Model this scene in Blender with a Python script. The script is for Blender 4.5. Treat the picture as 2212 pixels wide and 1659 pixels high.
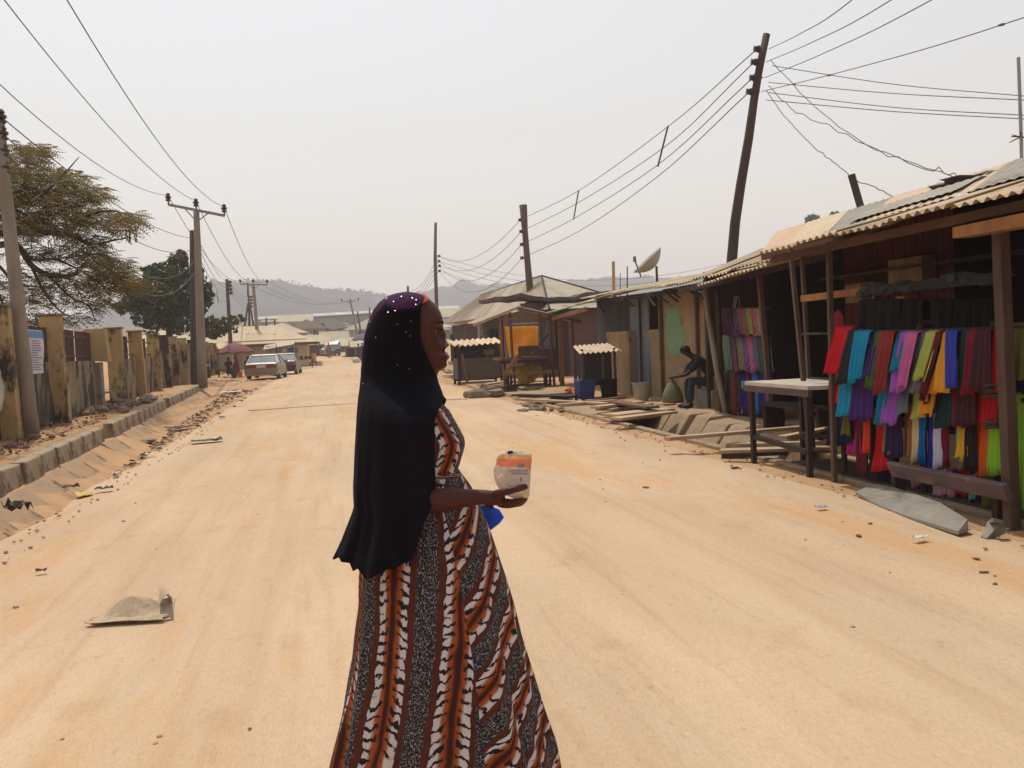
import bpy, math, random
from mathutils import Vector as V, Matrix, noise
random.seed(7)
R=math.radians
for o in list(bpy.data.objects): bpy.data.objects.remove(o)
SC=bpy.context.scene; COL=SC.collection
# ---------------------------------------------------------------- camera (photo measured on a 2212 x 1659 grid)
F=2000.;CX=1106.;CY=829.5
rho=R(2.5);pit=R(2.58);psi=R(11.37)
fw=V((math.sin(psi)*math.cos(pit),math.cos(psi)*math.cos(pit),-math.sin(pit)))
r0=V((math.cos(psi),-math.sin(psi),0));u0=r0.cross(fw)
rt=r0*math.cos(rho)-u0*math.sin(rho);up=u0*math.cos(rho)+r0*math.sin(rho)
O=V((0,0,1.5))
cam=bpy.data.cameras.new('camera');co=bpy.data.objects.new('camera',cam);COL.objects.link(co)
cam.sensor_width=36;cam.lens=F/2212*36;cam.clip_start=.05;cam.clip_end=9000
co.matrix_world=Matrix.Translation(O)@Matrix((rt,up,-fw)).transposed().to_4x4()
SC.camera=co
# ---------------------------------------------------------------- world, sun, exposure
SUN_EL=66;SUN_AZ=-14        # azimuth from +Y towards +X (degrees)
w=bpy.data.worlds.new("World");SC.world=w;w.use_nodes=True
nt=w.node_tree;nt.nodes.clear()
sky=nt.nodes.new('ShaderNodeTexSky');sky.sky_type='NISHITA';sky.sun_disc=False
sky.sun_elevation=R(SUN_EL);sky.sun_rotation=R(SUN_AZ);sky.dust_density=1;sky.air_density=2;sky.ozone_density=.6
hs=nt.nodes.new('ShaderNodeHueSaturation');hs.inputs['Saturation'].default_value=.30
bg=nt.nodes.new('ShaderNodeBackground');bg.inputs[1].default_value=.139
wo=nt.nodes.new('ShaderNodeOutputWorld')
nt.links.new(sky.outputs[0],hs.inputs['Color']);nt.links.new(hs.outputs[0],bg.inputs[0]);nt.links.new(bg.outputs[0],wo.inputs[0])
sl=bpy.data.lights.new('sun','SUN');sl.energy=3.25;sl.angle=R(.8);sl.color=(1,.93,.82)
so=bpy.data.objects.new('sun',sl);COL.objects.link(so)
sd=V((math.sin(R(SUN_AZ))*math.cos(R(SUN_EL)),math.cos(R(SUN_AZ))*math.cos(R(SUN_EL)),math.sin(R(SUN_EL))))
so.rotation_euler=sd.to_track_quat('Z','Y').to_euler();so.location=sd*50
vs=SC.view_settings;vs.view_transform='Standard';vs.look='None';vs.gamma=1;vs.exposure=0.0;vs.use_curve_mapping=False
SC.cycles.volume_bounces=1;SC.cycles.max_bounces=6

# ---------------------------------------------------------------- measuring helpers: from a ray of the survey photo to a point of the place
def ray(X,Y): return fw+rt*((X-CX)/F)+up*((CY-Y)/F)
def P(X,Y,d): return O+ray(X,Y)*d
def G(X,Y,z=0):
    v=ray(X,Y); return O+v*((z-1.5)/v.z)
def L(X,Y,x):
    v=ray(X,Y); return O+v*(x/v.x)
def YP(X,Y,y):
    v=ray(X,Y); return O+v*(y/v.y)
def LW(X,Y=760,off=0):
    v=ray(X,Y); return O+v*((-5.5+.054*22+off)/(v.x+.054*v.y))
def sm(a,b,t):
    t=max(0,min(1,(t-a)/(b-a))); return t*t*(3-2*t)
def N(p,s=1.,o=3): return noise.fractal(V(p)*s,1.0,2.0,o)
def lerp(a,b,t): return a+(b-a)*t
def interp(tab,x):
    if x<=tab[0][0]: return tab[0][1:] if len(tab[0])>2 else tab[0][1]
    for a,b in zip(tab,tab[1:]):
        if x<=b[0]:
            t=(x-a[0])/(b[0]-a[0]+1e-9)
            if len(a)>2: return [lerp(p,q,t) for p,q in zip(a[1:],b[1:])]
            return lerp(a[1],b[1],t)
    return tab[-1][1:] if len(tab[-1])>2 else tab[-1][1]
# ---------------------------------------------------------------- materials
MATS={}
def mat(name,c1,c2=None,scale=4,rough=.85,bump=0.,bscale=None,metal=0,stretch=(1,1,1),c3=None,s3=1.2,t3=.55,spec=.3,fine=0,tint=False,sheen=None,lo=.35,hi=.65,trans=0):
    if name in MATS: return MATS[name]
    m=bpy.data.materials.new(name);m.use_nodes=True;n=m.node_tree;ns=n.nodes;lk=n.links
    b=ns['Principled BSDF'];b.inputs['Roughness'].default_value=rough;b.inputs['Metallic'].default_value=metal
    b.inputs['Specular IOR Level'].default_value=spec
    tc=ns.new('ShaderNodeTexCoord');mp=ns.new('ShaderNodeMapping');mp.inputs['Scale'].default_value=stretch
    lk.new(tc.outputs['Object'],mp.inputs[0])
    def nz(s,d=6,r=.6):
        x=ns.new('ShaderNodeTexNoise');x.inputs['Scale'].default_value=s;x.inputs['Detail'].default_value=d;x.inputs['Roughness'].default_value=r
        lk.new(mp.outputs[0],x.inputs['Vector']);return x
    def rng(src,a,bb):
        x=ns.new('ShaderNodeMapRange');x.inputs[1].default_value=a;x.inputs[2].default_value=bb;lk.new(src,x.inputs[0]);return x.outputs[0]
    def mix(f,a,bb,mode='MIX'):
        x=ns.new('ShaderNodeMix');x.data_type='RGBA';x.blend_type=mode
        if isinstance(f,float): x.inputs[0].default_value=f
        else: lk.new(f,x.inputs[0])
        for i,c in ((6,a),(7,bb)):
            if isinstance(c,tuple): x.inputs[i].default_value=(*c,1)
            else: lk.new(c,x.inputs[i])
        return x.outputs[2]
    col=None
    if c2 is None: c2=tuple(v*.75 for v in c1)
    col=mix(rng(nz(scale).outputs[0],lo,hi),c1,c2)
    if c3 is not None: col=mix(rng(nz(s3,8,.7).outputs[0],t3,t3+.08),col,c3)
    if fine:
        col=mix(float(fine),col,mix(rng(nz(90,2).outputs[0],.3,.7),(.25,.25,.25),(1,1,1)),'MULTIPLY')
    if tint:
        at=ns.new('ShaderNodeAttribute');at.attribute_name='tint'
        col=mix(1.0,col,at.outputs['Color'],'MULTIPLY')
    lk.new(col,b.inputs['Base Color'])
    if bump:
        bp=ns.new('ShaderNodeBump');bp.inputs['Strength'].default_value=bump;bp.inputs['Distance'].default_value=.03
        lk.new(nz(bscale or scale*4,8,.65).outputs[0],bp.inputs['Height']);lk.new(bp.outputs[0],b.inputs['Normal'])
    if sheen:
        b.inputs['Sheen Weight'].default_value=sheen[0];b.inputs['Sheen Roughness'].default_value=.35
        b.inputs['Sheen Tint'].default_value=(*sheen[1],1)
    if trans:
        tr=ns.new('ShaderNodeBsdfTranslucent');mx=ns.new('ShaderNodeMixShader');mx.inputs[0].default_value=trans
        lk.new(col,tr.inputs[0]);lk.new(b.outputs[0],mx.inputs[1]);lk.new(tr.outputs[0],mx.inputs[2])
        lk.new(mx.outputs[0],ns['Material Output'].inputs[0])
    MATS[name]=m;return m
ROAD=mat('dusty_road',(.52,.375,.243),(.59,.435,.288),scale=.8,bump=.35,bscale=14,c3=(.56,.36,.195),s3=.28,t3=.52,fine=.22,stretch=(1.6,.35,1),rough=.95,spec=.1)
def tracks(m,str_,amt):
    n=m.node_tree;ns=n.nodes;lk=n.links;b=ns['Principled BSDF'];src=b.inputs['Base Color'].links[0].from_socket
    tc=ns.new('ShaderNodeTexCoord');cur=src;hs=[]
    for sc,st,lo_,hi_,col in ((2.6,(1.5,.05,1),.54,.72,(.91,.885,.86)),(8.,(1.3,.05,1),.58,.68,(.94,.925,.91)),(.9,(1,.25,1),.36,.62,(1.06,1.05,1.05)),(.30,(1,.4,1),.48,.62,(1.0,.965,.955)),(3.5,(1,.7,1),.60,.70,(.93,.91,.89)),(30.,(1,.6,1),.60,.72,(.90,.875,.85))):
        mp=ns.new('ShaderNodeMapping');mp.inputs['Scale'].default_value=st;mp.inputs['Rotation'].default_value=(0,0,.05);lk.new(tc.outputs['Object'],mp.inputs[0])
        x=ns.new('ShaderNodeTexNoise');x.inputs['Scale'].default_value=sc;x.inputs['Detail'].default_value=4;x.inputs['Distortion'].default_value=.3;lk.new(mp.outputs[0],x.inputs['Vector'])
        r_=ns.new('ShaderNodeMapRange');r_.inputs[1].default_value=lo_;r_.inputs[2].default_value=hi_;r_.inputs[4].default_value=amt;lk.new(x.outputs[0],r_.inputs[0])
        mx=ns.new('ShaderNodeMix');mx.data_type='RGBA';mx.blend_type='MULTIPLY';lk.new(r_.outputs[0],mx.inputs[0]);lk.new(cur,mx.inputs[6]);mx.inputs[7].default_value=(*col,1);cur=mx.outputs[2];hs.append(r_.outputs[0])
    lk.new(cur,b.inputs['Base Color'])
tracks(ROAD,1,1.0)
DIRT=mat('dirt',(.46,.275,.145),(.56,.355,.20),scale=1.6,bump=.8,bscale=9,c3=(.33,.20,.115),s3=1.1,t3=.56,fine=.35,rough=.95,spec=.1)
FARG=mat('far_ground',(.24,.20,.14),(.17,.155,.10),scale=.05,c3=(.10,.11,.06),s3=.03,rough=1,spec=0)
KERB=mat('kerb_concrete',(.42,.33,.22),(.32,.245,.16),scale=3,bump=.7,c3=(.15,.11,.07),s3=2.8,t3=.535,fine=.3)
CONC=mat('grey_concrete',(.33,.28,.22),(.25,.20,.15),scale=2.5,bump=.6,c3=(.14,.11,.08),s3=1.4,t3=.58,fine=.3)
SOOT=mat('yellow_wall_paint',(.47,.33,.155),(.36,.25,.12),scale=2.2,bump=.4,c3=(.055,.04,.03),s3=1.25,t3=.495,fine=.25,stretch=(1,1,.55))
WALLLOW=mat('weathered_wall_plaster',(.33,.25,.14),(.20,.155,.10),scale=2.0,bump=.5,c3=(.05,.04,.032),s3=1.6,t3=.475,fine=.3,stretch=(1,1,.5))
IRON=mat('rusty_iron',(.10,.045,.035),(.06,.03,.025),scale=8,rough=.7)
POLEC=mat('pole_concrete',(.30,.24,.19),(.22,.175,.14),scale=4,bump=.3,stretch=(1,1,.2),fine=.2)
POLEW=mat('dark_pole_wood',(.055,.036,.03),(.085,.055,.045),scale=6,bump=.5,stretch=(1,1,.08))
POLER=mat('brown_pole_wood',(.16,.095,.075),(.10,.06,.05),scale=6,bump=.4,stretch=(1,1,.08))
WIRE=mat('cable_rubber',(.10,.085,.085),rough=.6)
INS=mat('brown_porcelain',(.045,.018,.02),rough=.3,spec=.5)
BARK=mat('tree_bark',(.07,.05,.04),(.04,.03,.025),scale=7,bump=.6,stretch=(1,1,.3))
WOOD=mat('weathered_wood',(.19,.115,.065),(.12,.07,.04),scale=7,bump=.5,stretch=(1,1,.25),c3=(.07,.045,.03),s3=3,t3=.6)
WOODD=mat('dark_wood',(.05,.028,.022),(.03,.018,.015),scale=7,bump=.5,stretch=(1,1,.3))
WOODO=mat('raw_orange_timber',(.33,.15,.05),(.22,.09,.035),scale=6,bump=.3,stretch=(1,1,.5))
PLANK=mat('dusty_plank',(.50,.36,.23),(.36,.24,.15),scale=5,bump=.5,stretch=(.5,.5,1),c3=(.2,.13,.08),s3=3,t3=.62)
ZINC=mat('corrugated_zinc',(.50,.39,.275),(.37,.29,.21),scale=3,rough=.6,metal=.0,bump=.15,c3=(.25,.15,.09),s3=1.3,t3=.585,tint=True,fine=.2,spec=.35)
ZINCD=mat('dark_rusty_sheet',(.085,.045,.035),(.05,.03,.027),scale=3,rough=.8,tint=True)
RAG=mat('torn_dark_sheet',(.07,.055,.055),(.11,.08,.08),scale=3,bump=.6)
MUD=mat('mud_wall',(.40,.27,.14),(.30,.20,.11),scale=1.6,bump=.6,c3=(.16,.10,.06),s3=1.5,t3=.57,fine=.3)
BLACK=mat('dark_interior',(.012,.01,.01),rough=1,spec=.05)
# ---------------------------------------------------------------- mesh builder
class MB:
    def __init__(s): s.v=[];s.f=[];s.uv={};s.tint=None
    def add(s,vs,fs,tint=None):
        n=len(s.v);s.v+=[V(a) for a in vs];s.f+=[tuple(i+n for i in f) for f in fs]
        if tint is not None:
            if s.tint is None: s.tint={}
            for i in range(len(vs)): s.tint[n+i]=tint
        return n
    def hexa(s,a,b,c,d,e,f,g,h,**k):    # bottom a b c d, top e f g h
        s.add([a,b,c,d,e,f,g,h],[(3,2,1,0),(4,5,6,7),(0,1,5,4),(1,2,6,5),(2,3,7,6),(3,0,4,7)],**k);return s
    def box(s,x0,y0,z0,x1,y1,z1,**k):
        x0,x1=sorted((x0,x1));y0,y1=sorted((y0,y1));z0,z1=sorted((z0,z1))
        return s.hexa((x0,y0,z0),(x1,y0,z0),(x1,y1,z0),(x0,y1,z0),(x0,y0,z1),(x1,y0,z1),(x1,y1,z1),(x0,y1,z1),**k)
    def bar(s,p,q,w,h=None,side=None,w2=None,**k):
        p=V(p);q=V(q);h=h or w;d=(q-p).normalized()
        a=V(side) if side is not None else (V((0,0,1)) if abs(d.z)<.8 else V((0,1,0)))
        x=d.cross(a).normalized();y=x.cross(d).normalized();k2=(w2 or w)/w
        def c(o,m): return [o-x*w/2*m-y*h/2*m,o+x*w/2*m-y*h/2*m,o+x*w/2*m+y*h/2*m,o-x*w/2*m+y*h/2*m]
        return s.hexa(*c(p,1),*c(q,k2),**k)
    def tube(s,pts,rad,n=8,cap=True,**k):
        pts=[V(p) for p in pts];m=len(pts)
        if not isinstance(rad,(list,tuple)): rad=[rad]*m
        if len(rad)==2 and m>2: rad=[lerp(rad[0],rad[1],i/(m-1)) for i in range(m)]
        vs=[];fs=[];px=None
        for i,p in enumerate(pts):
            d=(pts[min(i+1,m-1)]-pts[max(i-1,0)]).normalized()
            if px is None: px=d.cross(V((0,0,1)) if abs(d.z)<.8 else V((0,1,0))).normalized()
            px=(px-d*px.dot(d)).normalized();py=d.cross(px)
            for j in range(n):
                t=2*math.pi*j/n;vs.append(p+(px*math.cos(t)+py*math.sin(t))*rad[i])
        for i in range(m-1):
            for j in range(n):
                a=i*n+j;b=i*n+(j+1)%n;fs.append((a,b,b+n,a+n))
        if cap: fs.append(tuple(range(n-1,-1,-1)));fs.append(tuple(range((m-1)*n,m*n)))
        s.add(vs,fs,**k);return s
    def lathe(s,prof,c=(0,0,0),n=16,**k):     # prof (r,z)
        vs=[];fs=[];c=V(c)
        for r,z in prof:
            for j in range(n):
                t=2*math.pi*j/n;vs.append(c+V((r*math.cos(t),r*math.sin(t),z)))
        for i in range(len(prof)-1):
            for j in range(n):
                a=i*n+j;b=i*n+(j+1)%n;fs.append((a,b,b+n,a+n))
        fs.append(tuple(range(n-1,-1,-1)));fs.append(tuple(range((len(prof)-1)*n,len(prof)*n)))
        s.add(vs,fs,**k);return s
    def grid(s,rows,thick=0,closed=False,**k):
        m=len(rows);n=len(rows[0]);vs=[V(p) for r in rows for p in r];fs=[]
        for i in range(m-1):
            for j in range(n if closed else n-1):
                a=i*n+j;b=i*n+(j+1)%n;fs.append((a,b,b+n,a+n))
        s.add(vs,fs,**k);return s
    def slab(s,a,b,c,d,t=.02,**k):   # quad with thickness along its normal
        a,b,c,d=map(V,(a,b,c,d));n=(b-a).cross(d-a).normalized()*t
        return s.hexa(a-n,b-n,c-n,d-n,a,b,c,d,**k)
    def blob(s,c,r,seed=0,amp=.25,n=8,m=6,rot=0,**k):
        c=V(c);r=(r,r,r) if not isinstance(r,(tuple,list)) else r;vs=[];fs=[]
        vs.append(c+V((0,0,-r[2])))
        for i in range(1,m):
            ph=math.pi*i/m-math.pi/2
            for j in range(n):
                t=2*math.pi*j/n;d=V((math.cos(ph)*math.cos(t),math.cos(ph)*math.sin(t),math.sin(ph)))
                q=1+amp*noise.noise(d*1.3+V((seed*3.1,seed,0)))*2
                x,y=d.x*r[0]*q,d.y*r[1]*q
                vs.append(c+V((x*math.cos(rot)-y*math.sin(rot),x*math.sin(rot)+y*math.cos(rot),d.z*r[2]*q)))
        vs.append(c+V((0,0,r[2])));t=len(vs)-1
        for j in range(n):
            fs.append((0,1+(j+1)%n,1+j));fs.append((t,1+(m-2)*n+j,1+(m-2)*n+(j+1)%n))
        for i in range(m-2):
            for j in range(n):
                a=1+i*n+j;b=1+i*n+(j+1)%n;fs.append((a,b,b+n,a+n))
        s.add(vs,fs,**k);return s
    def build(s,name,m,parent=None,smooth=False,solid=0,bevel=0,sub=0):
        me=bpy.data.meshes.new(name);o=bpy.data.objects.new(name,me);COL.objects.link(o)
        off=V((0,0,0))
        if parent is not None: off=WLOC[parent.name]
        else:
            lo=V([min(v[i] for v in s.v) for i in range(3)]);hi=V([max(v[i] for v in s.v) for i in range(3)])
            off=V(((lo.x+hi.x)/2,(lo.y+hi.y)/2,lo.z))
        me.from_pydata([tuple(v-off) for v in s.v],[],s.f)
        if parent is not None: o.parent=parent;WLOC[o.name]=V(off)
        else: o.location=off;WLOC[o.name]=off
        if smooth: me.polygons.foreach_set('use_smooth',[True]*len(me.polygons))
        if s.tint is not None:
            a=me.color_attributes.new('tint','FLOAT_COLOR','POINT')
            for i in range(len(s.v)): a.data[i].color=(*s.tint.get(i,(1,1,1)),1)
        elif m in (ZINC,ZINCD):
            a=me.color_attributes.new('tint','FLOAT_COLOR','POINT')
            for i in range(len(s.v)): a.data[i].color=(1,1,1,1)
        if s.uv:
            u=me.uv_layers.new(name='UVMap')
            for lp in me.loops: u.data[lp.index].uv=s.uv.get(lp.vertex_index,(0,0))
        me.materials.append(m);me.update()
        if solid:
            q=o.modifiers.new('s','SOLIDIFY');q.thickness=solid;q.offset=0
        if bevel:
            q=o.modifiers.new('b','BEVEL');q.width=bevel;q.segments=2;q.limit_method='ANGLE'
        if sub:
            q=o.modifiers.new('u','SUBSURF');q.levels=sub;q.render_levels=sub
        return o
WLOC={}
def tag(o,label=None,cat=None,group=None,kind=None):
    if label: o['label']=label
    if cat: o['category']=cat
    if group: o['group']=group
    if kind: o['kind']=kind
    return o
def thing(name,label,cat,loc=(0,0,0),group=None):
    o=bpy.data.objects.new(name,None);COL.objects.link(o);o.location=V(loc);o.empty_display_size=.2;WLOC[o.name]=V(loc)
    return tag(o,label,cat,group)
def skin(name,pts,edges,rad,m,parent=None,sub=2,root=0,flat=None):
    me=bpy.data.meshes.new(name);o=bpy.data.objects.new(name,me);COL.objects.link(o)
    off=WLOC[parent.name] if parent is not None else V((0,0,0))
    me.from_pydata([tuple(V(p)-off) for p in pts],edges,[])
    if parent is not None: o.parent=parent;WLOC[o.name]=V(off)
    q=o.modifiers.new('k','SKIN');q.use_smooth_shade=True
    for i,r in enumerate(rad):
        d=me.skin_vertices[0].data[i];d.radius=(r,r) if not isinstance(r,tuple) else r
        d.use_root=(i==root)
    s=o.modifiers.new('u','SUBSURF');s.levels=sub;s.render_levels=sub
    me.materials.append(m);return o
def roof(mb,e0,e1,r0_,r1_,sw=.8,per=.13,amp=.018,jit=.06,seed=0,tints=((1,1,1),),drop=.0,rough_=1.):
    """corrugated sheets running from the eave e0-e1 up to the ridge r0-r1"""
    rd=random.Random(seed);e0,e1,r0_,r1_=map(V,(e0,e1,r0_,r1_))
    W_=(e1-e0).length;n=max(1,round(W_/sw));nrm=(e1-e0).cross(r0_-e0).normalized()
    if nrm.z<0: nrm=-nrm
    for i in range(n):
        a=i/n-.03/W_;b=(i+1)/n+.03/W_;k=max(4,int((b-a)*W_/per*5));j0=rd.uniform(-jit,jit);lift=nrm*(.012*(i%2)+rd.uniform(0,.01))*rough_
        tn=rd.choice(tints);q=rd.uniform(.85,1.12);tn=tuple(t*q for t in tn)
        rows=[]
        for sgn in (0,1):
            for v in (0,.33,.66,1):
                row=[]
                vv=v if v else -j0/max(.1,(r0_-e0).length)
                for c in range(k+1):
                    u=a+(b-a)*c/k;pe=e0.lerp(e1,u);pr=r0_.lerp(r1_,u)
                    ph=2*math.pi*u*W_/per
                    row.append(pe.lerp(pr,vv)+lift+nrm*(amp*math.sin(ph)+.012*rough_*noise.noise(V((u*W_,vv*3,seed)))-.002*sgn))
                rows.append(row)
        mb.grid(rows[:4],tint=tn)
    return mb
TAN=((1.25,1.15,.95),(1.1,.95,.78),(1.3,1.2,1.0),(1,.8,.62),(.95,.95,.95))
GREY=((1.1,1.1,1.05),(.8,.85,.92),(.95,.9,.85),(1.25,1.2,1.05),(1.15,1.0,.8))
def wire(label,pts,r=.01,group='overhead cables',sag=0,n=14,cat='cable',wob=0):
    pts=[V(p) for p in pts];out=[]
    if len(pts)==2:
        for i in range(n+1):
            t=i/n;p=pts[0].lerp(pts[1],t);p.z-=4*sag*t*(1-t)
            if wob: p.z+=wob*noise.noise(V((t*9,pts[0].z,0)))
            out.append(p)
    else:   # Catmull-Rom through the given points
        e=[2*pts[0]-pts[1]]+pts+[2*pts[-1]-pts[-2]]
        for i in range(1,len(e)-2):
            for k in range(6):
                t=k/6;a,b,c,d=e[i-1:i+3]
                out.append(.5*((2*b)+(c-a)*t+(2*a-5*b+4*c-d)*t*t+(3*b-a-3*c+d)*t*t*t))
        out.append(pts[-1])
        if wob:
            for i,p in enumerate(out[1:-1]): p.z+=wob*noise.noise(V((i*.9,pts[0].z*7,0)))
    return tag(MB().tube(out,r,5).build('cable',WIRE),label,cat,group)
def insul(mb,c,s=1,ax=None):
    c=V(c)
    if ax is None:
        mb.lathe([(.02*s,-.1*s),(.02*s,-.02*s),(.07*s,0),(.07*s,.03*s),(.04*s,.05*s),(.08*s,.08*s),(.08*s,.11*s),(.04*s,.13*s),(.06*s,.16*s),(.03*s,.2*s)],c,10)
    else:
        ax=V(ax).normalized();mb.tube([c,c+ax*.05*s,c+ax*.06*s,c+ax*.12*s,c+ax*.13*s,c+ax*.19*s,c+ax*.2*s],[.03*s,.03*s,.085*s,.085*s,.055*s,.085*s,.04*s],8)
    return mb

# ================================================================ GROUND
def riseh(y): return .02*max(0,y-75) if y<160 else 1.7+.045*(y-160)
def xk(y): return -3.02-.053*min(y,60)
def hground(x,y):
    h=0.
    nz=.035*N((x*.8,y*.5,0),1)+.012*N((x*4,y*4,3),1)
    k=xk(y);fade=1-sm(40,50,y)
    gap=1
    # left bank / drain
    if x<k-.02:
        h=(.27*fade+.06*(1-fade)+nz) if x<k-.2 else .0
    elif x<k+1.3:
        t=x-k;wd=.35+.012*y
        prof=interp([(0,.02),(.05,.0),(.30+wd*.4,-.26),(.42+wd*.4,-.3),(.6+wd*.5,-.06),(.8+wd*.5,-.01)],t)
        h=prof*fade+nz*.8
    elif x<5.0:
        e=sm(0,.6,abs(x+2.75))
        h=-.012+nz*.5*(1 if (x<-2.7 or x>4.2) else .2)
    # right drain
    if x>=4.98:
        f2=1-sm(34,40,y)
        if x<5.06: d=lerp(0,-.95,(x-4.98)/.08)
        elif x<5.75: d=-.98
        elif x<6.6: d=lerp(-.98,.02,((x-5.75)/.85)**.8)
        else: d=.03
        if y<9.9 and x>=5.75: d=lerp(d,-.12,.0)
        h=d*f2+(1-f2)*.0+nz*(1.2 if x>5.7 else .5)
    return h+riseh(y)
xs=[-400,-200,-90,-45,-25,-16,-12,-10,-8.5,-7.6]
x=-7.2
while x<-2.0: xs.append(x);x+=.085
while x<4.6: xs.append(x);x+=.3
while x<7.4: xs.append(x);x+=.085
xs+=[7.7,8.1,8.6,9.2,10,11,12.5,15,20,30,50,100,220,450]
ys=[-12,-8,-5,-3,-2];y=-1.5
while y<48: ys.append(y);y+=.1+max(0,y)*.011
while y<160: ys.append(y);y*=1.05
ys+=[160,180]
def gx(x,y): return x+(xk(y)-xk(0)) *sm(0,1,(-2.6-x)/.4) if -7.3<x<-2.6 else x
xs=[x for x in xs if not(-7.3<x<-2.6)]+[-7.2,-6.8,-6.3,-5.8,-5.4,-5.0,-4.6,-4.2,-3.9,-3.6,-3.4,-3.24,-3.19,-3.04,-3.02]+[-2.97+.075*i for i in range(6)]
xs=sorted(set(round(x,4) for x in xs))
mb=MB();mb.grid([[(lambda X:V((X,y,hground(X,y)+.002)))(gx(x,y)) for x in xs] for y in ys])
tag(mb.build('ground',DIRT,smooth=True),kind='structure')
mb=MB();yy=[-300,-60,0,60,160,300,430,600,800,1100,1500,1900]
def hfar(x,y): return riseh(min(y,600))-.35+.0*x - (3 if y<100 and abs(x)<460 else 0)-(1.2 if y==160 else 0)+(4*N((x*.004,y*.004,0),1) if y>400 else 0)
mb.grid([[V((x,y,hfar(x,y))) for x in (-2200,-1500,-1000,-700,-430,-200,-60,0,60,200,470,800,1300,1700,2200)] for y in yy])
tag(mb.build('terrain',FARG,smooth=True),kind='structure')
# road sheet with uneven dusty edges
def redge(y,s):
    if s<0: return -2.78+.10*N((0,y*.55,0),1)+.35*sm(55,100,y)-.15*sm(60,0,y)*0
    return 4.62+.10*N((5,y*.5,0),1)-.45*sm(9,4,y)*0
rows=[]
yl=[];y=-12.
while y<125: yl.append(y);y+=.25+max(0,y)*.012
for y in yl:
    a=redge(y,-1);b=redge(y,1);r=[]
    for i in range(29):
        t=i/28;xx=lerp(a,b,t);edge=min(t,1-t)
        z=riseh(y)+.016-.035*(1-sm(0,.04,edge))+.006*N((xx*1.2,y*.5,2),1)+.02*math.sin(math.pi*t)
        r.append(V((xx,y,z)))
    rows.append(r)
mb=MB();mb.grid(rows);tag(mb.build('road',ROAD,smooth=True),kind='structure')
exec_order='structure'
# ================================================================ HILLS, far town
HILL=mat('wooded_hillside',(.05,.075,.085),(.08,.095,.10),scale=.01,c3=(.04,.06,.06),s3=.03,rough=1,spec=0)
def hill(sky,d,name,seed,width=500,amp=5):
    rows=[];X0=sky[0][0];X1=sky[-1][0];n=150
    for j in range(9):
        t=j/8;row=[]
        for i in range(n+1):
            X=lerp(X0,X1,i/n);Y=interp(sky,X)
            p=P(X,Y,d);base=P(X,790,d);base.z=0
            hh=max(4,p.z);q=V((p.x,p.y,0))
            dirn=V((q.x,q.y,0)).normalized()
            off=(1-t)*-width*.8
            prof=sm(0,1,t)
            z=hh*prof+(amp*(noise.noise(V((i*.45,j*.6,seed)))+.6*noise.noise(V((i*1.3,j,seed)))))*(1 if t>0 else 0)
            row.append(q+dirn*off+V((0,0,z-(6 if t==0 else 0))))
        rows.append(row)
    last=[]
    for v in rows[-1]:
        dirn=V((v.x,v.y,0)).normalized();last.append(V((v.x,v.y,-5))+dirn*width)
    rows.append(last)
    mb=MB();mb.grid(rows);return tag(mb.build(name,HILL,smooth=True),kind='structure')
hill([(-400,720),(0,700),(120,690),(180,680),(229,666),(245,652),(262,643),(330,630),(420,618),(445,613),(460,607),(530,611),(600,608),(636,616),(682,625),(747,630),(811,637),(880,650),(960,672),(1100,700)],900,'hills',1,420,4)
hill([(700,680),(850,648),(944,624),(981,613),(1003,606),(1018,608),(1038,617),(1064,615),(1130,612),(1229,606),(1339,597),(1500,600),(1700,590),(2000,580),(2300,590)],1150,'hills_beyond',2,500,5)
hill([(-500,760),(200,752),(560,735),(700,715),(860,700),(1000,690),(1200,690),(1500,700),(2300,700)],560,'rising_terrain',3,260,4)
def leafquads(mb,c,n,rx,ry,rz,s,rd,shell=.3,asp=.5,tint=None):
    for _ in range(n):
        while 1:
            d=V([rd.uniform(-1,1) for _ in range(3)])
            if shell<d.length<1: break
        p=V(c)+V((d.x*rx,d.y*ry,d.z*rz));a=V([rd.gauss(0,1) for _ in range(3)]).normalized();b=a.cross(V([rd.gauss(0,1) for _ in range(3)])).normalized()
        l=s*rd.uniform(.6,1.3);w_=l*asp
        mb.add([p-a*l,p-b*w_,p+a*l,p+b*w_],[(0,1,2,3)])
# ridge trees
LEAFD=mat('dark_green_leaves',(.030,.055,.018),(.065,.095,.03),scale=1.2,rough=.7,trans=.25)
rd=random.Random(5)
def crown_tree(name,label,cx,cy,d,rX,rY,s,n,group,m=LEAFD,base=None,lob=9,trunk=True,seed=0):
    rd=random.Random(seed);c=P(cx,cy,d);rr=rX*d/F;rz=rY*d/F
    zb=riseh(c.y) if base is None else base
    t=thing(name,label,'tree',(c.x,c.y,zb),group)
    if trunk:
        MB().tube([(c.x,c.y,zb-.2),(c.x+.1,c.y,(zb+c.z)/2),(c.x,c.y,c.z+rz*.3)],[.05*rr+.06,.03*rr+.05,.03],7).build('trunk',BARK,t)
    mb=MB()
    for k in range(lob):
        a=V((rd.uniform(-.75,.75)*rr,rd.uniform(-.7,.7)*rr,rd.uniform(-.65,.7)*rz));q=rd.uniform(.28,.5)
        leafquads(mb,c+a,n//lob,rr*q,rr*q,rz*q*1.05,s,rd,.2)
    mb.build('crown',m,t);return t
crown_tree('tree','pair of misty tree crowns showing above the nearest stall roof',1795,496,170,38,34,.6,1500,'trees above the stall roofs',seed=3,base=0)
crown_tree('tree','small misty tree left of the larger crown above the nearest stall roof',1752,508,170,24,24,.55,700,'trees above the stall roofs',seed=4,base=0)
crown_tree('tree','small tree behind the left slope of the big hipped roof',1030,668,110,24,28,.4,500,'trees between far houses',seed=6)
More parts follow.
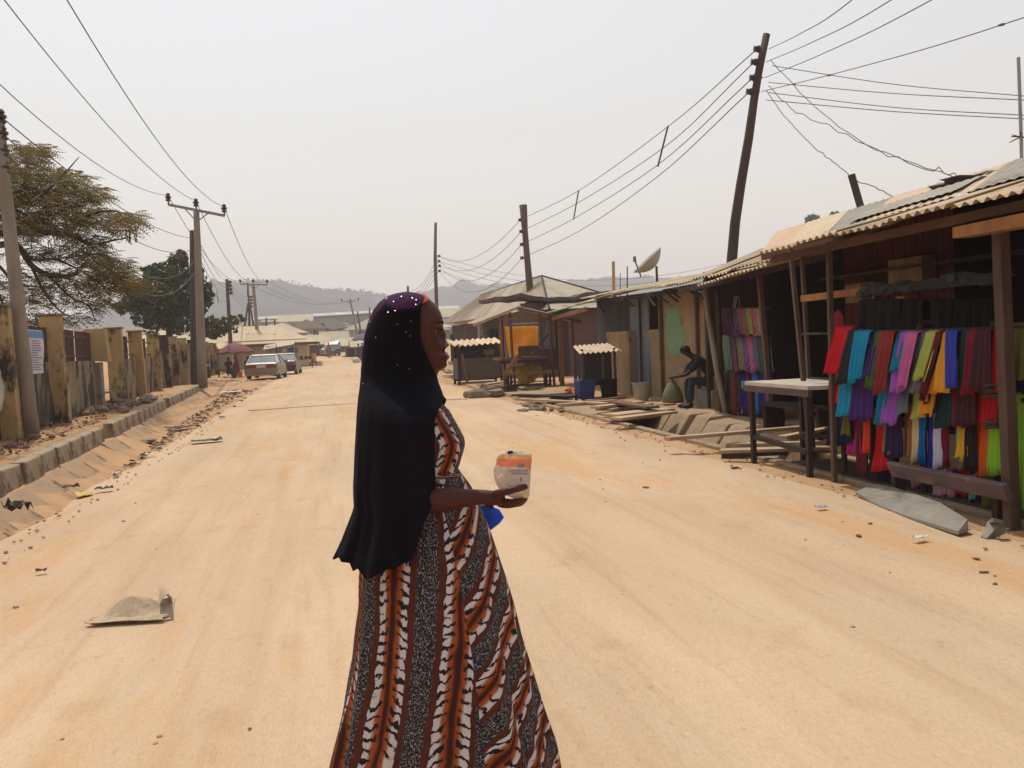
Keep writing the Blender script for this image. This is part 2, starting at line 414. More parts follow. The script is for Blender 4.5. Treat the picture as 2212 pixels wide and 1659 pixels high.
crown_tree('tree','small green tree in front of the dark pyramid roof in the distance',697,715,200,18,14,.7,260,'trees between far houses',seed=7)
rd=random.Random(9)
mb=MB()
for i in range(110):
    X=rd.uniform(520,930);Y=interp([(590,608),(636,616),(682,625),(747,630),(811,637),(900,655)],X)
    leafquads(mb,P(X,Y+rd.uniform(2,9),880),26,7,7,rd.uniform(3,6),1.6,rd,.1)
tag(mb.build('hilltop_trees',LEAFD),'faint line of trees along the crest of the hazy hill','trees','far woods',kind='stuff')
# far houses
FROOF=mat('tan_far_roof',(.42,.34,.22),(.36,.28,.18),scale=.6,rough=.7)
GROOFD=mat('dark_green_roof',(.055,.065,.05),rough=.8)
FWALL=mat('far_house_wall',(.35,.30,.24),(.28,.23,.19),scale=.5)
MAUVE=mat('dull_mauve_wall',(.13,.07,.07),(.09,.055,.055),scale=1.5)
def house(label,c,w_,l_,hw,hr,roofm,wallm,group,hip=True,rot=0,win=True,cat='house'):
    t=thing('house',label,cat,c,group);c=V(c);M=Matrix.Rotation(rot,3,'Z')
    f=lambda x,y,z:c+M@V((x,y,z))
    a,b=w_/2,l_/2
    MB().hexa(f(-a,-b,-.5),f(a,-b,-.5),f(a,b,-.5),f(-a,b,-.5),f(-a,-b,hw),f(a,-b,hw),f(a,b,hw),f(-a,b,hw)).build('wall',wallm,t)
    o=.5;q=MB();k=min(a,b)*.9 if hip else -.5
    ra,rb=(a-k,0) if a>b else (0,b-k)
    q.add([f(-a-o,-b-o,hw-.05),f(a+o,-b-o,hw-.05),f(a+o,b+o,hw-.05),f(-a-o,b+o,hw-.05),f(-ra,-rb,hw+hr),f(ra,rb,hw+hr)],
      [(0,3,2,1),(0,1,5,4),(2,3,4,5),(1,2,5),(3,0,4)] if a>b else [(0,3,2,1),(0,1,4),(1,2,5,4),(2,3,5),(3,0,4,5)])
    q.build('roof',roofm,t)
    if win:
        for sx in (-.5,.45):
            MB().hexa(f(sx*a-.5,-b-.03,1),f(sx*a+.5,-b-.03,1),f(sx*a+.5,-b+.02,1),f(sx*a-.5,-b+.02,1),f(sx*a-.5,-b-.03,2.1),f(sx*a+.5,-b-.03,2.1),f(sx*a+.5,-b+.02,2.1),f(sx*a-.5,-b+.02,2.1)).build('window',BLACK,t)
    return t
c=P(712,740,230);house('far house with a dark green pyramid roof below the hill',(c.x,c.y+6,riseh(c.y)-1),14,13,P(712,712,230).z-riseh(c.y)+1,P(712,687,230).z-P(712,712,230).z,GROOFD,FWALL,'far houses')
for i,(X,Y,dd,ww,hh,lab) in enumerate([(610,742,170,9,2,'tan roofed far house showing above the yellow building ridge'),(665,735,200,8,2,'small pale far house right of the yellow building roof'),(812,728,180,12,2,'far house with pale green roof behind the woman\'s hood'),(640,712,320,11,2.5,'hazy far house high on the slope below the long shed'),(590,707,340,9,2,'faint grey far house left end of the slope'),(1000,690,300,16,3,'hazy far house between the thin pole and the big hipped roof')]):
    c=P(X,Y,dd);zb=riseh(c.y);h=max(2.5,P(X,Y,dd).z-zb)
    house(lab,(c.x,c.y,zb),ww,10,h,hh,FROOF if i not in (2,) else mat('pale_green_roof',(.27,.26,.18),rough=.7),FWALL,'far houses',hip=i%2==0)
rd=random.Random(77)
FW2=[mat('far_wall_%d'%k,c) for k,c in enumerate(((.32,.27,.21),(.22,.16,.13),(.36,.33,.28)))];FR2=[mat('far_roof_%d'%k,c) for k,c in enumerate(((.33,.27,.19),(.20,.14,.11),(.42,.38,.32),(.25,.23,.2)))]
for k in range(34):
    X=rd.uniform(560,1010);dd=rd.uniform(185,285);yy_=dd*.985;c=YP(X,720,yy_);zb=riseh(yy_)
    ww,hh=rd.uniform(4,8),rd.uniform(1.5,2.1)
    t=thing('house','one of the small hazy houses crowding the slope below the long shed','house',(c.x,yy_,zb),'hazy houses on the slope')
    MB().box(c.x-ww/2,yy_,zb-1,c.x+ww/2,yy_+6,zb+hh).build('wall',FW2[k%3],t)
    rz=rd.uniform(.6,1.2);MB().add([(c.x-ww/2-.4,yy_-.5,zb+hh),(c.x+ww/2+.4,yy_-.5,zb+hh),(c.x+ww/2+.4,yy_+6.5,zb+hh),(c.x-ww/2-.4,yy_+6.5,zb+hh),(c.x-ww*.2,yy_+3,zb+hh+rz),(c.x+ww*.2,yy_+3,zb+hh+rz)],[(0,1,5,4)])
    q=MB();q.add([(c.x-ww/2-.4,yy_-.5,zb+hh),(c.x+ww/2+.4,yy_-.5,zb+hh),(c.x+ww/2+.4,yy_+6.5,zb+hh),(c.x-ww/2-.4,yy_+6.5,zb+hh),(c.x-ww*.2,yy_+3,zb+hh+rz),(c.x+ww*.2,yy_+3,zb+hh+rz)],[(0,1,5,4),(1,2,5),(2,3,4,5),(3,0,4),(0,3,2,1)]);q.build('roof',FR2[k%4],t)
mb=MB()
for k in range(60):
    X=rd.uniform(555,1010);dd=rd.uniform(180,340);c=P(X,730,dd);c.z=riseh(c.y)+1;leafquads(mb,c,60,rd.uniform(1.5,4),2,rd.uniform(1,2.2),.5,rd,0)
tag(mb.build('bushes',mat('dusty_bush_leaves',(.07,.085,.04),(.11,.10,.05),scale=.2)),'dusty bushes between the hazy houses on the slope','bushes',kind='stuff')
# long shed with white roof line
a=P(556,688,350);b=P(985,660,350);zb=riseh(350)-3
t=thing('warehouse','very long low grey shed with a pale roof edge below the hill','warehouse',(a.x,a.y,zb),None)
MB().box(a.x,349,zb,b.x,370,min(a.z,b.z)-.8).build('wall',mat('shed_wall',(.22,.2,.18),(.18,.16,.15),scale=.05),t)
MB().hexa((a.x-1,347,a.z-1.0),(b.x+1,347,b.z-1.0),(b.x+1,372,b.z-1.0),(a.x-1,372,a.z-1.0),(a.x-1,348,a.z),(b.x+1,348,b.z),(b.x+1,372,b.z+.8),(a.x-1,372,a.z+.8)).build('roof',mat('white_shed_roof',(.75,.72,.68),(.6,.57,.53),scale=.3),t)
# ================================================================ LEFT SIDE
# boundary wall: pillars, lower wall bays, iron railings
WX=lambda y:-5.5-.054*(y-22)
t=thing('boundary_wall','stained yellow boundary wall with tall pillars and iron railings along the left kerb','wall',(WX(20),20,.2))
pil=[]
for X in (-60,36,145,-1,271,314,347,369,387,405,425,438,452,462,470,480,490):
    if X==-1: pil.append(24.6);continue
    pil.append(LW(X,760,.35).y)
pil[0]=13.2;pil.insert(0,9.5);pil.insert(0,5.8);pil.insert(0,2.)
ends=pil+[pil[-1]+5]
for i,y in enumerate(pil):
    x=WX(y);wd=.22;zt=2.42-.06*(y>23)+.03*noise.noise(V((y,0,0)));lean=.06*noise.noise(V((y*3,1,0)))
    if abs(y-24.6)<.01:
        # broken pier: only its upper block is painted, bare blockwork below
        MB().hexa(*[V(p) for p in ((x-.1,y-.2,1.5),(x+.42,y-.2,1.45),(x+.42,y+.15,1.45),(x-.1,y+.15,1.5),(x-.12,y-.2,2.28),(x+.36,y-.2,2.28),(x+.36,y+.15,2.28),(x-.12,y+.15,2.28))]).build('pillar',SOOT,t,bevel=.015)
        MB().box(x-.12,y-.17,.05,x+.22,y+.12,1.449).build('pillar',CONC,t,bevel=.02)
        continue
    a=[(x-.12,y-wd/2,.0),(x+.34,y-wd/2,.0),(x+.34,y+wd/2,.0),(x-.12,y+wd/2,.0)]
    b=[(x-.12-lean,y-wd/2,zt),(x+.28-lean,y-wd/2,zt),(x+.28-lean,y+wd/2,zt),(x-.12-lean,y+wd/2,zt)]
    p=MB().hexa(*map(V,a+b)).build('pillar',SOOT,t,bevel=.012)
    MB().box(x-.16-lean,y-wd/2-.03,zt+.001,x+.32-lean,y+wd/2+.03,zt+.045).build('cap',WALLLOW,p)
    # next bay
    y2=ends[i+1];hb=1.5+.05*noise.noise(V((y,5,0)))
    ya,yb=y+wd/2-.02,y2-.08
    m=MB();n=5
    for k in range(n):
        u=lerp(ya,yb,k/n);v=lerp(ya,yb,(k+1)/n);h1=hb+.03*noise.noise(V((u*2,0,0)));h2=hb+.03*noise.noise(V((v*2,0,0)))
        m.hexa((WX(u)-.07,u,-.1),(WX(u)+.07,u,-.1),(WX(v)+.07,v,-.1),(WX(v)-.07,v,-.1),(WX(u)-.07,u,h1),(WX(u)+.07,u,h1),(WX(v)+.07,v,h2),(WX(v)-.07,v,h2))
    m.build('wall_panel',WALLLOW,t)
    if y<40:
        rmb=MB();step=.15 if y<25 else .2
        k=ya+.1
        while k<yb-.05:
            if rd.random()>.08 and not (27<y<40 and k>ya+ (yb-ya)*.7):
                rmb.box(WX(k)-.015,k-.015,hb,WX(k)+.015,k+.02,2.18+.02*rd.random())
            k+=step
        rmb.bar((WX(ya),ya,hb+.12),(WX(yb),yb,hb+.12),.04);rmb.bar((WX(ya),ya,2.05),(WX(yb),yb,2.05),.04)
        rmb.build('railing',IRON,t)
    else:
        MB().hexa((WX(ya)-.05,ya,hb),(WX(ya)+.05,ya,hb),(WX(yb)+.05,yb,hb),(WX(yb)-.05,yb,hb),(WX(ya)-.05,ya,2.2),(WX(ya)+.05,ya,2.2),(WX(yb)+.05,yb,2.2),(WX(yb)-.05,yb,2.2)).build('railing',WALLLOW,t)
# kerb blocks (individuals)
y=4.0;i=0;blk=[]
while y<44:
    if 17.7<y<18.5 or 27.3<y<28.9 or 43<y: y+=.95;continue
    x=xk(y);x2=xk(y+.9);dz=.02*noise.noise(V((y,0,2)));dx=.03*noise.noise(V((y,4,2)))
    m=MB().hexa(V((x-.2+dx,y+.015,-.05)),V((x+.02+dx,y+.015,-.05)),V((x2+.02+dx,y+.9,-.05)),V((x2-.2+dx,y+.9,-.05)),V((x-.18+dx,y+.015,.30+dz)),V((x-.02+dx,y+.015,.29+dz)),V((x2-.02+dx,y+.9,.29-dz)),V((x2-.18+dx,y+.9,.30-dz)))
    o=m.build('kerb_block',KERB,bevel=.02);blk.append(o)
    y+=.92;i+=1
for i,o in enumerate(blk):
    if i and (abs(o.location.y-blk[i-1].location.y)>1.2): nk=0
    elif i==0: nk=0
    nk+=1;ORD=['first','second','third','fourth','fifth','sixth','seventh','eighth','ninth','tenth','eleventh','twelfth','thirteenth','fourteenth','fifteenth','sixteenth','seventeenth','eighteenth','nineteenth','twentieth']
    g='first stretch, nearest the camera' if o.location.y<17.7 else ('middle stretch, before the gap with rubble' if o.location.y<27.5 else 'far stretch, towards the utility poles')
    tag(o,ORD[nk-1]+' concrete kerb block from the near end of the '+g.split(',')[0],'kerb block','kerb blocks along the left drain, '+g.split(',')[0])
# poster and cloth on the first bay of the wall
POS=mat('pale_poster',(.50,.52,.60),(.58,.58,.62),scale=3)
a=LW(62,760,.10);b=LW(93,760,.10);zt=LW(66,712,.10).z;zb=LW(70,808,.10).z
pt=thing('poster','pale blue and white printed poster hanging beside the leaning concrete pole','poster',(a.x,a.y,zb))
def wq(u,v): y_=lerp(a.y,b.y,u);return V((WX(y_)+.10+.02*math.sin(v*5),y_,lerp(zt,zb,v)))
MB().grid([[wq(u/6,v/8) for u in range(7)] for v in range(9)]).build('sheet',POS,pt,solid=.006)
mbp=MB();mbp.grid([[wq(u/6,v)+V((.012,0,0)) for u in range(7)] for v in (.02,.10,.18)]);mbp.build('blue_header',mat('poster_blue',(.10,.22,.45),rough=.6),pt)
rdp=random.Random(3)
for k in range(13):
    v=.24+.055*k;c_='poster_red_ink' if k in (1,2,6) else 'poster_blue_ink'
    m=MB();u1=rdp.uniform(.55,.92);m.grid([[wq(lerp(.1,u1,u/4),vv)+V((.012,0,0)) for u in range(5)] for vv in (v,v+.018)]);m.build('print_line',mat(c_,(.45,.08,.08) if 'red' in c_ else (.12,.14,.35)),pt)
a2=LW(-14,800,.14);b2=LW(16,800,.14)
rows=[[V((WX(lerp(a2.y,b2.y,u/6))+.14+.03*math.sin(u*1.3+v),lerp(a2.y,b2.y,u/6),lerp(1.42,.98-.25*(1-u/6),v/6))) for u in range(7)] for v in range(7)]
tag(MB().grid(rows).build('cloth',mat('off_white_cloth',(.55,.52,.45),(.48,.45,.38),scale=6),smooth=True,solid=.006),'off-white cloth hung over the yellow wall at the left photo edge','cloth')
# rubble at wall foot and drain
STONE=mat('rubble_stone',(.26,.19,.13),(.16,.12,.09),scale=6,bump=.7)
def stones(n,fn,s0,s1,label,group,name='stone',m=STONE,cat='stone',flat=.6,seed=1):
    rd=random.Random(seed)
    for i in range(n):
        x,y,z=fn(rd);s=rd.uniform(s0,s1)
        o=MB().blob((x,y,z+s*flat*.4),(s,s*rd.uniform(.6,1),s*flat),seed=i+seed,amp=.3,n=7,m=5,rot=rd.random()*3).build(name,m)
        tag(o,label,cat,group)
stones(34,lambda r:(lambda y:(xk(y)-.35-r.random()*.9,y,.28))(r.uniform(22,30)),.07,.2,'lump of broken masonry in the heap at the foot of the yellow wall','rubble heap at the foot of the wall',seed=3)
stones(10,lambda r:(lambda y:(xk(y)-.4-r.random()*.7,y,.28))(r.uniform(13,17)),.05,.12,'dark stone among dry leaves by the first yellow pillar','stones by the first pillars',seed=23)
stones(7,lambda r:(lambda y:(xk(y)+.35+r.random()*.5,y,-.2))(r.uniform(17,27)),.08,.2,'broken concrete chunk lying in the left drain','chunks in the left drain',m=KERB,seed=33,flat=.35)
LITD=mat('dry_leaf_litter',(.16,.07,.04),(.09,.05,.03),scale=9,rough=.9)
mb=MB();rd=random.Random(11)
for i in range(2600):
    y=rd.uniform(6,30);x=xk(y)-.25-rd.random()*1.3
    p=V((x,y,.29+rd.random()*.05+.02));s=rd.uniform(.02,.06);a=V((rd.gauss(0,1),rd.gauss(0,1),rd.gauss(0,.3))).normalized();b=a.cross(V((rd.gauss(0,.3),rd.gauss(0,.3),1))).normalized()
    mb.add([p-a*s,p-b*s*.5,p+a*s,p+b*s*.5],[(0,1,2,3)])
tag(mb.build('leaf_litter',LITD),'brown dry leaves and dust between the kerb and the yellow wall','leaf litter',kind='stuff')
# litter along left verge
mb=MB();rd=random.Random(12)
for i in range(480):
    y=7+33*rd.random()**.7;c0=xk(y)+.7+.01*y;x=lerp(c0,-2.6,abs(rd.gauss(.35,.25)))
    p=V((x,y,hground(x,y)+.018));s=rd.uniform(.012,.05)*(1+y/25);a=V((rd.gauss(0,1),rd.gauss(0,1),0)).normalized();b=V((-a.y,a.x,0))
    mb.add([p-a*s,p-b*s*.4,p+a*s*.8,p+b*s*.5+V((0,0,s*.5))],[(0,1,2,3)])
tag(mb.build('ground_litter',mat('dark_litter',(.06,.04,.03),(.24,.17,.12),scale=2.5)),'dark scraps and twigs scattered along the left verge','litter',kind='stuff')
def scrap(label,X,Y,w_,l_,c,rot=0,group=None,name='paper_scrap',cat='paper scrap',z=.02,crump=.02,seed=0):
    g=G(X,Y,z);g.z=max(hground(g.x,g.y),riseh(g.y)+(0.03 if -2.7<g.x<4.6 else 0))+.015
    rows=[];n=6
    for i in range(n):
        row=[]
        for j in range(n):
            u=(j/(n-1)-.5)*w_;v=(i/(n-1)-.5)*l_;u*=1+.25*noise.noise(V((i*.8,seed,0)));v*=1+.25*noise.noise(V((j*.8,seed,3)))
            row.append(g+V((u*math.cos(rot)-v*math.sin(rot),u*math.sin(rot)+v*math.cos(rot),crump*(noise.noise(V((i*.9,j*.9,seed)))+.6))))
        rows.append(row)
    o=MB().grid(rows).build(name,c,smooth=False,solid=.004);return tag(o,label,cat,group)
WHT=mat('white_plastic_scrap',(.7,.68,.65),(.6,.55,.5),scale=9,rough=.5)
YEL=mat('yellow_plastic_scrap',(.62,.42,.08),(.5,.35,.1),scale=9,rough=.5)
DRK=mat('dark_plastic_scrap',(.03,.022,.02),(.06,.04,.03),scale=9,rough=.6)
BLU=mat('pale_blue_paper',(.35,.35,.6),(.5,.5,.7),scale=9,rough=.6)
scrap('crumpled yellow wrapper lying on the left verge nearest the camera',180,1068,.16,.30,YEL,.4,seed=2)
scrap('small white scrap in the left drain below the kerb line',323,985,.12,.12,WHT,.2,seed=3)
scrap('white scrap beside the drain, below the middle kerb stretch',252,1021,.10,.08,WHT,.9,seed=4)
scrap('black crumpled plastic bag in the left drain at the photo edge',38,1104,.2,.22,DRK,.9,seed=5,crump=.12,name='plastic_bag',cat='plastic bag')
scrap('small dark wrapper lying alone on the road at lower left',90,1242,.07,.035,mat('navy_wrapper',(.05,.05,.14),(.2,.1,.1),scale=20),.3,seed=6)
scrap('black plastic tangle on the verge near the far kerb stretch',447,957,.5,.25,DRK,.2,seed=7,crump=.05)
scrap('dark plastic strip on the verge beyond the drain gap',395,925,.6,.3,DRK,1.1,seed=8,crump=.06)
for k,(X,Y) in enumerate([(225,1063),(152,1053),(470,870),(480,905),(505,852)]):
    scrap('dark scrap of plastic strewn on the left verge',X,Y,.18,.10,DRK,k*.7,'dark plastic scraps on the left verge',seed=20+k,crump=.04)
scrap('flattened white sack lying on the verge below the utility poles',495,847,.9,.5,WHT,.2,seed=40,crump=.04)
scrap('dark flattened scrap on the road in front of the parked cars',565,832,.35,.2,DRK,.2,seed=41)
scrap('small dark scrap on the road between camera and parked cars',790,868,.25,.12,DRK,.2,seed=42)
for k,(X,Y) in enumerate([(528,823),(545,815),(510,828),(580,822)]):
    scrap('white litter in the shade behind the silver car',X,Y,.5,.2,WHT,k*.7,'white litter behind the silver car',seed=50+k,crump=.05)
scrap('pale blue paper on the sandy shoulder below the hanging fabrics',1775,1103,.10,.05,BLU,.2,seed=43)
scrap('cream paper on the right shoulder by the planks',1990-3,1171+0,.12,.05,WHT,.3,seed=44)
for k,(X,Y,s) in enumerate([(1590,1012,.055),(1855,1160,.03),(2110,1210,.025),(2125,1240,.03),(2150,1265,.025),(1395,1055,.05),(1880,1133,.02),(1725,1520,.012),(540,1582,.022),(1100,1300,.03)]):
    g=G(X,Y,.02);tag(MB().blob((g.x,g.y,g.z+.01),(s,s*.6,s*.25),seed=k,amp=.35,n=8,m=5,rot=k).build('dirt_clod',mat('dark_clod',(.13,.085,.06),(.2,.13,.09),scale=12,bump=.6)),'dark clod of dirt lying on the sandy road and shoulder','dirt clod','dirt clods on the road')
# pebbles on the shoulders
mb=MB();rd=random.Random(13)
for i in range(650):
    sd_=rd.random()<.6
    y=rd.uniform(3,22)
    x=(rd.uniform(4.35,4.98) if rd.random()<.75 else rd.uniform(-2,4.4)) if sd_ else rd.uniform(-3.1,-2.3)
    s=rd.uniform(.004,.014)*(1 if abs(x-1)<2.8 else 1.6)
    z=max(hground(x,y),.02 if -2.7<x<4.5 else -9)+.012
    mb.blob((x,y,z),(s,s,s*.6),seed=i,n=5,m=3)
tag(mb.build('pebbles',mat('pebble',(.32,.22,.14),(.5,.36,.24),scale=30)),'small pebbles and grit scattered over the road shoulders','pebbles',kind='stuff')
# thin raised strip of darker brown across the road
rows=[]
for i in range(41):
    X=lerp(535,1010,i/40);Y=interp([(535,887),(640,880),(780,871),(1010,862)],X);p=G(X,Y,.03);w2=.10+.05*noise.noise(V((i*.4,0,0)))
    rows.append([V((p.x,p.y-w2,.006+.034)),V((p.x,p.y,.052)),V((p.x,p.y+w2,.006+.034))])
tag(MB().grid(rows).build('road_strip',mat('road_strip_brown',(.42,.28,.17),(.52,.36,.22),scale=3,fine=.3),smooth=True),kind='structure')
# sloping lining of the left drain
LDC=mat('left_drain_concrete',(.46,.30,.175),(.38,.25,.145),scale=2.5,bump=.8,c3=(.15,.105,.07),s3=1.8,t3=.55,fine=.35)
y=4.;cnt={};rdl=random.Random(31)
while y<43:
    l=rdl.uniform(.6,1.25);x=xk(y);j=rdl.uniform(-.03,.03);dz=rdl.uniform(-.03,.02);wd=.36+.10*(.35+.012*y)
    if 17.6<y<18.4 or 27.2<y<28.7 or rdl.random()<.24: y+=l;continue
    st='near' if y<17.7 else 'middle' if y<27.5 else 'far';cnt[st]=cnt.get(st,0)+1
    m=MB();m.hexa(*[V(p) for p in ((x+.03,y,-.12),(x+wd+j,y+j,-.42),(x+wd,y+l,-.42),(x+.03,y+l,-.12),(x+.03,y,.045+dz),(x+wd+j,y+j,-.25+dz),(x+wd,y+l-j,-.25+dz*.3),(x+.03,y+l,.045+dz*.3))])
    tag(m.build('drain_lining_slab',LDC,bevel=.02),'%s sloping slab of the left drain lining from the start of its %s stretch'%(ORD[cnt[st]-1] if cnt[st]<=20 else 'last',st),'slab','sloping slabs lining the left drain')
    y+=l+rdl.choice((.015,.02,.05))
# torn cardboard on the road
CARD=mat('dusty_cardboard',(.60,.46,.31),(.46,.34,.22),scale=9,bump=.4,fine=.3)
g=G(282,1322,.02);t=thing('cardboard','torn crumpled cardboard sack lying on the road at lower left','cardboard',(g.x,g.y,.02))
rows=[];n=12
for i in range(n):
    row=[]
    for j in range(n):
        u,v=j/(n-1),i/(n-1)
        X=lerp(lerp(195,370,u),lerp(240,378,u),v);Y=lerp(lerp(1345,1338,u),lerp(1318,1292,u),v)
        q=G(X,Y,.035);q.z=.035+.10*math.sin(math.pi*min(1,u*1.1))**2*math.sin(math.pi*v)+.03*noise.noise(V((u*4,v*4,1)))
        row.append(q)
    rows.append(row)
MB().grid(rows).build('sheet',CARD,t,solid=.006)
rows=[[G(lerp(345,372,u),lerp(1328,1290,v)-4*math.sin(3*u),.05)+V((0,0,.05+.06*math.sin(v*3+u*2))) for u in (0,.25,.5,.75,1)] for v in (0,.2,.4,.6,.8,1)]
MB().grid(rows).build('torn_flap',CARD,t,solid=.005)
scrap('flat cardboard strip lying under the torn sack on the road',275,1349,.42,.09,CARD,-.15,seed=60,crump=.012,name='cardboard_strip',cat='cardboard')
# ================================================================ HAZE (harmattan dust in the air)
mb=MB().box(-2400,-400,-8,2400,2150,190)
hz=bpy.data.materials.new('haze');hz.use_nodes=True;n=hz.node_tree;n.nodes.clear()
pv=n.nodes.new('ShaderNodeVolumePrincipled');pv.inputs['Color'].default_value=(.97,.92,.95,1);pv.inputs['Density'].default_value=.00085;pv.inputs['Anisotropy'].default_value=.0
n.links.new(pv.outputs[0],n.nodes.new('ShaderNodeOutputMaterial').inputs['Volume'])
tag(mb.build('haze',hz),kind='stuff')
# ================================================================ LEFT: poles, wires, trees
def pole(label,base,top,rb,rt_,m,group='utility poles',wob=.0,n=10,name='utility_pole',seed=0,pts=None):
    base=V(base);top=V(top)
    t=thing(name,label,'utility pole',base,group)
    if pts is None:
        pts=[base.lerp(top,i/6)+V((wob*noise.noise(V((i,seed,0))),wob*noise.noise(V((i,seed,5))),0)) for i in range(7)]
    mb=MB();mb.tube(pts,(rb,rt_),n);mb.build('pole',m,t,smooth=True);return t
# near-left concrete pole
b=G(70,947,.27);tp=P(-2,272,b.y/math.cos(psi)+.6)
b=V((b.x,b.y,.2))
dist=(b-O).dot(fw);tp=P(-4,262,dist)
t=pole('leaning pale concrete pole at the left photo edge before the wall',b,tp,.125,.095,POLEC,n=8)
for X,Y in ((2,252),(6,288),(9,325)):
    q=P(X,Y,dist);insul(MB(),q-V((0,0,.1)),1.1).build('insulator',INS,t)
LPI=[P(X,Y,dist) for X,Y in ((2,252),(6,288),(9,325),(12,362))]
insul(MB(),LPI[3]-V((0,0,.1)),1.1).build('insulator',INS,t)
# high-voltage poles with cross-arm
def tpole(label,b,top,rb,rt_,a0,a1,s=1,seed=0):
    t=pole(label,b,top,rb,rt_,POLEC,n=8)
    MB().bar(a0,a1,.11*s,.11*s).build('crossarm',POLEC,t,bevel=.01)
    m_=(V(a0)+V(a1))/2;k=V(b).lerp(V(top),.93)
    mb=MB()
    for e in (a0,a1):
        q=m_.lerp(V(e),.45);mb.bar(k,q,.035*s)
    mb.build('brace',IRON,t)
    ins=[V(a0)+V((0,0,.06)),V(top)+V((0,0,.03)),V(a1)+V((0,0,.06))]
    for q in ins: insul(MB(),q+V((0,0,.1*s)),1.6*s).build('insulator',INS,t)
    return [q+V((0,0,.32*s)) for q in ins]
B=G(438,838,.15);dB=(B-O).dot(fw)
A=tpole('tall concrete power pole with tilted cross-arm by the far kerb',B,P(424,452,dB),.21,.12,P(364,442,dB),P(485,466,dB))
B2=V(G(562,762,.0));B2=V((-6.2,88,.2));d2=(B2-O).dot(fw)
A2=tpole('second concrete power pole with level cross-arm, behind the silver car',V(P(560,775,d2)),P(547,613,d2),.19,.13,P(519,614,d2),P(577,615,d2))
d3=142;A3=tpole('distant concrete power pole with cross-arm left of the woman\'s hood',P(779,752,d3),P(757,652,d3),.22,.14,P(738,652,d3),P(774,650,d3))
b=G(421,836,.15);dW=(b-O).dot(fw)
t=pole('dark wooden pole standing close beside the tilted cross-arm pole',b,P(416,498,dW),.17,.13,POLEW,seed=3)
WI=[]
for i,(X,Y) in enumerate(((427,515),(428,533),(429,552),(430,572))):
    q=P(X,Y,dW);WI.append(q);insul(MB(),q-rt*.22,1.2,ax=rt).build('insulator',INS,t)
dS=78
t=pole('dark crooked wooden pole rising behind the pink umbrella',P(500,776,dS),P(490,603,dS),.19,.13,POLEW,wob=.25,seed=5)
SI=[]
for i,(X,Y) in enumerate(((495,609),(496,617),(497,625),(498,633))):
    q=P(X,Y,dS);SI.append(q);insul(MB(),q-rt*.15,1.7,ax=rt).build('insulator',INS,t)
dT=102;t=pole('slim dark pole held by two slanting props beyond the pink umbrella',P(541,772,dT),P(537,639,dT),.15,.11,POLEW,seed=6)
TI=[P(541,Y,dT) for Y in (641,648,655,662)]
for q in TI: insul(MB(),q-rt*.1,1.7,ax=rt).build('insulator',INS,t)
MB().tube([P(519,766,dT),P(536,655,dT)],[.15,.09],7).build('prop',POLEW,t)
MB().tube([P(556,748,dT-2),P(539,655,dT)],[.12,.09],7).build('prop',POLEW,t)
for X0,Y0,X1,Y1,lab in ((772,672,783,742,'leaning slim pole right beside the distant cross-arm pole'),(798,664,801,735,'short dark pole nearest the woman\'s hood in the distance'),(575,686,576,712,'short slim pole on the slope behind the tan ridge'),(593,690,594,714,'farther slim pole on the slope behind the tan ridge'),(535,610,536,640,'thin rod sticking up left of the slim propped pole')):
    pole(lab,P(X1,Y1,150),P(X0,Y0,150),.18,.12,POLEW,'far poles',name='utility_pole')
# wires: high voltage
ws=['outer left','middle','right-hand'];sg=[1.75,1.4,1.7]
for i in range(3):
    e=V((A[i].x,1.5,9.35+.2*i))
    wire(ws[i]+' high-voltage wire from the tilted cross-arm to the upper left',[A[i],e],.011,'high-voltage wires',sag=sg[i],n=24)
    wire(ws[i]+' high-voltage wire between the two cross-arm poles on the left',[A[i],A2[i]],.014,'high-voltage wires',sag=1.1,n=16)
    wire(ws[i]+' high-voltage wire between the second and the distant cross-arm',[A2[i],A3[i]],.016,'high-voltage wires',sag=1.4,n=16)
on=['topmost','second','third','lowest']
for i in range(4):
    wire(on[i]+' low wire from the edge pole through the tree to the dark pole',[LPI[i],WI[i]],.011,'low-voltage wires on the left',sag=[.5,.9,1.5,1.7][i],n=20)
    wire(on[i]+' wire from the dark wooden pole to the crooked pole',[WI[i],SI[i]],.012,'low-voltage wires on the left',sag=.5+.2*i,n=14)
    wire(on[i]+' wire from the crooked pole to the propped slim pole',[SI[i],TI[i]],.014,'low-voltage wires on the left',sag=.5,n=12)
    e=V(LPI[i]);e.y=-1;e.x=-5.2;wire(on[i]+' wire from the edge pole back past the camera',[LPI[i],e],.01,'low-voltage wires on the left',sag=.6)
for X0,Y0,X1,Y1,dd,lab in ((418,693-125,421,604,40,'short wooden spacer hanging on the wires by the second tree'),(468,628,472,655,60,'short wooden spacer hanging on wires past the tall poles')):
    tag(MB().bar(P(X0,Y0,dd),P(X1,Y1,dd),.035).build('wire_spacer',WOODD),lab,'spacer')
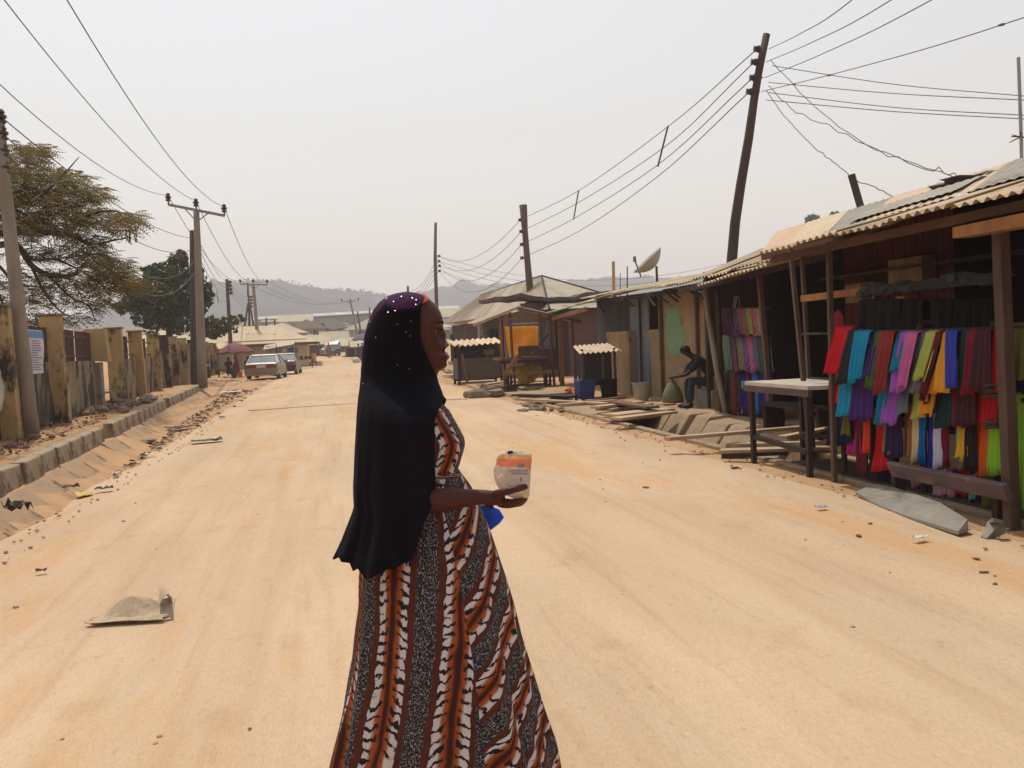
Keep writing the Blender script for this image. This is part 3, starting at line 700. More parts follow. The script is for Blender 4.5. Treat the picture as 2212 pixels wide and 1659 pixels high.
# flamboyant tree at left
FROND=mat('feathery_olive_leaves',(.22,.155,.042),(.11,.095,.03),scale=.7,rough=.7,trans=.35,c3=(.20,.10,.035),s3=.5,t3=.56)
rd=random.Random(21)
base=P(-175,900,26);base=V((base.x,base.y,0))
t=thing('tree','big feathery olive-brown tree leaning over the yellow wall at the left edge','tree',base)
Q=lambda X,Y,d=26:P(X,Y,d)
mb=MB()
crotch=Q(-150,600)
mb.tube([base,base.lerp(crotch,.5)+V((.2,0,0)),crotch],[.34,.27,.22],10)
limbs=[([(-150,600),(-60,520),(10,503),(80,503),(150,507),(198,528),(240,520),(285,512)],.13),([(-150,600),(-60,545),(30,528),(66,571),(103,593),(159,594),(190,566),(240,575),(275,600)],.12),([(-150,600),(-90,500),(0,450),(60,440),(120,395),(170,340)],.12),
([(-100,560),(0,470),(50,400),(60,330)],.09),([(66,571),(90,620),(122,665),(160,690)],.05),([(103,593),(150,640),(190,660),(205,690)],.04),([(150,507),(180,470),(240,455),(290,470)],.05),([(-60,520),(20,600),(50,680)],.06),([(80,503),(140,450),(200,430)],.05),([(10,503),(70,560),(120,560),(200,600),(240,640)],.05),([(120,395),(160,420),(220,440)],.04),([(-60,545),(0,640),(20,720)],.05)]
for pts,r in limbs:
    pp=[Q(X,Y,26+1.2*math.sin(i*1.3+r*50)) for i,(X,Y) in enumerate(pts)]
    e=[2*pp[0]-pp[1]]+pp+[2*pp[-1]-pp[-2]];out=[]
    for i in range(1,len(e)-2):
        for k in range(4):
            u=k/4;a,b_,c,d=e[i-1:i+3];out.append(.5*((2*b_)+(c-a)*u+(2*a-5*b_+4*c-d)*u*u+(3*b_-a-3*c+d)*u**3))
    out.append(pp[-1]);mb.tube(out,(r,.012),7)
mb.build('trunk',BARK,t,smooth=True)
clus=[(40,345,55,34,70),(75,325,30,16,20),(20,400,60,40,90),(100,395,60,32,70),(150,385,45,18,30),(60,450,80,40,110),(150,430,60,26,55),(200,420,35,18,25),(30,500,60,30,50),(120,480,80,26,80),(210,470,50,18,40),(275,468,28,12,22),(260,485,40,18,24),(180,520,50,16,34),(100,545,60,20,34),(200,555,50,22,44),(240,580,45,26,55),(230,610,55,24,50),(285,612,40,16,24),(160,600,50,24,34),(60,600,60,30,36),(20,640,60,40,44),(110,640,60,25,30),(200,650,50,18,26),(60,690,60,18,20),(150,690,50,12,14),(-80,400,80,80,90),(-80,560,80,80,80),(-180,450,70,120,90),(-60,330,50,30,30),(-160,650,60,60,40)]
mb=MB()
for cx,cy,rx,ry,n in clus:
    for _ in range(int(n*4.2)):
        a=rd.uniform(0,6.28);q=rd.random()**.5
        p=P(cx+rx*q*math.cos(a),cy+ry*q*math.sin(a),26+rd.gauss(0,1.5))
        az=rd.gauss(0,1.0);dr=rt*math.cos(az)+V((0,1,0))*math.sin(az);dr=V((dr.x*rd.choice((1,1,1,-1)),dr.y,rd.uniform(-.65,.45))).normalized()
        ln=rd.uniform(.30,.55);side=dr.cross(V((0,0,1))).normalized();m_=7
        for k in range(m_):
            u=k/(m_-1);o_=p+dr*ln*u-V((0,0,.16*ln*u*u*2));wv=.085*math.sin(math.pi*(.15+.8*u))+.02
            for sgn in (-1,1):
                e=o_+side*sgn*wv+dr*.03-V((0,0,.35*wv));mb.add([o_-dr*.012,o_+dr*.02,e+dr*.012,e-dr*.01],[(0,1,2,3)])
mb.build('crown',FROND,t)
mb=MB()
for cx,cy,rx,ry,n in ((275,500,22,10,12),(95,680,20,10,8),(110,520,60,20,10),(210,540,40,20,8),(20,700,30,20,10),(160,610,60,30,8)):
    for _ in range(n):
        p=P(cx+rd.uniform(-rx,rx),cy+rd.uniform(-ry,ry),26+rd.gauss(0,.8));l=rd.uniform(.2,.4);mb.bar(p,p+V((rd.uniform(-.06,.06),0,-l*.8)),.022,.010)
mb.build('seed_pod',mat('dark_seed_pod',(.035,.02,.018)),t).__setitem__('kind','stuff')
# second dense tree + low branches at the poles
def bigtree(label,trunk,lobes,d,s,seed,m=LEAFD,n=260):
    rd=random.Random(seed);b=P(*trunk[0],d);b.z=.1
    t=thing('tree',label,'tree',b);mb=MB()
    mb.tube([b]+[P(X,Y,d) for X,Y in trunk[1:]],[.25]+[.2*(1-i/len(trunk)) +.04 for i in range(1,len(trunk))],8)
    for (cx,cy,rx,ry) in lobes:
        k=P(*trunk[-1],d);q=P(cx,cy,d+rd.gauss(0,.6));mb.tube([k,(k+q)/2+V((0,0,-.2)),q],[.08,.05,.02],5)
    mb.build('trunk',BARK,t,smooth=True);mb=MB()
    for (cx,cy,rx,ry) in lobes:
        c=P(cx,cy,d+rd.gauss(0,1.0));leafquads(mb,c,int(n*rx*ry/1000),rx*d/F,rx*d/F,ry*d/F,s,rd,.1)
        for _ in range(5):
            a=rd.uniform(0,6.28);c2=P(cx+rx*1.05*math.cos(a),cy+ry*1.1*math.sin(a),d+rd.gauss(0,.8));leafquads(mb,c2,int(n*.05),rx*.3*d/F,rx*.3*d/F,ry*.3*d/F,s,rd,0)
    mb.build('crown',m,t);return t
LEAF2=mat('glossy_dark_leaves',(.020,.045,.012),(.065,.09,.025),scale=1.6,rough=.5,trans=.2)
bigtree('dense dark green tree behind the wall beside the tall poles',[(372,800),(368,740),(362,690),(365,650)],[(375,590,45,30),(345,610,40,30),(400,620,45,32),(320,640,40,26),(365,650,60,34),(410,660,42,28),(300,665,30,20),(340,690,50,24),(400,695,48,22),(445,640,18,22),(385,562,24,16),(270,660,20,14),(430,600,16,14),(290,640,22,20),(330,590,22,16)],50,.14,31,LEAF2,n=520)
bigtree('low leafy branch reaching right of the tall poles above the tan roof',[(400,790),(410,745),(440,722)],[(452,705,30,13),(485,698,26,9),(512,690,16,8),(465,722,26,8),(430,715,20,14),(500,712,14,5)],54,.13,33,mat('brown_green_leaves',(.09,.08,.03),(.05,.06,.02),scale=1.2,trans=.2),n=420)
# ================================================================ people (shared builder)
SKIN=mat('dark_skin',(.045,.017,.011),(.035,.013,.009),scale=9,rough=.5,spec=.3)
def cloth_m(n,c,**k): return mat(n,c,tuple(v*.7 for v in c),scale=12,rough=.9,**k)
def person(label,pos,face,J,top,bottom,group=None,s=1.0,skirt=False,hair=None,shoe=None,sub=2,cat='person'):
    """J: joints in metres (f forward, l left, z up). face: heading of the person (radians from +X)"""
    pos=V(pos);t=thing('person',label,cat,pos,group);ca,sa=math.cos(face),math.sin(face)
    w_=lambda j:pos+V((j[0]*ca-j[1]*sa,j[0]*sa+j[1]*ca,j[2]))*s
    K={k:w_(v) for k,v in J.items()}
    names=['pel','spi','che','nec','hed','crn','shL','elL','wrL','haL','shR','elR','wrR','haR','hiL','knL','anL','toL','hiR','knR','anR','toR']
    K['crn']=K['hed']+(K['hed']-K['nec'])*.75
    for sd in 'LR':
        K['ha'+sd]=K['wr'+sd]+(K['wr'+sd]-K['el'+sd]).normalized()*.10*s
    for sd in 'LR':
        if 'to'+sd not in K: K['to'+sd]=K['an'+sd]+V((ca,sa,0))*.17*s-V((0,0,.05*s))
    E_=[('pel','spi'),('spi','che'),('che','nec'),('nec','hed'),('hed','crn'),('che','shL'),('shL','elL'),('elL','wrL'),('wrL','haL'),('che','shR'),('shR','elR'),('elR','wrR'),('wrR','haR'),('pel','hiL'),('hiL','knL'),('knL','anL'),('anL','toL'),('pel','hiR'),('hiR','knR'),('knR','anR'),('anR','toR')]
    rad=dict(pel=.12,spi=.11,che=.13,nec=.05,hed=.085,crn=.07,shL=.06,elL=.042,wrL=.028,haL=.03,hiL=.09,knL=.055,anL=.035,toL=.03)
    for k in list(rad):
        if k[-1]=='L': rad[k[:-1]+'R']=rad[k]
    ix={n:i for i,n in enumerate(names)}
    skin('body',[K[n] for n in names],[(ix[a],ix[b]) for a,b in E_],[rad[n]*s for n in names],SKIN,t,sub)
    def gar(name,ns,es,grow,m):
        i2={n:i for i,n in enumerate(ns)};skin(name,[K[n] for n in ns],[(i2[a],i2[b]) for a,b in es],[(rad[n]+grow)*s for n in ns],m,t,sub)
    K['eL2']=K['shL'].lerp(K['elL'],.8);K['eR2']=K['shR'].lerp(K['elR'],.8);rad['eL2']=rad['eR2']=.05
    K['nk2']=K['che'].lerp(K['nec'],.55);rad['nk2']=.07
    gar('shirt',['pel','spi','che','nk2','shL','eL2','shR','eR2'],[('pel','spi'),('spi','che'),('che','nk2'),('che','shL'),('shL','eL2'),('che','shR'),('shR','eR2')],.018,top)
    if skirt:
        a=K['pel'];b=(K['anL']+K['anR'])/2+V((0,0,.08));rr=.2*s;rows=[]
        kn=(K['knL']+K['knR'])/2
        for i,(c,r) in enumerate(((a+V((0,0,.08)),.15),(a,.19),(kn,.24),(b,.25))):
            rows.append([c+V((r*s*math.cos(q),r*s*math.sin(q),.01*math.sin(q*5))) for q in [2*math.pi*j/20 for j in range(20)]])
        MB().grid(rows,closed=True).build('skirt',bottom,t,smooth=True,solid=.01)
    else:
        K['aL2']=K['knL'].lerp(K['anL'],.92);K['aR2']=K['knR'].lerp(K['anR'],.92);rad['aL2']=rad['aR2']=.045
        gar('trousers',['pel','hiL','knL','aL2','hiR','knR','aR2'],[('pel','hiL'),('hiL','knL'),('knL','aL2'),('pel','hiR'),('hiR','knR'),('knR','aR2')],.016,bottom)
    if hair is not None:
        u=(K['crn']-K['hed']).normalized();c=K['hed']+u*.05*s-V((ca,sa,0))*.02*s
        MB().blob(c,(.1*s,.098*s,.085*s),seed=3,amp=.05,n=12,m=8).build('hair' if hair is not True else 'headscarf',hair if hair is not True else top,t,smooth=True)
    if shoe is not None:
        for sd in 'LR':
            p=K['an'+sd];q=K['to'+sd];MB().tube([p-V((0,0,.035*s))-(q-p).normalized()*.05*s,p.lerp(q,.5)-V((0,0,.02*s)),q+(q-p).normalized()*.04*s],[.045*s,.048*s,.035*s],8).build('shoe',shoe,t,smooth=True)
    # face
    h=K['hed'];f_=V((ca,sa,0)).lerp((K['hed']-K['nec']).normalized(),.0);l_=V((-sa,ca,0))
    MB().blob(h+f_*.085*s-V((0,0,.0)),(.018*s,.014*s,.02*s),n=6,m=5).build('nose',SKIN,t,smooth=True)
    return t
STAND=dict(pel=(0,0,.93),spi=(.01,0,1.1),che=(0,0,1.3),nec=(0,0,1.47),hed=(.02,0,1.60),shL=(0,.18,1.38),elL=(-.02,.24,1.1),wrL=(.06,.24,.86),shR=(0,-.18,1.38),elR=(-.02,-.24,1.1),wrR=(.06,-.24,.86),hiL=(0,.09,.88),knL=(.02,.1,.48),anL=(0,.1,.08),hiR=(0,-.09,.88),knR=(.02,-.1,.48),anR=(0,-.1,.08))
SIT=dict(pel=(0,0,.5),spi=(.04,0,.68),che=(.08,0,.86),nec=(.12,0,1.02),hed=(.16,0,1.15),shL=(.08,.18,.94),elL=(.2,.22,.7),wrL=(.42,.16,.62),shR=(.08,-.18,.94),elR=(.2,-.22,.7),wrR=(.42,-.16,.62),hiL=(.05,.1,.47),knL=(.45,.14,.5),anL=(.42,.14,.08),hiR=(.05,-.1,.47),knR=(.45,-.14,.5),anR=(.45,-.14,.08))
HAIRB=mat('black_hair',(.012,.01,.01),rough=.8)
# ================================================================ cars
GLASS=mat('tinted_car_glass',(.10,.14,.15),(.06,.08,.09),scale=2,rough=.08,spec=.8)
TYRE=mat('tyre_rubber',(.02,.018,.018),rough=.8);RIM=mat('wheel_rim',(.4,.4,.4),rough=.35,metal=.6)
LAMP=mat('red_tail_lamp',(.28,.02,.03),(.2,.01,.02),rough=.25,spec=.6);PLATE=mat('white_plate',(.55,.5,.45),(.5,.45,.4),rough=.5)
def car(label,pos,head,paint,lower,group,w_=1.84,l_=4.6,h_=1.40,detail=True,hatch=False):
    """pos = ground point under the rear bumper's middle; head = direction of travel (radians)"""
    pos=V(pos);t=thing('parked_car',label,'car',pos,group);ca,sa=math.cos(head),math.sin(head)
    f=lambda u,v,z:pos+V((u*ca-v*sa,u*sa+v*ca,z))      # u forward, v left
    hw=w_/2
    def sec(u,pts): return [f(u,v,z) for v,z in pts]
    def ring(u,zb,zt,k,zm):  # half-section mirrored
        p=[(0,zb),(hw*k*.92,zb),(hw*k,zb+.12),(hw*k,zm),(hw*k*.93,zt-.02),(hw*k*.6,zt),(0,zt)]
        return [f(u,v,z) for v,z in p]+[f(u,-v,z) for v,z in p[-2:0:-1]]
    deck=.93
    S=[(0,.30,.62,.93,.5),(.03,.24,.86,.97,.6),(.12,.22,deck,.99,.66),(.5,.2,deck+.01,1,.68),(1.0,.2,.94,1,.70),(2.2,.2,.92,1,.70),(3.3,.2,.90,1,.68),(3.9,.2,.82,.98,.62),(4.35,.22,.74,.94,.52),(4.47,.3,.55,.9,.45)]
    if hatch: S[2]=(.12,.22,1.0,.99,.7)
    rows=[ring(*s_) for s_ in S];mb=MB();mb.grid(rows,closed=True)
    nn=len(rows[0]);mb.add(rows[0],[tuple(range(nn))]);mb.add(rows[-1],[tuple(range(nn-1,-1,-1))]);mb.build('body',paint,t,smooth=False,bevel=.01)
    # cabin: glass volume and roof with pillars
    b0,b1,t0,t1=(.55,3.35,1.15,2.55) if not hatch else (.1,3.2,.5,2.5)
    zt=h_;kb,kt=.93*hw,.74*hw
    g=MB().hexa(f(b0,-kb,.9),f(b1,-kb,.88),f(b1,kb,.88),f(b0,kb,.9),f(t0,-kt,zt-.05),f(t1,-kt,zt-.05),f(t1,kt,zt-.05),f(t0,kt,zt-.05)).build('windows',GLASS,t)
    rf=MB();rf.hexa(f(t0-.06,-kt-.01,zt-.06),f(t1+.08,-kt-.01,zt-.07),f(t1+.08,kt+.01,zt-.07),f(t0-.06,kt+.01,zt-.06),f(t0+.06,-kt*.85,zt),f(t1-.05,-kt*.85,zt),f(t1-.05,kt*.85,zt),f(t0+.06,kt*.85,zt))
    for sg in (-1,1):
        rf.bar(f(b0,sg*kb,.9),f(t0,sg*kt,zt-.05),.07,.05);rf.bar(f(b1,sg*kb,.88),f(t1,sg*kt,zt-.05),.06,.05);rf.bar(f(1.95,sg*(kb+.0),.9),f(1.9,sg*kt,zt-.05),.06,.05)
    rf.build('roof',paint,t)
    # bumper
    bp=MB();bp.hexa(f(-.08,-hw*.96,.42),f(.1,-hw*1.0,.42),f(.1,hw*1.0,.42),f(-.08,hw*.96,.42),f(-.09,-hw*.94,.6),f(.1,-hw*1.0,.6),f(.1,hw*1.0,.6),f(-.09,hw*.94,.6));bp.build('bumper',lower,t,bevel=.02)
    MB().hexa(f(-.05,-hw*.9,.22),f(.12,-hw*.9,.22),f(.12,hw*.9,.22),f(-.05,hw*.9,.22),f(-.06,-hw*.92,.415),f(.12,-hw*.92,.415),f(.12,hw*.92,.415),f(-.06,hw*.92,.415)).build('valance',lower,t)
    for sg in (-1,1):
        MB().hexa(f(-.012,sg*hw*.30,.64),f(.08,sg*hw*.30,.64),f(.08,sg*hw*.93,.64),f(-.012,sg*hw*.93,.64),f(.0,sg*hw*.30,.82),f(.09,sg*hw*.30,.82),f(.09,sg*hw*.92,.82),f(.0,sg*hw*.92,.82)).build('tail_light',LAMP,t)
    MB().hexa(f(-.02,-.25,.65),f(.05,-.25,.65),f(.05,.25,.65),f(-.02,.25,.65),f(-.01,-.25,.80),f(.05,-.25,.80),f(.05,.25,.80),f(-.01,.25,.80)).build('number_plate',PLATE,t)
    for u in (.85,3.65):
        for sg in (-1,1):
            wb=MB();c=f(u,sg*(hw-.1),.31);ax=V((-sa,ca,0));wb.tube([c-ax*.1,c-ax*.09,c+ax*.09,c+ax*.1],[.27,.31,.31,.27],18);wo_=wb.build('wheel',TYRE,t)
            c2=c+ax*sg*.085;MB().tube([c2,c2+ax*sg*.022],[.19,.17],14).build('rim',RIM,wo_)
            WLOC[wo_.name]=WLOC[t.name]
    for sg in (-1,1):
        MB().box(*[0]*3,*[.001]*3) if 0 else None
        c=f(2.85,sg*(hw+.1),.95);MB().hexa(*[c+V((a*ca-b*sg*sa,a*sa+b*sg*ca,z)) for a,b,z in ((-.06,-.1,-.06),(.06,-.1,-.06),(.06,.1,-.06),(-.06,.1,-.06),(-.05,-.1,.07),(.05,-.1,.07),(.05,.09,.07),(-.05,.09,.07))]).build('wing_mirror',paint,t)
    return t
SILV=mat('dusty_silver_paint',(.20,.205,.185),(.25,.235,.20),scale=2,rough=.4,metal=.2,spec=.5);TANB=mat('dusty_bumper',(.26,.2,.13),(.2,.16,.11),scale=3)
g0=G(572,819,.0)
car('dusty silver saloon car parked behind the tall poles, seen from the rear',(-3.5,53.6,.03),R(85),SILV,TANB,'cars parked on the left')
car('dark red saloon car parked just ahead of the silver one',(-2.75,62.0,.03),R(86),mat('dark_red_paint',(.10,.025,.035),(.13,.05,.05),scale=2,rough=.35,spec=.6),mat('dark_bumper',(.03,.03,.06)),'cars parked on the left')
p=G(720,772,riseh(112));car('small grey car far down the road before the mauve shops',(1.1,112,riseh(112)+.05),R(100),mat('grey_green_paint',(.22,.26,.25),(.18,.21,.2),rough=.4),mat('grey_bumper',(.12,.12,.12)),'cars parked on the left',hatch=True)
# ================================================================ pink umbrella stall
UMB=mat('faded_pink_canvas',(.30,.11,.12),(.24,.085,.095),scale=3,trans=.25)
c=P(508,745,61);c=V((c.x,c.y,0))
def umbrella(label,c,r,z,m,n=8,drop=.55):
    t=thing('market_umbrella',label,'umbrella',c);c=V(c);rows=[]
    for k in range(6):
        u=k/5;rr=r*u;row=[]
        for j in range(n*4):
            a=2*math.pi*j/(n*4);sc=1-.06*abs(math.sin(a*n/2))*0;w=.5+.5*math.cos(a*n)
            rad=rr*(1-.05*(1-w)*u);row.append(c+V((rad*math.cos(a),rad*math.sin(a),z-drop*u**1.7-(.09*w*(k==5))+.04*(1-w)*u*0)))
        rows.append(row)
    last=[v+V((0,0,-.1)) for v in rows[-1]];rows.append(last)
    MB().grid(rows,closed=True).build('canopy',m,t,solid=.012)
    MB().tube([c,c+V((0,0,z+.1))],.025,8).build('pole',IRON,t)
    rb=MB()
    for j in range(n):
        a=2*math.pi*j/n;rb.bar(c+V((0,0,z-.05)),c+V((r*.95*math.cos(a),r*.95*math.sin(a),z-drop-.03)),.015)
    rb.build('rib',IRON,t)
umbrella('faded pink market umbrella shading the vendor behind the silver car',c,1.18,2.25,UMB)
ux,uy=c.x,c.y
person('vendor in dark red top sitting under the pink umbrella',(ux-.55,uy+.3,.05),R(-70),SIT,cloth_m('dark_red_cloth',(.16,.02,.025)),cloth_m('brown_cloth',(.08,.04,.03)),skirt=True,hair=HAIRB)
person('person in orange and red standing under the pink umbrella',(ux+.0,uy-.1,.05),R(200),STAND,cloth_m('orange_cloth',(.5,.18,.04)),cloth_m('deep_red_cloth',(.25,.03,.03)),skirt=True,hair=HAIRB,s=.9)
person('person in dark clothes seated beside the silver car under the umbrella',(ux+.75,uy+.5,.05),R(-100),SIT,cloth_m('charcoal_cloth',(.04,.035,.05)),cloth_m('blue_cloth',(.04,.07,.2)),hair=HAIRB)
def bucket(label,c,r,h,m,grp=None,rimm=None,handle=True,nm='bucket'):
    c=V(c);t=thing(nm,label,nm.split('_')[-1],c,grp)
    MB().lathe([(r*.74,0),(r*.76,.01),(r*.97,h*.93),(r,h*.94),(r*1.04,h*.95),(r*1.04,h),(r*.95,h),(r*.92,h*.9),(r*.72,.03)],c,18).build('shell',m,t,smooth=False)
    if handle: MB().tube([c+V((r*math.cos(a),.03,h*.9-abs(math.sin(a))*.12*0+ -.18*math.sin(a)*r*3)) for a in [math.pi*i/8 for i in range(9)]],.004,5).build('handle',IRON,t)
    return t
for X,Y,lab,cc,r,h in ((519,815,'orange red bucket on the ground beside the silver car',(.5,.09,.03),.16,.36),(506,817,'dark grey drum standing left of the orange bucket',(.05,.05,.055),.17,.5)):
    g=G(X,Y,.05);bucket(lab,(g.x,g.y,.05),r,h,mat(lab.split()[0]+'_plastic',cc,rough=.5),handle=False)
t=thing('stall_table','low blue draped stall table next to the silver car','table',(ux+1.3,uy-.6,.05))
MB().box(ux+.95,uy-.9,.6,ux+1.75,uy-.3,.66).build('top',WOOD,t);MB().box(ux+.98,uy-.88,.12,ux+1.72,uy-.32,.6).build('drape',cloth_m('blue_tarp',(.04,.07,.22)),t)
for q in ((ux-1.0,uy-.9),(ux-.3,uy-.8)): 
    pass
t=thing('stall_table','low wooden table with dark goods left of the pink umbrella pole','table',(ux-.7,uy-.8,.05))
MB().box(ux-1.1,uy-1,.5,ux-.2,uy-.5,.55).build('top',WOODD,t)
for a in (-1.05,-.25):
    for b in (-.95,-.55): MB().box(ux+a-.03,uy+b-.03,.05,ux+a+.03,uy+b+.03,.5).build('leg',WOODD,t)
# motorbike silhouette beside wall
t=thing('motorcycle','dark motorcycle parked between the wall and the pink umbrella','motorcycle',(ux-1.6,uy-2,.05));mx,my=ux-1.55,uy-2.2
for dy in (-.6,.6):
    pts=[V((mx,my+dy+.28*math.cos(a),.33+.28*math.sin(a))) for a in [2*math.pi*i/16 for i in range(17)]];MB().tube(pts,.045,6,cap=False).build('wheel',TYRE,t)
MB().tube([(mx,my-.6,.33),(mx,my-.2,.6),(mx,my+.35,.75),(mx,my+.6,.33)],.05,7).build('frame',IRON,t)
MB().blob((mx,my+.12,.78),(.13,.26,.11),n=8).build('fuel_tank',mat('black_paint',(.02,.02,.025),rough=.3,spec=.6),t,smooth=True)
MB().box(mx-.1,my-.65,.74,mx+.1,my-.1,.82).build('seat',BLACK,t,bevel=.02)
MB().tube([(mx-.34,my+.3,1.02),(mx,my+.42,.98),(mx+.34,my+.3,1.02)],.018,6).build('handlebar',IRON,t)
MB().blob((mx,my+.5,.86),(.08,.06,.08),n=8).build('headlight',RIM,t,smooth=True)
# ================================================================ yellow building with tan hip roof
yd=84;YW=mat('pale_yellow_render',(.55,.45,.24),(.48,.39,.21),scale=.8,c3=(.3,.24,.14),s3=.8,t3=.62)
a=YP(666,787,yd);x1=a.x;x0=x1-10.5;z0=riseh(yd)-.3;zt=YP(665,738,yd).z
t=thing('yellow_building','yellow walled building with broad tan hipped roof behind the parked cars','building',(x1-5,yd+5,z0))
MB().box(x0,yd,z0,x1,yd+11,zt+.3).build('wall',YW,t)
ap=YP(590,703,yd+5);ap2=YP(490,710,yd+5);TR=mat('tan_sheet_roof',(.50,.38,.22),(.42,.31,.18),scale=.5,rough=.6,fine=.15)
el=YP(420,735,yd-1);er=YP(680,736,yd-1)
q=MB();zr=er.z-.1;roofv=[V((x0-.6,yd-1,zr-.1)),V((x1+1.0,yd-1,zr)),V((x1+1,yd+12,zr)),V((x0-.6,yd+12,zr-.1)),V((ap2.x,yd+5,ap.z)),V((ap.x+.3,yd+5,ap.z))]
nseg=40;a0,a1,b0,b1=roofv[0],roofv[1],roofv[4],roofv[5]
mbr=MB();mbr.add(roofv,[(0,1,5,4),(1,2,5),(2,3,4,5),(3,0,4),(0,3,2,1)]);mbr.build('roof',TR,t)
MB().box(x0-.6,yd-1.03,zr-.2,x1+1,yd-.97,zr+.03).build('fascia',mat('dark_fascia',(.09,.05,.04)),t)
# window and satellite disc under the eave
MB().box(x1-2.6,yd-.06,zt-1.05,x1-1.9,yd+.02,zt-.3).build('window',BLACK,t)
w0=YP(608,757,yd);MB().box(w0.x,yd-.07,w0.z-1.1,w0.x+.9,yd+.02,w0.z).build('window',mat('window_grey',(.25,.25,.25)),t)
# second tan roof, left (behind the wall)
a=YP(405,762,88);t=thing('house','low tan roofed house showing over the far end of the yellow wall','house',(a.x+3,90,0),'far houses')
zl=YP(440,742,80).z;xl=YP(405,745,80).x;xr=YP(505,745,80).x-.2
MB().box(xl-4,80,-.2,xr,86,zl-.1).build('wall',YW,t);MB().add([(xl-5,79,zl),(xr+.6,79,zl-.6),(xr+.6,86,zl-.6),(xl-5,86,zl),(xl-3,82.5,zl+1.3),(xr-3,82.5,zl+1.1)],[(0,1,5,4),(1,2,5),(2,3,4,5),(3,0,4),(0,3,2,1)]) 
q=MB();q.add([(xl-5,79,zl),(xr+.6,79,zl-.6),(xr+.6,86,zl-.6),(xl-5,86,zl),(xl-3,82.5,zl+1.3),(xr-3,82.5,zl+1.1)],[(0,1,5,4),(1,2,5),(2,3,4,5),(3,0,4),(0,3,2,1)]);q.build('roof',TR,t)
# kiosk with lean-to canopy in front of the yellow building
ky=77;kl=YP(583,765,ky);kr=YP(655,765,ky);z1=YP(590,745,ky).z
t=thing('kiosk','small roadside kiosk with tarpaulin canopy and blue posters before the yellow wall','kiosk',(kl.x+1,ky,0))
a,b_=YP(575,752,ky),YP(690-0,735,ky)
MB().box(kl.x-.3,ky,0,kl.x+1.4,ky+1.5,z1-.1).build('wall',mat('kiosk_grey',(.3,.27,.22)),t)
mb=MB();a=YP(570,755,ky);b_=YP(636,746,ky);c_=YP(690,741,ky);mb.slab((a.x,ky-.9,a.z),(b_.x,ky-.9,b_.z+.1),(b_.x,ky+1.6,b_.z+.45),(a.x,ky+1.6,a.z+.35),.05);mb.build('canopy',mat('cream_tarp',(.5,.42,.33),(.42,.34,.26)),t)
mb=MB();a=YP(636,749,ky);b_=YP(685,740,ky);
for X,c_,w_ in ((614,(.5,.5,.52),11),(628,(.05,.10,.35),12),(640,(.06,.14,.45),7)):
    p0=YP(X-w_/2,762,ky-.2);p1=YP(X+w_/2,751,ky-.2);MB().box(p0.x,p0.y,p0.z,p1.x,p0.y+.03,p1.z).build('poster',mat('poster_%d'%X,c_,tuple(v*.5 for v in c_),scale=8),t)
for X in (599,634): 
    p0=YP(X,790,ky-.8);MB().tube([(p0.x,p0.y,-.05),(p0.x,p0.y,z1)],.04,6).build('post',WOODD,t)
def table(label,c,w_,d_,h_,rot=0,mt=WOOD,ml=WOODD,name='wooden_table',leg=.05,cat='table',group=None,brace=True,top=.04):
    c=V(c);t=thing(name,label,cat,c,group);ca,sa=math.cos(rot),math.sin(rot);f=lambda x,y,z:c+V((x*ca-y*sa,x*sa+y*ca,z))
    bx=lambda x0,y0,z0,x1,y1,z1:MB().hexa(f(x0,y0,z0),f(x1,y0,z0),f(x1,y1,z0),f(x0,y1,z0),f(x0,y0,z1),f(x1,y0,z1),f(x1,y1,z1),f(x0,y1,z1))
    bx(-w_/2,-d_/2,h_-top,w_/2,d_/2,h_).build('top',mt,t,bevel=.005)
    for sx in (-1,1):
        for sy in (-1,1): bx(sx*(w_/2-.05)-leg/2,sy*(d_/2-.05)-leg/2,0,sx*(w_/2-.05)+leg/2,sy*(d_/2-.05)+leg/2,h_-top).build('leg',ml,t)
    if brace:
        for sy in (-1,1): MB().bar(f(-w_/2+.05,sy*(d_/2-.05),.25*h_),f(w_/2-.05,sy*(d_/2-.05),.25*h_),leg*.7).build('brace',ml,t)
    return t
g=G(640,803,0);table('dark trestle bench with goods near the corner of the yellow building',(-1.5,79,.1),1.1,.7,.75)
for k,(dx,cl) in enumerate(((-.35,(.03,.02,.02)),(0,(.1,.05,.04)),(.3,(.04,.03,.05)))):
    tag(MB().blob((-1.5+dx,79,.85+.12),(.16,.16,.16),seed=k,n=8,m=6).build('goods_sack',mat('goods_%d'%k,cl)),['black bundle at the left end of the trestle bench','brown bundle in the middle of the trestle bench','dark bundle at the right end of the trestle bench'][k],'bundle','bundles on the trestle bench')
# yellow water can stack by road
p0=G(677,792,.15);px_,py_=p0.x,86.
pL=YP(670,780,86);pR=YP(684,762,86)
t=thing('water_drum','yellow plastic drum on a wooden stand right of the yellow building','drum',(pL.x+.3,86,.22))
MB().lathe([(.24,.3),(.27,.32),(.27,.95),(.22,1.05),(.1,1.08),(.1,1.13)],(pL.x+.3,86,.2),14).build('shell',mat('yellow_plastic',(.6,.38,.06),(.5,.3,.05),rough=.5),t,smooth=True)
for sx in (0,.6):
    MB().box(pL.x+sx-.04,85.7,.1,pL.x+sx+.04,86.3,.5).build('leg',WOODD,t)
MB().box(pL.x-.05,85.7,.5-.08,pL.x+.65,86.3,.5).build('shelf',WOOD,t)
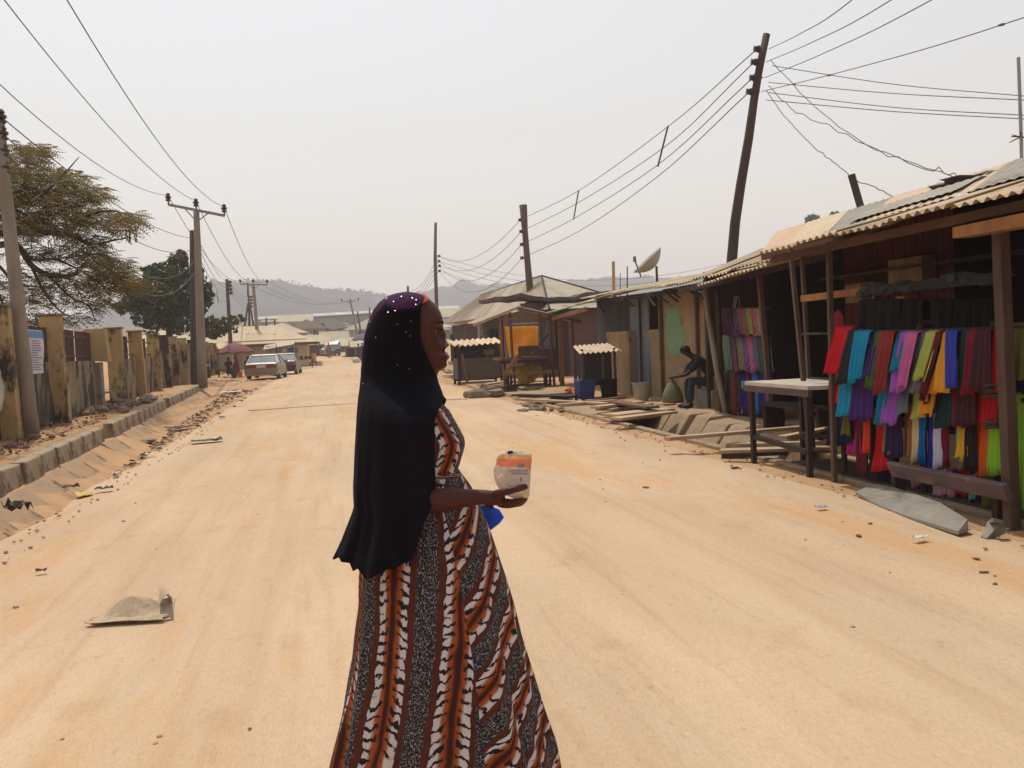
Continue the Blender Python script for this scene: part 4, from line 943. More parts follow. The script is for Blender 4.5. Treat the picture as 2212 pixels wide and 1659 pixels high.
# ================================================================ distant shops at the end of the road
def shop(label,X0,X1,Yb,Yt,dd,wallm,roofm,over=.6,ridge=1.0,name='shop',group='far roadside shops',door=True,dep=5):
    a=YP(X0,Yb,dd);b=YP(X1,Yb,dd);z0=riseh(dd)-.3;zt=YP((X0+X1)/2,Yt,dd).z
    t=thing(name,label,'shop',((a.x+b.x)/2,dd,z0),group)
    MB().box(a.x,dd,z0,b.x,dd+dep,zt).build('wall',wallm,t)
    q=MB();q.add([(a.x-over,dd-over-.6,zt-.15),(b.x+over,dd-over-.6,zt-.15),(b.x+over,dd+dep/2,zt+ridge),(a.x-over,dd+dep/2,zt+ridge),(a.x-over,dd+dep+over,zt-.1),(b.x+over,dd+dep+over,zt-.1)],[(0,1,2,3),(3,2,5,4)]);q.build('roof',roofm,t,solid=.06)
    if door:
        n=max(1,int((b.x-a.x)/2.5))
        for k in range(n):
            cx=lerp(a.x,b.x,(k+.5)/n);MB().box(cx-.45,dd-.04,z0+.3,cx+.45,dd+.03,zt-.5).build('door',BLACK,t)
    return t
shop('mauve shopfront row under a long tan roof at the end of the road',668,705,768,742,118,MAUVE,FROOF,ridge=1.1)
shop('mauve shop with tall tan gable roof beyond the silver awning',700,748,766,738,134,MAUVE,mat('khaki_roof',(.38,.34,.24),(.33,.29,.2),scale=.5),ridge=1.5)
shop('low dark stall under a dull brown roof left of the woman\'s hood',748,772,768,744,106,mat('brown_stall_wall',(.16,.11,.08)),FROOF,ridge=.8)
shop('shack row half hidden by the woman\'s shoulder at the right of the far road',770,830,775,745,96,mat('dark_shack_wall',(.08,.05,.05)),FROOF,ridge=.8)
a=YP(694,752,112);b_=YP(726,744,112);t=thing('awning','shiny silver sheet awning on posts above the small grey car','awning',(a.x,112,riseh(112)))
MB().slab((a.x,113,a.z-.2),(b_.x,113,a.z+.1),(b_.x+.6,117,a.z+1.0),(a.x+.6,117,a.z+.6),.05).build('sheet',mat('bright_zinc',(.75,.74,.72),(.65,.64,.62),rough=.35,metal=.3),t)
for x_ in (a.x+.1,b_.x-.1): MB().tube([(x_,113,riseh(113)-.2),(x_,113,a.z-.15)],.05,6).build('post',WOODD,t)
c=YP(790,760,90);umbrella('dull purple umbrella at the far stalls beside the woman\'s hood',(c.x,90,riseh(90)),1.3,2.7,mat('purple_canvas',(.13,.1,.17),(.1,.08,.14)))
for k,(X,dd,cl,lab) in enumerate(((776,88,(.10,.03,.05),'person in maroon standing at the far stalls beside the hood'),(784,91,(.06,.05,.12),'person in navy standing at the far stalls closest to the hood'),(711,105,(.3,.12,.1),'small far figure in red walking left of the grey car'),(684,114,(.12,.05,.09),'distant figure before the mauve shopfront, left one'),(692,116,(.2,.08,.1),'distant figure before the mauve shopfront, right one'))):
    c=YP(X,780,dd);person(lab,(c.x,dd,riseh(dd)+.02),R(180+60*k),STAND,cloth_m('far_cloth_%d'%k,cl),cloth_m('far_skirt_%d'%k,tuple(v*.8 for v in cl)),skirt=True,hair=HAIRB,sub=1,group='people far down the road')
c=YP(770,789,86);tag(MB().blob((c.x,86,riseh(86)+.25),(.38,.35,.28),seed=5,amp=.12,n=12,m=8).build('white_sack',mat('white_sack_cloth',(.6,.55,.5),(.5,.45,.4),scale=5),smooth=True),'bulging white sack on the road edge beside the woman\'s back','sack')
# ================================================================ RIGHT: utility poles
d1=19.5
t=thing('utility_pole','tall bent dark wooden pole rising behind the stall roofs on the right','utility pole',P(1572,840,d1),'utility poles')
MB().tube([P(X,Y,d1) for X,Y in ((1570,860),(1577,700),(1581,560),(1588,480),(1600,400),(1617,300),(1629,215),(1640,150),(1656,74))],[.125,.12,.11,.105,.1,.095,.085,.08,.075],12).build('pole',POLEW,t,smooth=True)
I1=[]
for X,Y in ((1635,106),(1629,134),(1626,168),(1619,198)):
    q=P(X+6,Y,d1);I1.append(P(X,Y,d1-.1));insul(MB(),q+rt*.05,.9,ax=-rt).build('insulator',INS,t)
    MB().bar(q+rt*.16,q+rt*.0,.02).build('bracket',IRON,t)
d2_=46;t=thing('utility_pole','brown wooden pole standing in front of the big hipped roof','utility pole',P(1150,800,d2_),'utility poles')
MB().tube([P(X,Y,d2_) for X,Y in ((1155,810),(1146,640),(1139,560),(1134,500),(1130,443))],[.2,.18,.16,.15,.2],10).build('pole',POLER,t,smooth=True)
I2=[]
for X,Y in ((1124,475),(1126,500),(1127,528),(1128,557)):
    q=P(X,Y,d2_);I2.append(q);insul(MB(),q+rt*.12,1.1,ax=-rt).build('insulator',INS,t)
d3_=74;t=thing('utility_pole','thin brown pole rising just past the woman\'s forehead','utility pole',P(944,770,d3_),'utility poles')
MB().tube([P(944,775,d3_),P(943,655,d3_),P(940,560,d3_),P(941,481,d3_)],[.17,.15,.13,.11],8).build('pole',POLER,t,smooth=True)
I3=[]
for X,Y in ((947,553),(947,564),(948,574),(948,585)):
    q=P(X,Y,d3_);I3.append(q);insul(MB(),q-rt*.1,1.3,ax=rt).build('insulator',INS,t)
pole('short dark pole tip showing above the woman\'s hood',P(881,720,120),P(881,618,120),.2,.15,POLEW,'far poles')
S=.9
for i in range(4):
    pts=[[(1450,268),(1250,412)],[(1435,318),(1245,440)],[(1421,356),(1240,472)],[(1420,382),(1250,500)]][i]
    wire(on[i]+' wire between the bent pole and the brown pole on the right',[I1[i],P(*pts[0],28),P(*pts[1],37),I2[i]],.012,'low-voltage wires on the right')
    wire(on[i]+' wire from the brown pole to the thin pole past the forehead',[I2[i],I3[i]],.014,'low-voltage wires on the right',sag=1.1+.2*i)
    e=[(885,628),(880,640),(875,652),(870,664)][i];wire(on[i]+' wire from the thin pole down behind the woman\'s hood',[I3[i],P(*e,118)],.018,'low-voltage wires on the right',sag=.8)
    e=[(1575,568),(1575,582),(1575,596),(1575,610)][i];wire(on[i]+' faint service wire from the thin pole across behind the hipped roof',[I3[i],P(e[0],e[1],60)],.012,'service wires on the right',sag=1.5)
ends=[((1840,0),11),((1925,0),11),((2012,0),11),((2212,38),11)]
for i in range(4):
    q=P(*ends[i][0],11);p=I1[i]+rt*.25
    e=p+(q-p)*2.0;e.z=lerp(e.z,q.z,.25)
    W3=(p,q);wire(on[i]+' wire from the bent pole to the upper right past the camera',[p,p.lerp(q,.5)-V((0,0,.05)),q,e],.0075,'wires to the upper right')
for X,tt in ((1785,.38),(1712,.20),(2138,.95)): tag(MB().tube([W3[0].lerp(W3[1],tt+k_)-V((0,0,.2*tt*(1-tt))) for k_ in (-.008,-.004,.004,.008)],[.009,.018,.018,.009],6).build('wire_joint',WIRE),'taped joint on the lowest wire running to the upper right, at %s'%('the middle' if X==1785 else 'the pole end' if X==1712 else 'the photo edge'),'wire joint')
for (p0,p1,lab) in (((1443,272),(1421,360),'long wooden spacer between the right-hand wires nearer the bent pole'),((1250,411),(1239,474),'shorter wooden spacer between the right-hand wires nearer the brown pole')):
    dd=28 if p0[0]>1300 else 37
    tag(MB().bar(P(*p0,dd),P(*p1,dd),.04).build('wire_spacer',WOODD),lab,'spacer')
for i,(a,b,m_) in enumerate(((( 1668,142),(2230,209),(1930,182)),((1660,178),(2230,217),(1930,202)),((1660,200),(2230,250),(1930,232)),((1655,216),(2230,258),(1930,241)))):
    wire(on[i]+' nearly level wire from the bent pole towards the antenna mast',[P(*a,d1),P(*m_,18),P(*b,16)],.008,'level wires to the right edge')
wire('drooping wire from the bent pole down to the near roof, upper one',[P(1665,130,d1),P(1760,230,18),P(1870,310,16.5),P(2000,362,15),P(2095,390,13.5)],.008,'drooping house wires',wob=.05)
wire('drooping wire from the bent pole down to the near roof, wavy lower one',[P(1660,185,d1),P(1720,240,18.5),P(1830,290,17),P(1960,350,15.5),P(2040,372,14.5),P(2100,392,13.5)],.008,'drooping house wires',wob=.09)
wire('wavy wire from the bent pole to the leaning stick on the roof',[P(1655,195,d1),P(1690,245,18.5),P(1750,310,17),P(1800,350,16),P(1840,382,15)],.008,'drooping house wires',wob=.06)
wire('short wire from the leaning stick down to the roof ridge',[P(1843,388,15),P(1890,405,14.5),P(1942,430,14)],.008,'drooping house wires',wob=.03)
tag(MB().bar(P(1867,475,15),P(1839,377,15),.085).build('roof_stick',POLEW),'dark stick leaning up from the near roof ridge','stick')
t=thing('antenna_mast','thin metal antenna mast at the right photo edge above the roof','antenna',P(2207,400,11))
MB().tube([P(2208,410,11),P(2206,300,11),P(2200,124,11)],.02,8).build('mast',mat('galvanised_pipe',(.35,.33,.33),rough=.5,metal=.4),t)
mb=MB();c=P(2205,296,11)
for a in range(8): mb.tube([c,c+V((.12*math.cos(a*.8),.12*math.sin(a*.8),.05*math.sin(a*1.7)))],.006,4)
mb.tube([P(2185,295,11),c],.008,5);mb.build('wire_knot',IRON,t)
# ================================================================ RIGHT: big house with hipped roof
KH=mat('khaki_sheet_roof',(.40,.33,.235),(.33,.265,.185),scale=1.2,rough=.6,c3=(.24,.17,.11),s3=.6,t3=.62,fine=.2,tint=True)
t=thing('house','long house with a big dull hipped sheet roof behind the market kiosks','house',(13,52,0),'roadside buildings on the right')
e_l=L(958,697,9.0);e_r=L(1215,700,9.0);ap=P(1170,596,50);z_e=2.9
y_near,y_far=36.,71.
mb=MB()
A0=V((8.9,y_far,3.15));A1=V((8.9,y_near,2.75));apn=V(P(1170,596,46.5));apf=V((apn.x,64,apn.z+.1));Bk=V((2*apn.x-8.9,y_near,2.75));Bf=V((2*apn.x-8.9,y_far,3.1))
roof(mb,A0,A1,apf,apn,sw=1.6,per=.5,amp=.03,seed=4,jit=.02,tints=((1,1,1),(.95,.93,.9),(1.08,1.05,1)))
mb.add([A1,Bk,apn],[(0,1,2)]);mb.add([Bk,Bf,apf,apn],[(0,1,2,3)]);mb.add([A0,apf,Bf],[(0,1,2)])
mb.build('roof',KH,t)
MB().tube([apf,apn,Bk],.06,6).build('ridge_cap',KH,t);MB().tube([apn,A1],.05,6).build('ridge_cap',KH,t)
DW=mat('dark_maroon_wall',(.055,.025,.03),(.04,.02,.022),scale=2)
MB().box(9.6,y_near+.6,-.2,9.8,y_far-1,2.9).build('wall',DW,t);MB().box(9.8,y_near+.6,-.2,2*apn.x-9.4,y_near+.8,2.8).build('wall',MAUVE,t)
for X in (975,1068,1105,1090-28):
    q=L(X,750,9.5);MB().box(9.52,q.y-.7,.1,9.58,q.y+.7,2.3).build('door',BLACK,t)
for X,c_ in ((1040,(.42,.36,.33)),):
    q=L(X,740,9.2);MB().box(9.05,q.y-.35,.0,9.25,q.y+.3,2.9).build('pillar',mat('poster_pillar',(.40,.33,.30),(.22,.17,.17),scale=6,lo=.45,hi=.55),t)
for yy_ in (60,66,40): MB().tube([(9.2,yy_,0),(9.2,yy_,2.9)],.05,6).build('post',POLER,t)
MB().box(9.2,40,-.1,9.6,70,.25).build('step',CONC,t)
# shack with mauve walls and maroon base
t=thing('shack','grey sheet-iron shack with maroon painted base and ragged dark roof','shack',(11.5,38,0),'roadside buildings on the right')
GS=mat('grey_sheet_wall',(.20,.19,.19),(.14,.13,.135),scale=3,stretch=(1,1,.2));MS=mat('maroon_base_paint',(.11,.025,.035),(.075,.02,.028),scale=4)
ys_=38.;xa=YP(1128,700,ys_).x;xb=YP(1272,700,ys_).x
for k in range(9):
    u,v=lerp(xa,xb,k/9),lerp(xa,xb,(k+1)/9)
    if k==5: MB().box(u,ys_+.06,.3,v,ys_+.1,2.45).build('door',BLACK,t);continue
    MB().box(u,ys_,1.15,v-.02,ys_+.08,2.75+.05*(k%2)).build('wall_sheet',GS if k%3 else mat('lilac_sheet_wall',(.22,.19,.22),(.16,.14,.17),scale=3),t)
    MB().box(u,ys_-.01,.02,v,ys_+.08,1.147).build('base_panel',MS,t)
MB().box(xa,ys_+.08,.0,xa+.1,ys_+5,2.8).build('side_wall',MAUVE,t);MB().box(xb-.1,ys_+.08,.0,xb,ys_+5,2.8).build('side_wall',MAUVE,t)
MB().box(xa-.05,ys_-.06,2.35,xb+.05,ys_-.02,3.1).build('upper_wall',mat('faded_mauve_board',(.19,.13,.12),(.13,.09,.085),scale=2),t)
mb=MB();rows=[]
for v in (0,.25,.5,.75,1):
    rows.append([V((lerp(xa-1.0,xb+.9,i/17),ys_-.7+5.5*v+.15*noise.noise(V((i*.6,v,2)))*(v<.3),lerp(3.25,3.3,i/17)+.2*v+.10*noise.noise(V((i*.5,v*2,4)))+.10*math.sin(i/17*math.pi*2.6+.4)*(1-v))) for i in range(18)])
mb.grid(rows);mb.build('roof',RAG,t,solid=.16)
MB().box(xa+.6,ys_-1.0,0,xb+1.2,ys_-.01,.30).build('step',mat('brown_step',(.17,.11,.07),(.12,.08,.055),scale=3,bump=.4),t)
# small stall with wavy white roof (left)
def wavy(mb,e0,e1,r0_,r1_,**k): return roof(mb,e0,e1,r0_,r1_,**k)
t=thing('market_stall','small boarded market stall with a pale wavy sheet roof beside the road','stall',(6.3,35.5,0),'market stalls on the right')
ya=34.;xa=YP(988,760,ya).x;xb=YP(1082,760,ya).x
zl,zr=YP(988,744,ya).z,YP(1082,738,ya).z
mb=MB();roof(mb,(xa-.1,ya-.25,zl-.06),(xb+.05,ya-.25,zr-.06),(xa-.1,ya+1.3,zl+.14),(xb+.05,ya+1.3,zr+.14),sw=.9,per=.21,amp=.035,jit=.05,seed=9,tints=((1.55,1.45,1.3),(1.45,1.35,1.2)));mb.build('roof',ZINC,t,solid=.01)
BRD=mat('grey_brown_boards',(.11,.08,.065),(.075,.055,.048),scale=4,bump=.4,c3=(.17,.13,.1),s3=2,t3=.6)
for (xx,yy_) in ((xa+.02,ya),(xb-.02,ya),(xa+.02,ya+1.2),(xb-.02,ya+1.2)): MB().tube([(xx,yy_,-.1),(xx+.03,yy_,zl)],.05,7).build('post',WOODD,t)
MB().tube([(xa+.32,ya-.1,-.05),(xa+.16,ya-.02,1.15)],.045,6).build('prop',WOOD,t)
MB().box(xa+.1,ya-.02,.18,xb,ya+.03,.98).build('front_board',BRD,t);MB().box(xa,ya+.03,.2,xa+.05,ya+1.2,.98).build('side_board',BRD,t)
MB().box(xa+.1,ya-.06,.93,xb,ya+1.2,.975).build('counter',BRD,t)
MB().box(xa+.05,ya+1.2,.1,xb,ya+1.25,zl).build('back_board',mat('dark_board',(.04,.03,.03)),t)
tag(MB().blob((lerp(xa,xb,.76),ya+.3,1.14),(.2,.25,.2),seed=8).build('goods_sack',mat('grey_sack',(.16,.15,.13),(.11,.1,.09),scale=6)),'grey bundle standing on the counter of the wavy-roofed stall','bundle')
tag(MB().blob((lerp(xa,xb,.34),ya+.5,1.10),(.36,.25,.16),seed=9).build('goods_sack',mat('dark_sack',(.05,.045,.045),scale=6)),'dark bundle lying on the counter of the wavy-roofed stall','bundle')
# kiosk with yellow tarpaulin
t=thing('market_stall','open pole stall with low gabled roof and a yellow tarpaulin back','stall',(6.6,28.5,0),'market stalls on the right')
yk=29.3;pk=YP(1118,663,yk);pl=YP(1022,701,yk);pr=YP(1254,693,yk)
mb=MB();roof(mb,pl,pl+V((0,1.55,.05)),pk,pk+V((0,1.55,.05)),sw=1.2,per=.2,amp=.012,seed=1,tints=((.85,.78,.72),));roof(mb,pr,pr+V((0,1.55,.05)),pk,pk+V((0,1.55,.05)),sw=1.2,per=.2,amp=.012,seed=2,tints=((.75,.68,.6),));mb.build('roof',ZINC,t,solid=.03)
MB().bar(pl-V((0,.03,.04)),pk-V((0,.03,.04)),.05,.06).build('barge_board',PLANK,t);MB().bar(pk-V((0,.03,.04)),pr-V((0,.03,.04)),.05,.06).build('barge_board',WOOD,t)
def kx(X,yy_): return YP(X,760,yy_).x
def kz(x_): return interp([(pl.x,pl.z),(pk.x,pk.z),(pr.x,pr.z)],x_)-.03
for X,yy_,mm in ((1085,29.5,WOODO),(1107,29.5,POLER),(1172,29.5,POLER),(1192,29.6,WOOD),(1240,29.5,WOODO),(1088,31.0,WOODD),(1205,31.0,WOODD)):
    xx=kx(X,yy_);MB().tube([(xx+.05,yy_,-.1),(xx,yy_+.05,1.2),(xx-.03,yy_,kz(xx))],.045,7).build('post',mm,t)
MB().bar((kx(1080,29.5),29.45,YP(1080,690,29.5).z),(kx(1180,29.5),29.45,YP(1180,684,29.5).z),.05,.06).build('beam',WOODO,t)
MB().bar((kx(1105,29.5),29.5,YP(1105,700,29.5).z),(kx(1165,29.5),29.5,YP(1165,697,29.5).z),.04,.05).build('beam',PLANK,t)
MB().bar(YP(1165,745,30),YP(1190,715,30),.05).build('prop',WOODD,t)
MB().box(kx(1078,29.4),29.2,.93,kx(1178,29.4),30.6,1.0).build('counter',WOOD,t);MB().box(kx(1080,29.4),29.18,.82,kx(1176,29.4),29.22,.92).build('apron',WOODD,t)
MB().box(kx(1120,31),31,.98,kx(1165,31),31.04,1.35).build('back_board',mat('mauve_board',(.14,.10,.10)),t)
TARP=mat('ochre_tarpaulin',(.90,.58,.15),(.80,.48,.12),scale=1.8,trans=.62,c3=(.5,.24,.05),s3=1.6,t3=.64)
yt=31.1;tl=YP(1090,706,yt);tr_=YP(1163,704,yt);bl=YP(1101,780,yt);br=YP(1161,764,yt)
rows=[]
for i in range(11):
    v=i/10;row=[]
    for j in range(25):
        u=j/24;p=tl.lerp(tr_,u).lerp(bl.lerp(br,u),v);p=V((p.x,yt+.12*math.sin(u*9+v*4)*v+.05*math.sin(u*26)*(1-v),p.z+.12*math.sin(u*math.pi)*v*.6));row.append(p)
    rows.append(row)
MB().grid(rows).build('tarpaulin',TARP,t,smooth=True,solid=.006)
tag(MB().blob((kx(1135,30),30.2,.42),(.65,.3,.28),seed=4,amp=.35,n=12,m=8).build('yellow_sheet',mat('yellow_nylon',(.68,.45,.05),(.55,.33,.04),scale=5)),'crumpled bright yellow sheet heaped under the tarpaulin stall','sheet')
table('low work bench with slanting boards in front of the yellow tarpaulin stall',(kx(1140,28.6),28.6,.0),1.35,.6,.52,mt=WOOD,name='work_bench',leg=.07,cat='bench',top=.06)
for X0,Y0,X1,Y1,dd,lab,mm in ((1090,812,1120,768,29,'tan plank leaning on the left end of the low work bench',WOODO),(1118,770,1165,786,29,'dark plank slanting across the low work bench',WOODD)):
    tag(MB().bar(P(X0,Y0,dd),P(X1,Y1,dd),.14,.04).build('plank',mm,bevel=.004),lab,'plank')
def plank(label,p,q,w_=.2,h_=.035,m=PLANK,side=None,group=None):
    o=MB().bar(p,q,w_,h_,side=side,w2=w_*.9).build('plank',m,bevel=.004);return tag(o,label,'plank',group)
plank('long pale plank on the ground left of the low work bench',G(1040,832,.12),G(1100,823,.15),.35,.06)
plank('second pale plank on the ground behind the low work bench legs',G(1095,826,.1),G(1200,822,.1),.25,.05)
plank('pale board lying by the foot of the wavy-roofed stall',G(965,812,.1),G(1000,806,.1),.4,.06)
plank('dark stick on the ground between the stones and the bench',G(1085,836,.05),G(1140,842,.05),.06,.05,WOODD)
rs=random.Random(3)
for X,Y,s,l in ((1031,853,.36,'flat brown stone on the road edge, left of the stone pair'),(1052,849,.24,'upright stone in the middle of the road-edge group'),(1071,850,.27,'squarish block right of the upright stone on the road edge'),(1050,880-8,.0,'')):
    if s:
        g=G(X,Y,.1);tag(MB().blob((g.x,g.y,.1),(s,s*.7,s*.5 if X!=1052 else s*1.1),seed=X,amp=.25,n=9,m=6).build('stone',STONE),l,'stone','stones on the right road edge')
stones(16,lambda r:(lambda X,Y:(lambda g:(g.x,g.y,0))(G(X,Y,.03)))(r.uniform(1122,1215),r.uniform(874,892)),.05,.17,'brown broken brick in the scatter between the road and the boarded drain','bricks by the boarded drain',flat=.5,seed=71)
stones(12,lambda r:(lambda X,Y:(lambda g:(g.x,g.y,0))(G(X,Y,.03)))(r.uniform(950,1000),r.uniform(795,822)),.08,.25,'stone in the rubble at the foot of the wavy-roofed stall','rubble by the wavy-roofed stall',flat=.5,seed=91)
# boards over the drain at y 20-30
for i,(a,b,w_,l) in enumerate(((  (1115,853),(1232,856),.35,'dark weathered board over the drain, behind the brick scatter'),((1120,862),(1310,872),.22,'long board along the near edge of the open drain'),((1205,875),(1330,865),.2,'board slanting over the drain towards the dark kiosk'),((1225,858),(1250,850),.3,'short dark board beside the red rag'),((1270,868),(1345,858),.16,'thin board propped beneath the dark kiosk'))):
    plank(l,G(*a,.1),G(*b,.1),w_,.05,[WOODD,PLANK,PLANK,WOODD,WOOD][i],group='boards over the right drain')
scrap('bright red rag on the ground between the boards and the dark kiosk',1244,851,.55,.35,mat('red_rag',(.7,.06,.05),(.55,.04,.04),scale=6),.3,seed=77,crump=.15,name='red_rag',cat='rag')
# dark kiosk with small wavy roof
t=thing('small_kiosk','dark upright kiosk box with a pale wavy sheet for a roof by the drain','kiosk',(6.9,22,0),'market stalls on the right')
yk=22.;xa=YP(1256,800,yk).x;xb=YP(1326,800,yk).x;zl=YP(1250,757,yk).z;zr=YP(1330,751,yk).z
mb=MB();roof(mb,(xa-.08,yk-.35,zl-.08),(xb+.08,yk-.35,zr-.08),(xa+.05,yk+.75,zl+.10),(xb+.12,yk+.75,zr+.10),sw=2,per=.13,amp=.022,jit=.0,seed=12,tints=((1.5,1.45,1.3),));mb.build('roof',ZINC,t,solid=.012)
for (xx,yy_) in ((xa,yk-.1),(xb,yk-.1),(xa,yk+.6),(xb,yk+.6)): MB().box(xx-.03,yy_-.03,-.05,xx+.03,yy_+.03,zl+.03).build('post',POLER,t)
MB().box(xa+.06,yk-.05,.35,xb-.06,yk+.55,zl-.06).build('cabinet',mat('black_sheet_metal',(.018,.02,.025),(.03,.03,.035),rough=.6,scale=3),t,bevel=.01)
MB().box(xa+.5,yk-.075,.4,xa+.56,yk-.052,zl-.1).build('door_frame',POLER,t)
g=(6.62,22.9,.0)
tag(MB().hexa((xa-.08,yk-.15,.02),(xa+.26,yk-.15,.02),(xa+.26,yk+.3,.02),(xa-.08,yk+.3,.02),(xa-.12,yk-.2,.5),(xa+.3,yk-.2,.5),(xa+.3,yk+.35,.5),(xa-.12,yk+.35,.5)).build('crate',mat('blue_plastic_crate',(.03,.05,.22),(.02,.04,.15),rough=.5),bevel=.02),'blue plastic crate standing at the left foot of the dark kiosk','crate')
bucket('black drum tucked beneath the dark kiosk on the right',(xb-.25,yk-.3,.0),.22,.5,BLACK,handle=False,nm='drum')
# ================================================================ green-edged shack and mud building
t=thing('shack','low mud-walled shack with green-edged sheet roof and grey sheet door','shack',(8.6,23,0),'roadside buildings on the right')
gl=L(1237,672,7.3);gr=L(1372,632,7.3)
mb=MB();GT=((.95,1.15,.95),(1.1,1.2,1.0),(1.2,1.15,.95))
roof(mb,(7.2,30.0,2.38),(7.2,22.2,2.58),(9.6,31,2.95),(9.6,22.2,3.0),sw=.9,per=.15,amp=.02,jit=.15,seed=21,tints=GT);mb.build('roof',ZINC,t)
MB().bar((7.15,30.0,2.36),(7.15,26.2,2.46),.05,.03).build('edge_trim',mat('green_paint',(.04,.30,.18),rough=.6),t)
MB().bar((7.4,29.6,2.22),(7.4,25.6,2.35),.09,.12).build('beam',mat('pale_orange_timber',(.40,.24,.13),(.30,.17,.09),scale=6),t)
MB().box(7.5,29.2,-.1,7.62,29.35,2.25).build('post',WOODO,t)
mb=MB();mb.tube([P(1326,640,26),P(1325,565,26)],.045,6);tag(mb.build('bamboo_stick',mat('bamboo',(.45,.30,.15),(.36,.22,.1),scale=9)),'upright bamboo stick rising through the green-edged roof','stick')
BG=mat('blue_grey_sheet',(.115,.14,.155),(.085,.10,.115),scale=2.5,stretch=(1,1,.25));GB=mat('grey_blue_door_sheet',(.17,.19,.205),(.11,.125,.14),scale=4,stretch=(1,1,.25),c3=(.17,.12,.09),s3=2,t3=.62)
MB().box(9.2,24.6,0,9.3,30.5,2.7).build('back_wall',BG,t)
for X,Y,Xb,z1,xx in ((1262,715,1308,1.55,7.9),):
    a=L(X,760,xx);b=L(Xb,760,xx);MB().box(xx,b.y,-.1,xx+.25,a.y,1.3).build('low_wall',MUD,t)
a=L(1310,760,7.6);b=L(1359,760,7.6);MB().box(7.6,b.y,-.1,7.9,a.y,1.66).build('low_wall',MUD,t,bevel=.03)
MB().box(7.9,b.y+.3,-.1,8.9,b.y+.5,1.64).build('low_wall',MUD,t)
MB().box(8.8,22.6,1.0,8.9,26,2.55).build('inner_wall',mat('purple_grey_board',(.12,.10,.13),(.08,.07,.085),scale=3),t)
# grey-blue sheets standing
for X0,X1,Y0,Y1,xx in ((1360,1378,640,850,7.75),(1379,1400,640,800,7.82)):
    a=L(X0,700,xx);b=L(X1,700,xx);zt=L(X0,Y0,xx).z;mb=MB()
    mb.hexa((xx,b.y,.0),(xx+.02,b.y,.0),(xx+.02,a.y,.0),(xx,a.y,.0),(xx+.05,b.y+.05,zt),(xx+.07,b.y+.05,zt),(xx+.07,a.y+.1,zt),(xx+.05,a.y+.1,zt));mb.build('door_sheet',GB,t)
# mud wall with green patch
a=L(1390,760,7.85);b=L(1532,760,8.0)
MB().box(7.85,lerp(a.y,b.y,.30),-.1,8.05,a.y,1.66).build('low_wall',MUD,t,bevel=.02)
MB().box(8.2,b.y+.9,1.6,8.3,a.y+2,2.5).build('dark_boards',mat('dark_red_brown_board',(.08,.05,.045),(.055,.035,.035),scale=3),t)
y0_=lerp(a.y,b.y,.32)
MB().box(7.95,b.y,-.1,8.2,y0_,2.6).build('mud_wall',MUD,t,bevel=.02)
GP=mat('green_paint_patch',(.16,.30,.16),(.20,.33,.18),scale=5,c3=(.3,.24,.14),s3=4,t3=.6)
pts=[(1437,665),(1466,662),(1469,700),(1478,708),(1483,730),(1474,742),(1462,765),(1450,768),(1442,748),(1438,710)]
pp=[L(X,Y,7.94) for X,Y in pts];MB().add([(7.944,p.y,p.z) for p in pp]+[(7.95,p.y,p.z) for p in pp],[tuple(range(10)),tuple(range(19,9,-1))]) 
q=MB();q.add([(7.944,p.y,p.z) for p in pp]+[(7.952,p.y,p.z) for p in pp],[tuple(range(10)),tuple(range(19,9,-1))]+[(i,(i+1)%10,(i+1)%10+10,i+10) for i in range(10)]);q.build('paint_patch',GP,t)
for X,x2 in ((1424,1432),(1503,1510)):
    MB().bar(L(X,640,7.9),L(x2,868,7.9),.07,.07).build('post',WOOD,t)
for X0,X1 in ((1476,1500),):
    pass
a=L(1535,760,8.1);MB().box(8.05,a.y-1.6,-.1,8.12,b.y-.02,2.5).build('sheet_wall',BG,t)
mb=MB();roof(mb,(7.0,24.2,2.62),(7.0,17.0,2.50),(9.6,24.5,3.05),(9.6,16.8,2.95),sw=.85,per=.14,amp=.02,jit=.18,seed=22,tints=((1.1,1.1,.95),(1.0,.9,.75),(1.2,1.1,.9),(.9,1,.85)));mb.build('roof',ZINC,t)
mb=MB();rd=random.Random(8)
for i in range(10):
    y_=rd.uniform(17.2,24);mb.bar((7.15,y_,2.47),(7.2+rd.uniform(-.1,.1),y_-rd.uniform(.3,1.2),2.3-rd.random()*.15),.06,.02)
mb.bar((7.3,24,2.5),(7.3,17,2.4),.08,.1);mb.build('eave_boards',WOODD,t)
# satellite dish
dd=25.;t=thing('satellite_dish','grey satellite dish on a short post above the green-edged roof','satellite dish',P(1418,612,dd))
MB().tube([P(1420,618,dd),P(1418,575,dd)],.035,8).build('post',POLER,t)
cD=P(1405,572,dd);aim=(V(P(1382,560,dd))-cD).normalized();aim=(rt*-.66+V((0,0,1))*.74-V((0,1,0))*.02).normalized()
x_=aim.cross(V((0,1,0))).normalized();y_=aim.cross(x_);rows=[];rD=.49
cD=P(1407,572,dd)
for i in range(7):
    r=rD*i/6;rows.append([cD+aim*(.28*(r/rD)**2-.1)+(x_*math.cos(q)+y_*math.sin(q))*r for q in [2*math.pi*j/28 for j in range(28)]])
MB().grid(rows,closed=True).build('dish',mat('grey_dish_paint',(.33,.31,.28),(.27,.25,.22),rough=.5),t,smooth=True,solid=.015)
lo=cD-x_*rD*1.0 if (cD-x_).z<(cD+x_).z else cD+x_*rD
lo=P(1385,598,dd);lnb=P(1371,562,dd)
MB().tube([lo,lnb],.02,6).build('feed_arm',IRON,t);MB().tube([lnb-V((.0,0,.04)),lnb+V((0,0,.1))],[.05,.04],8).build('receiver',mat('receiver_grey',(.2,.15,.14)),t)
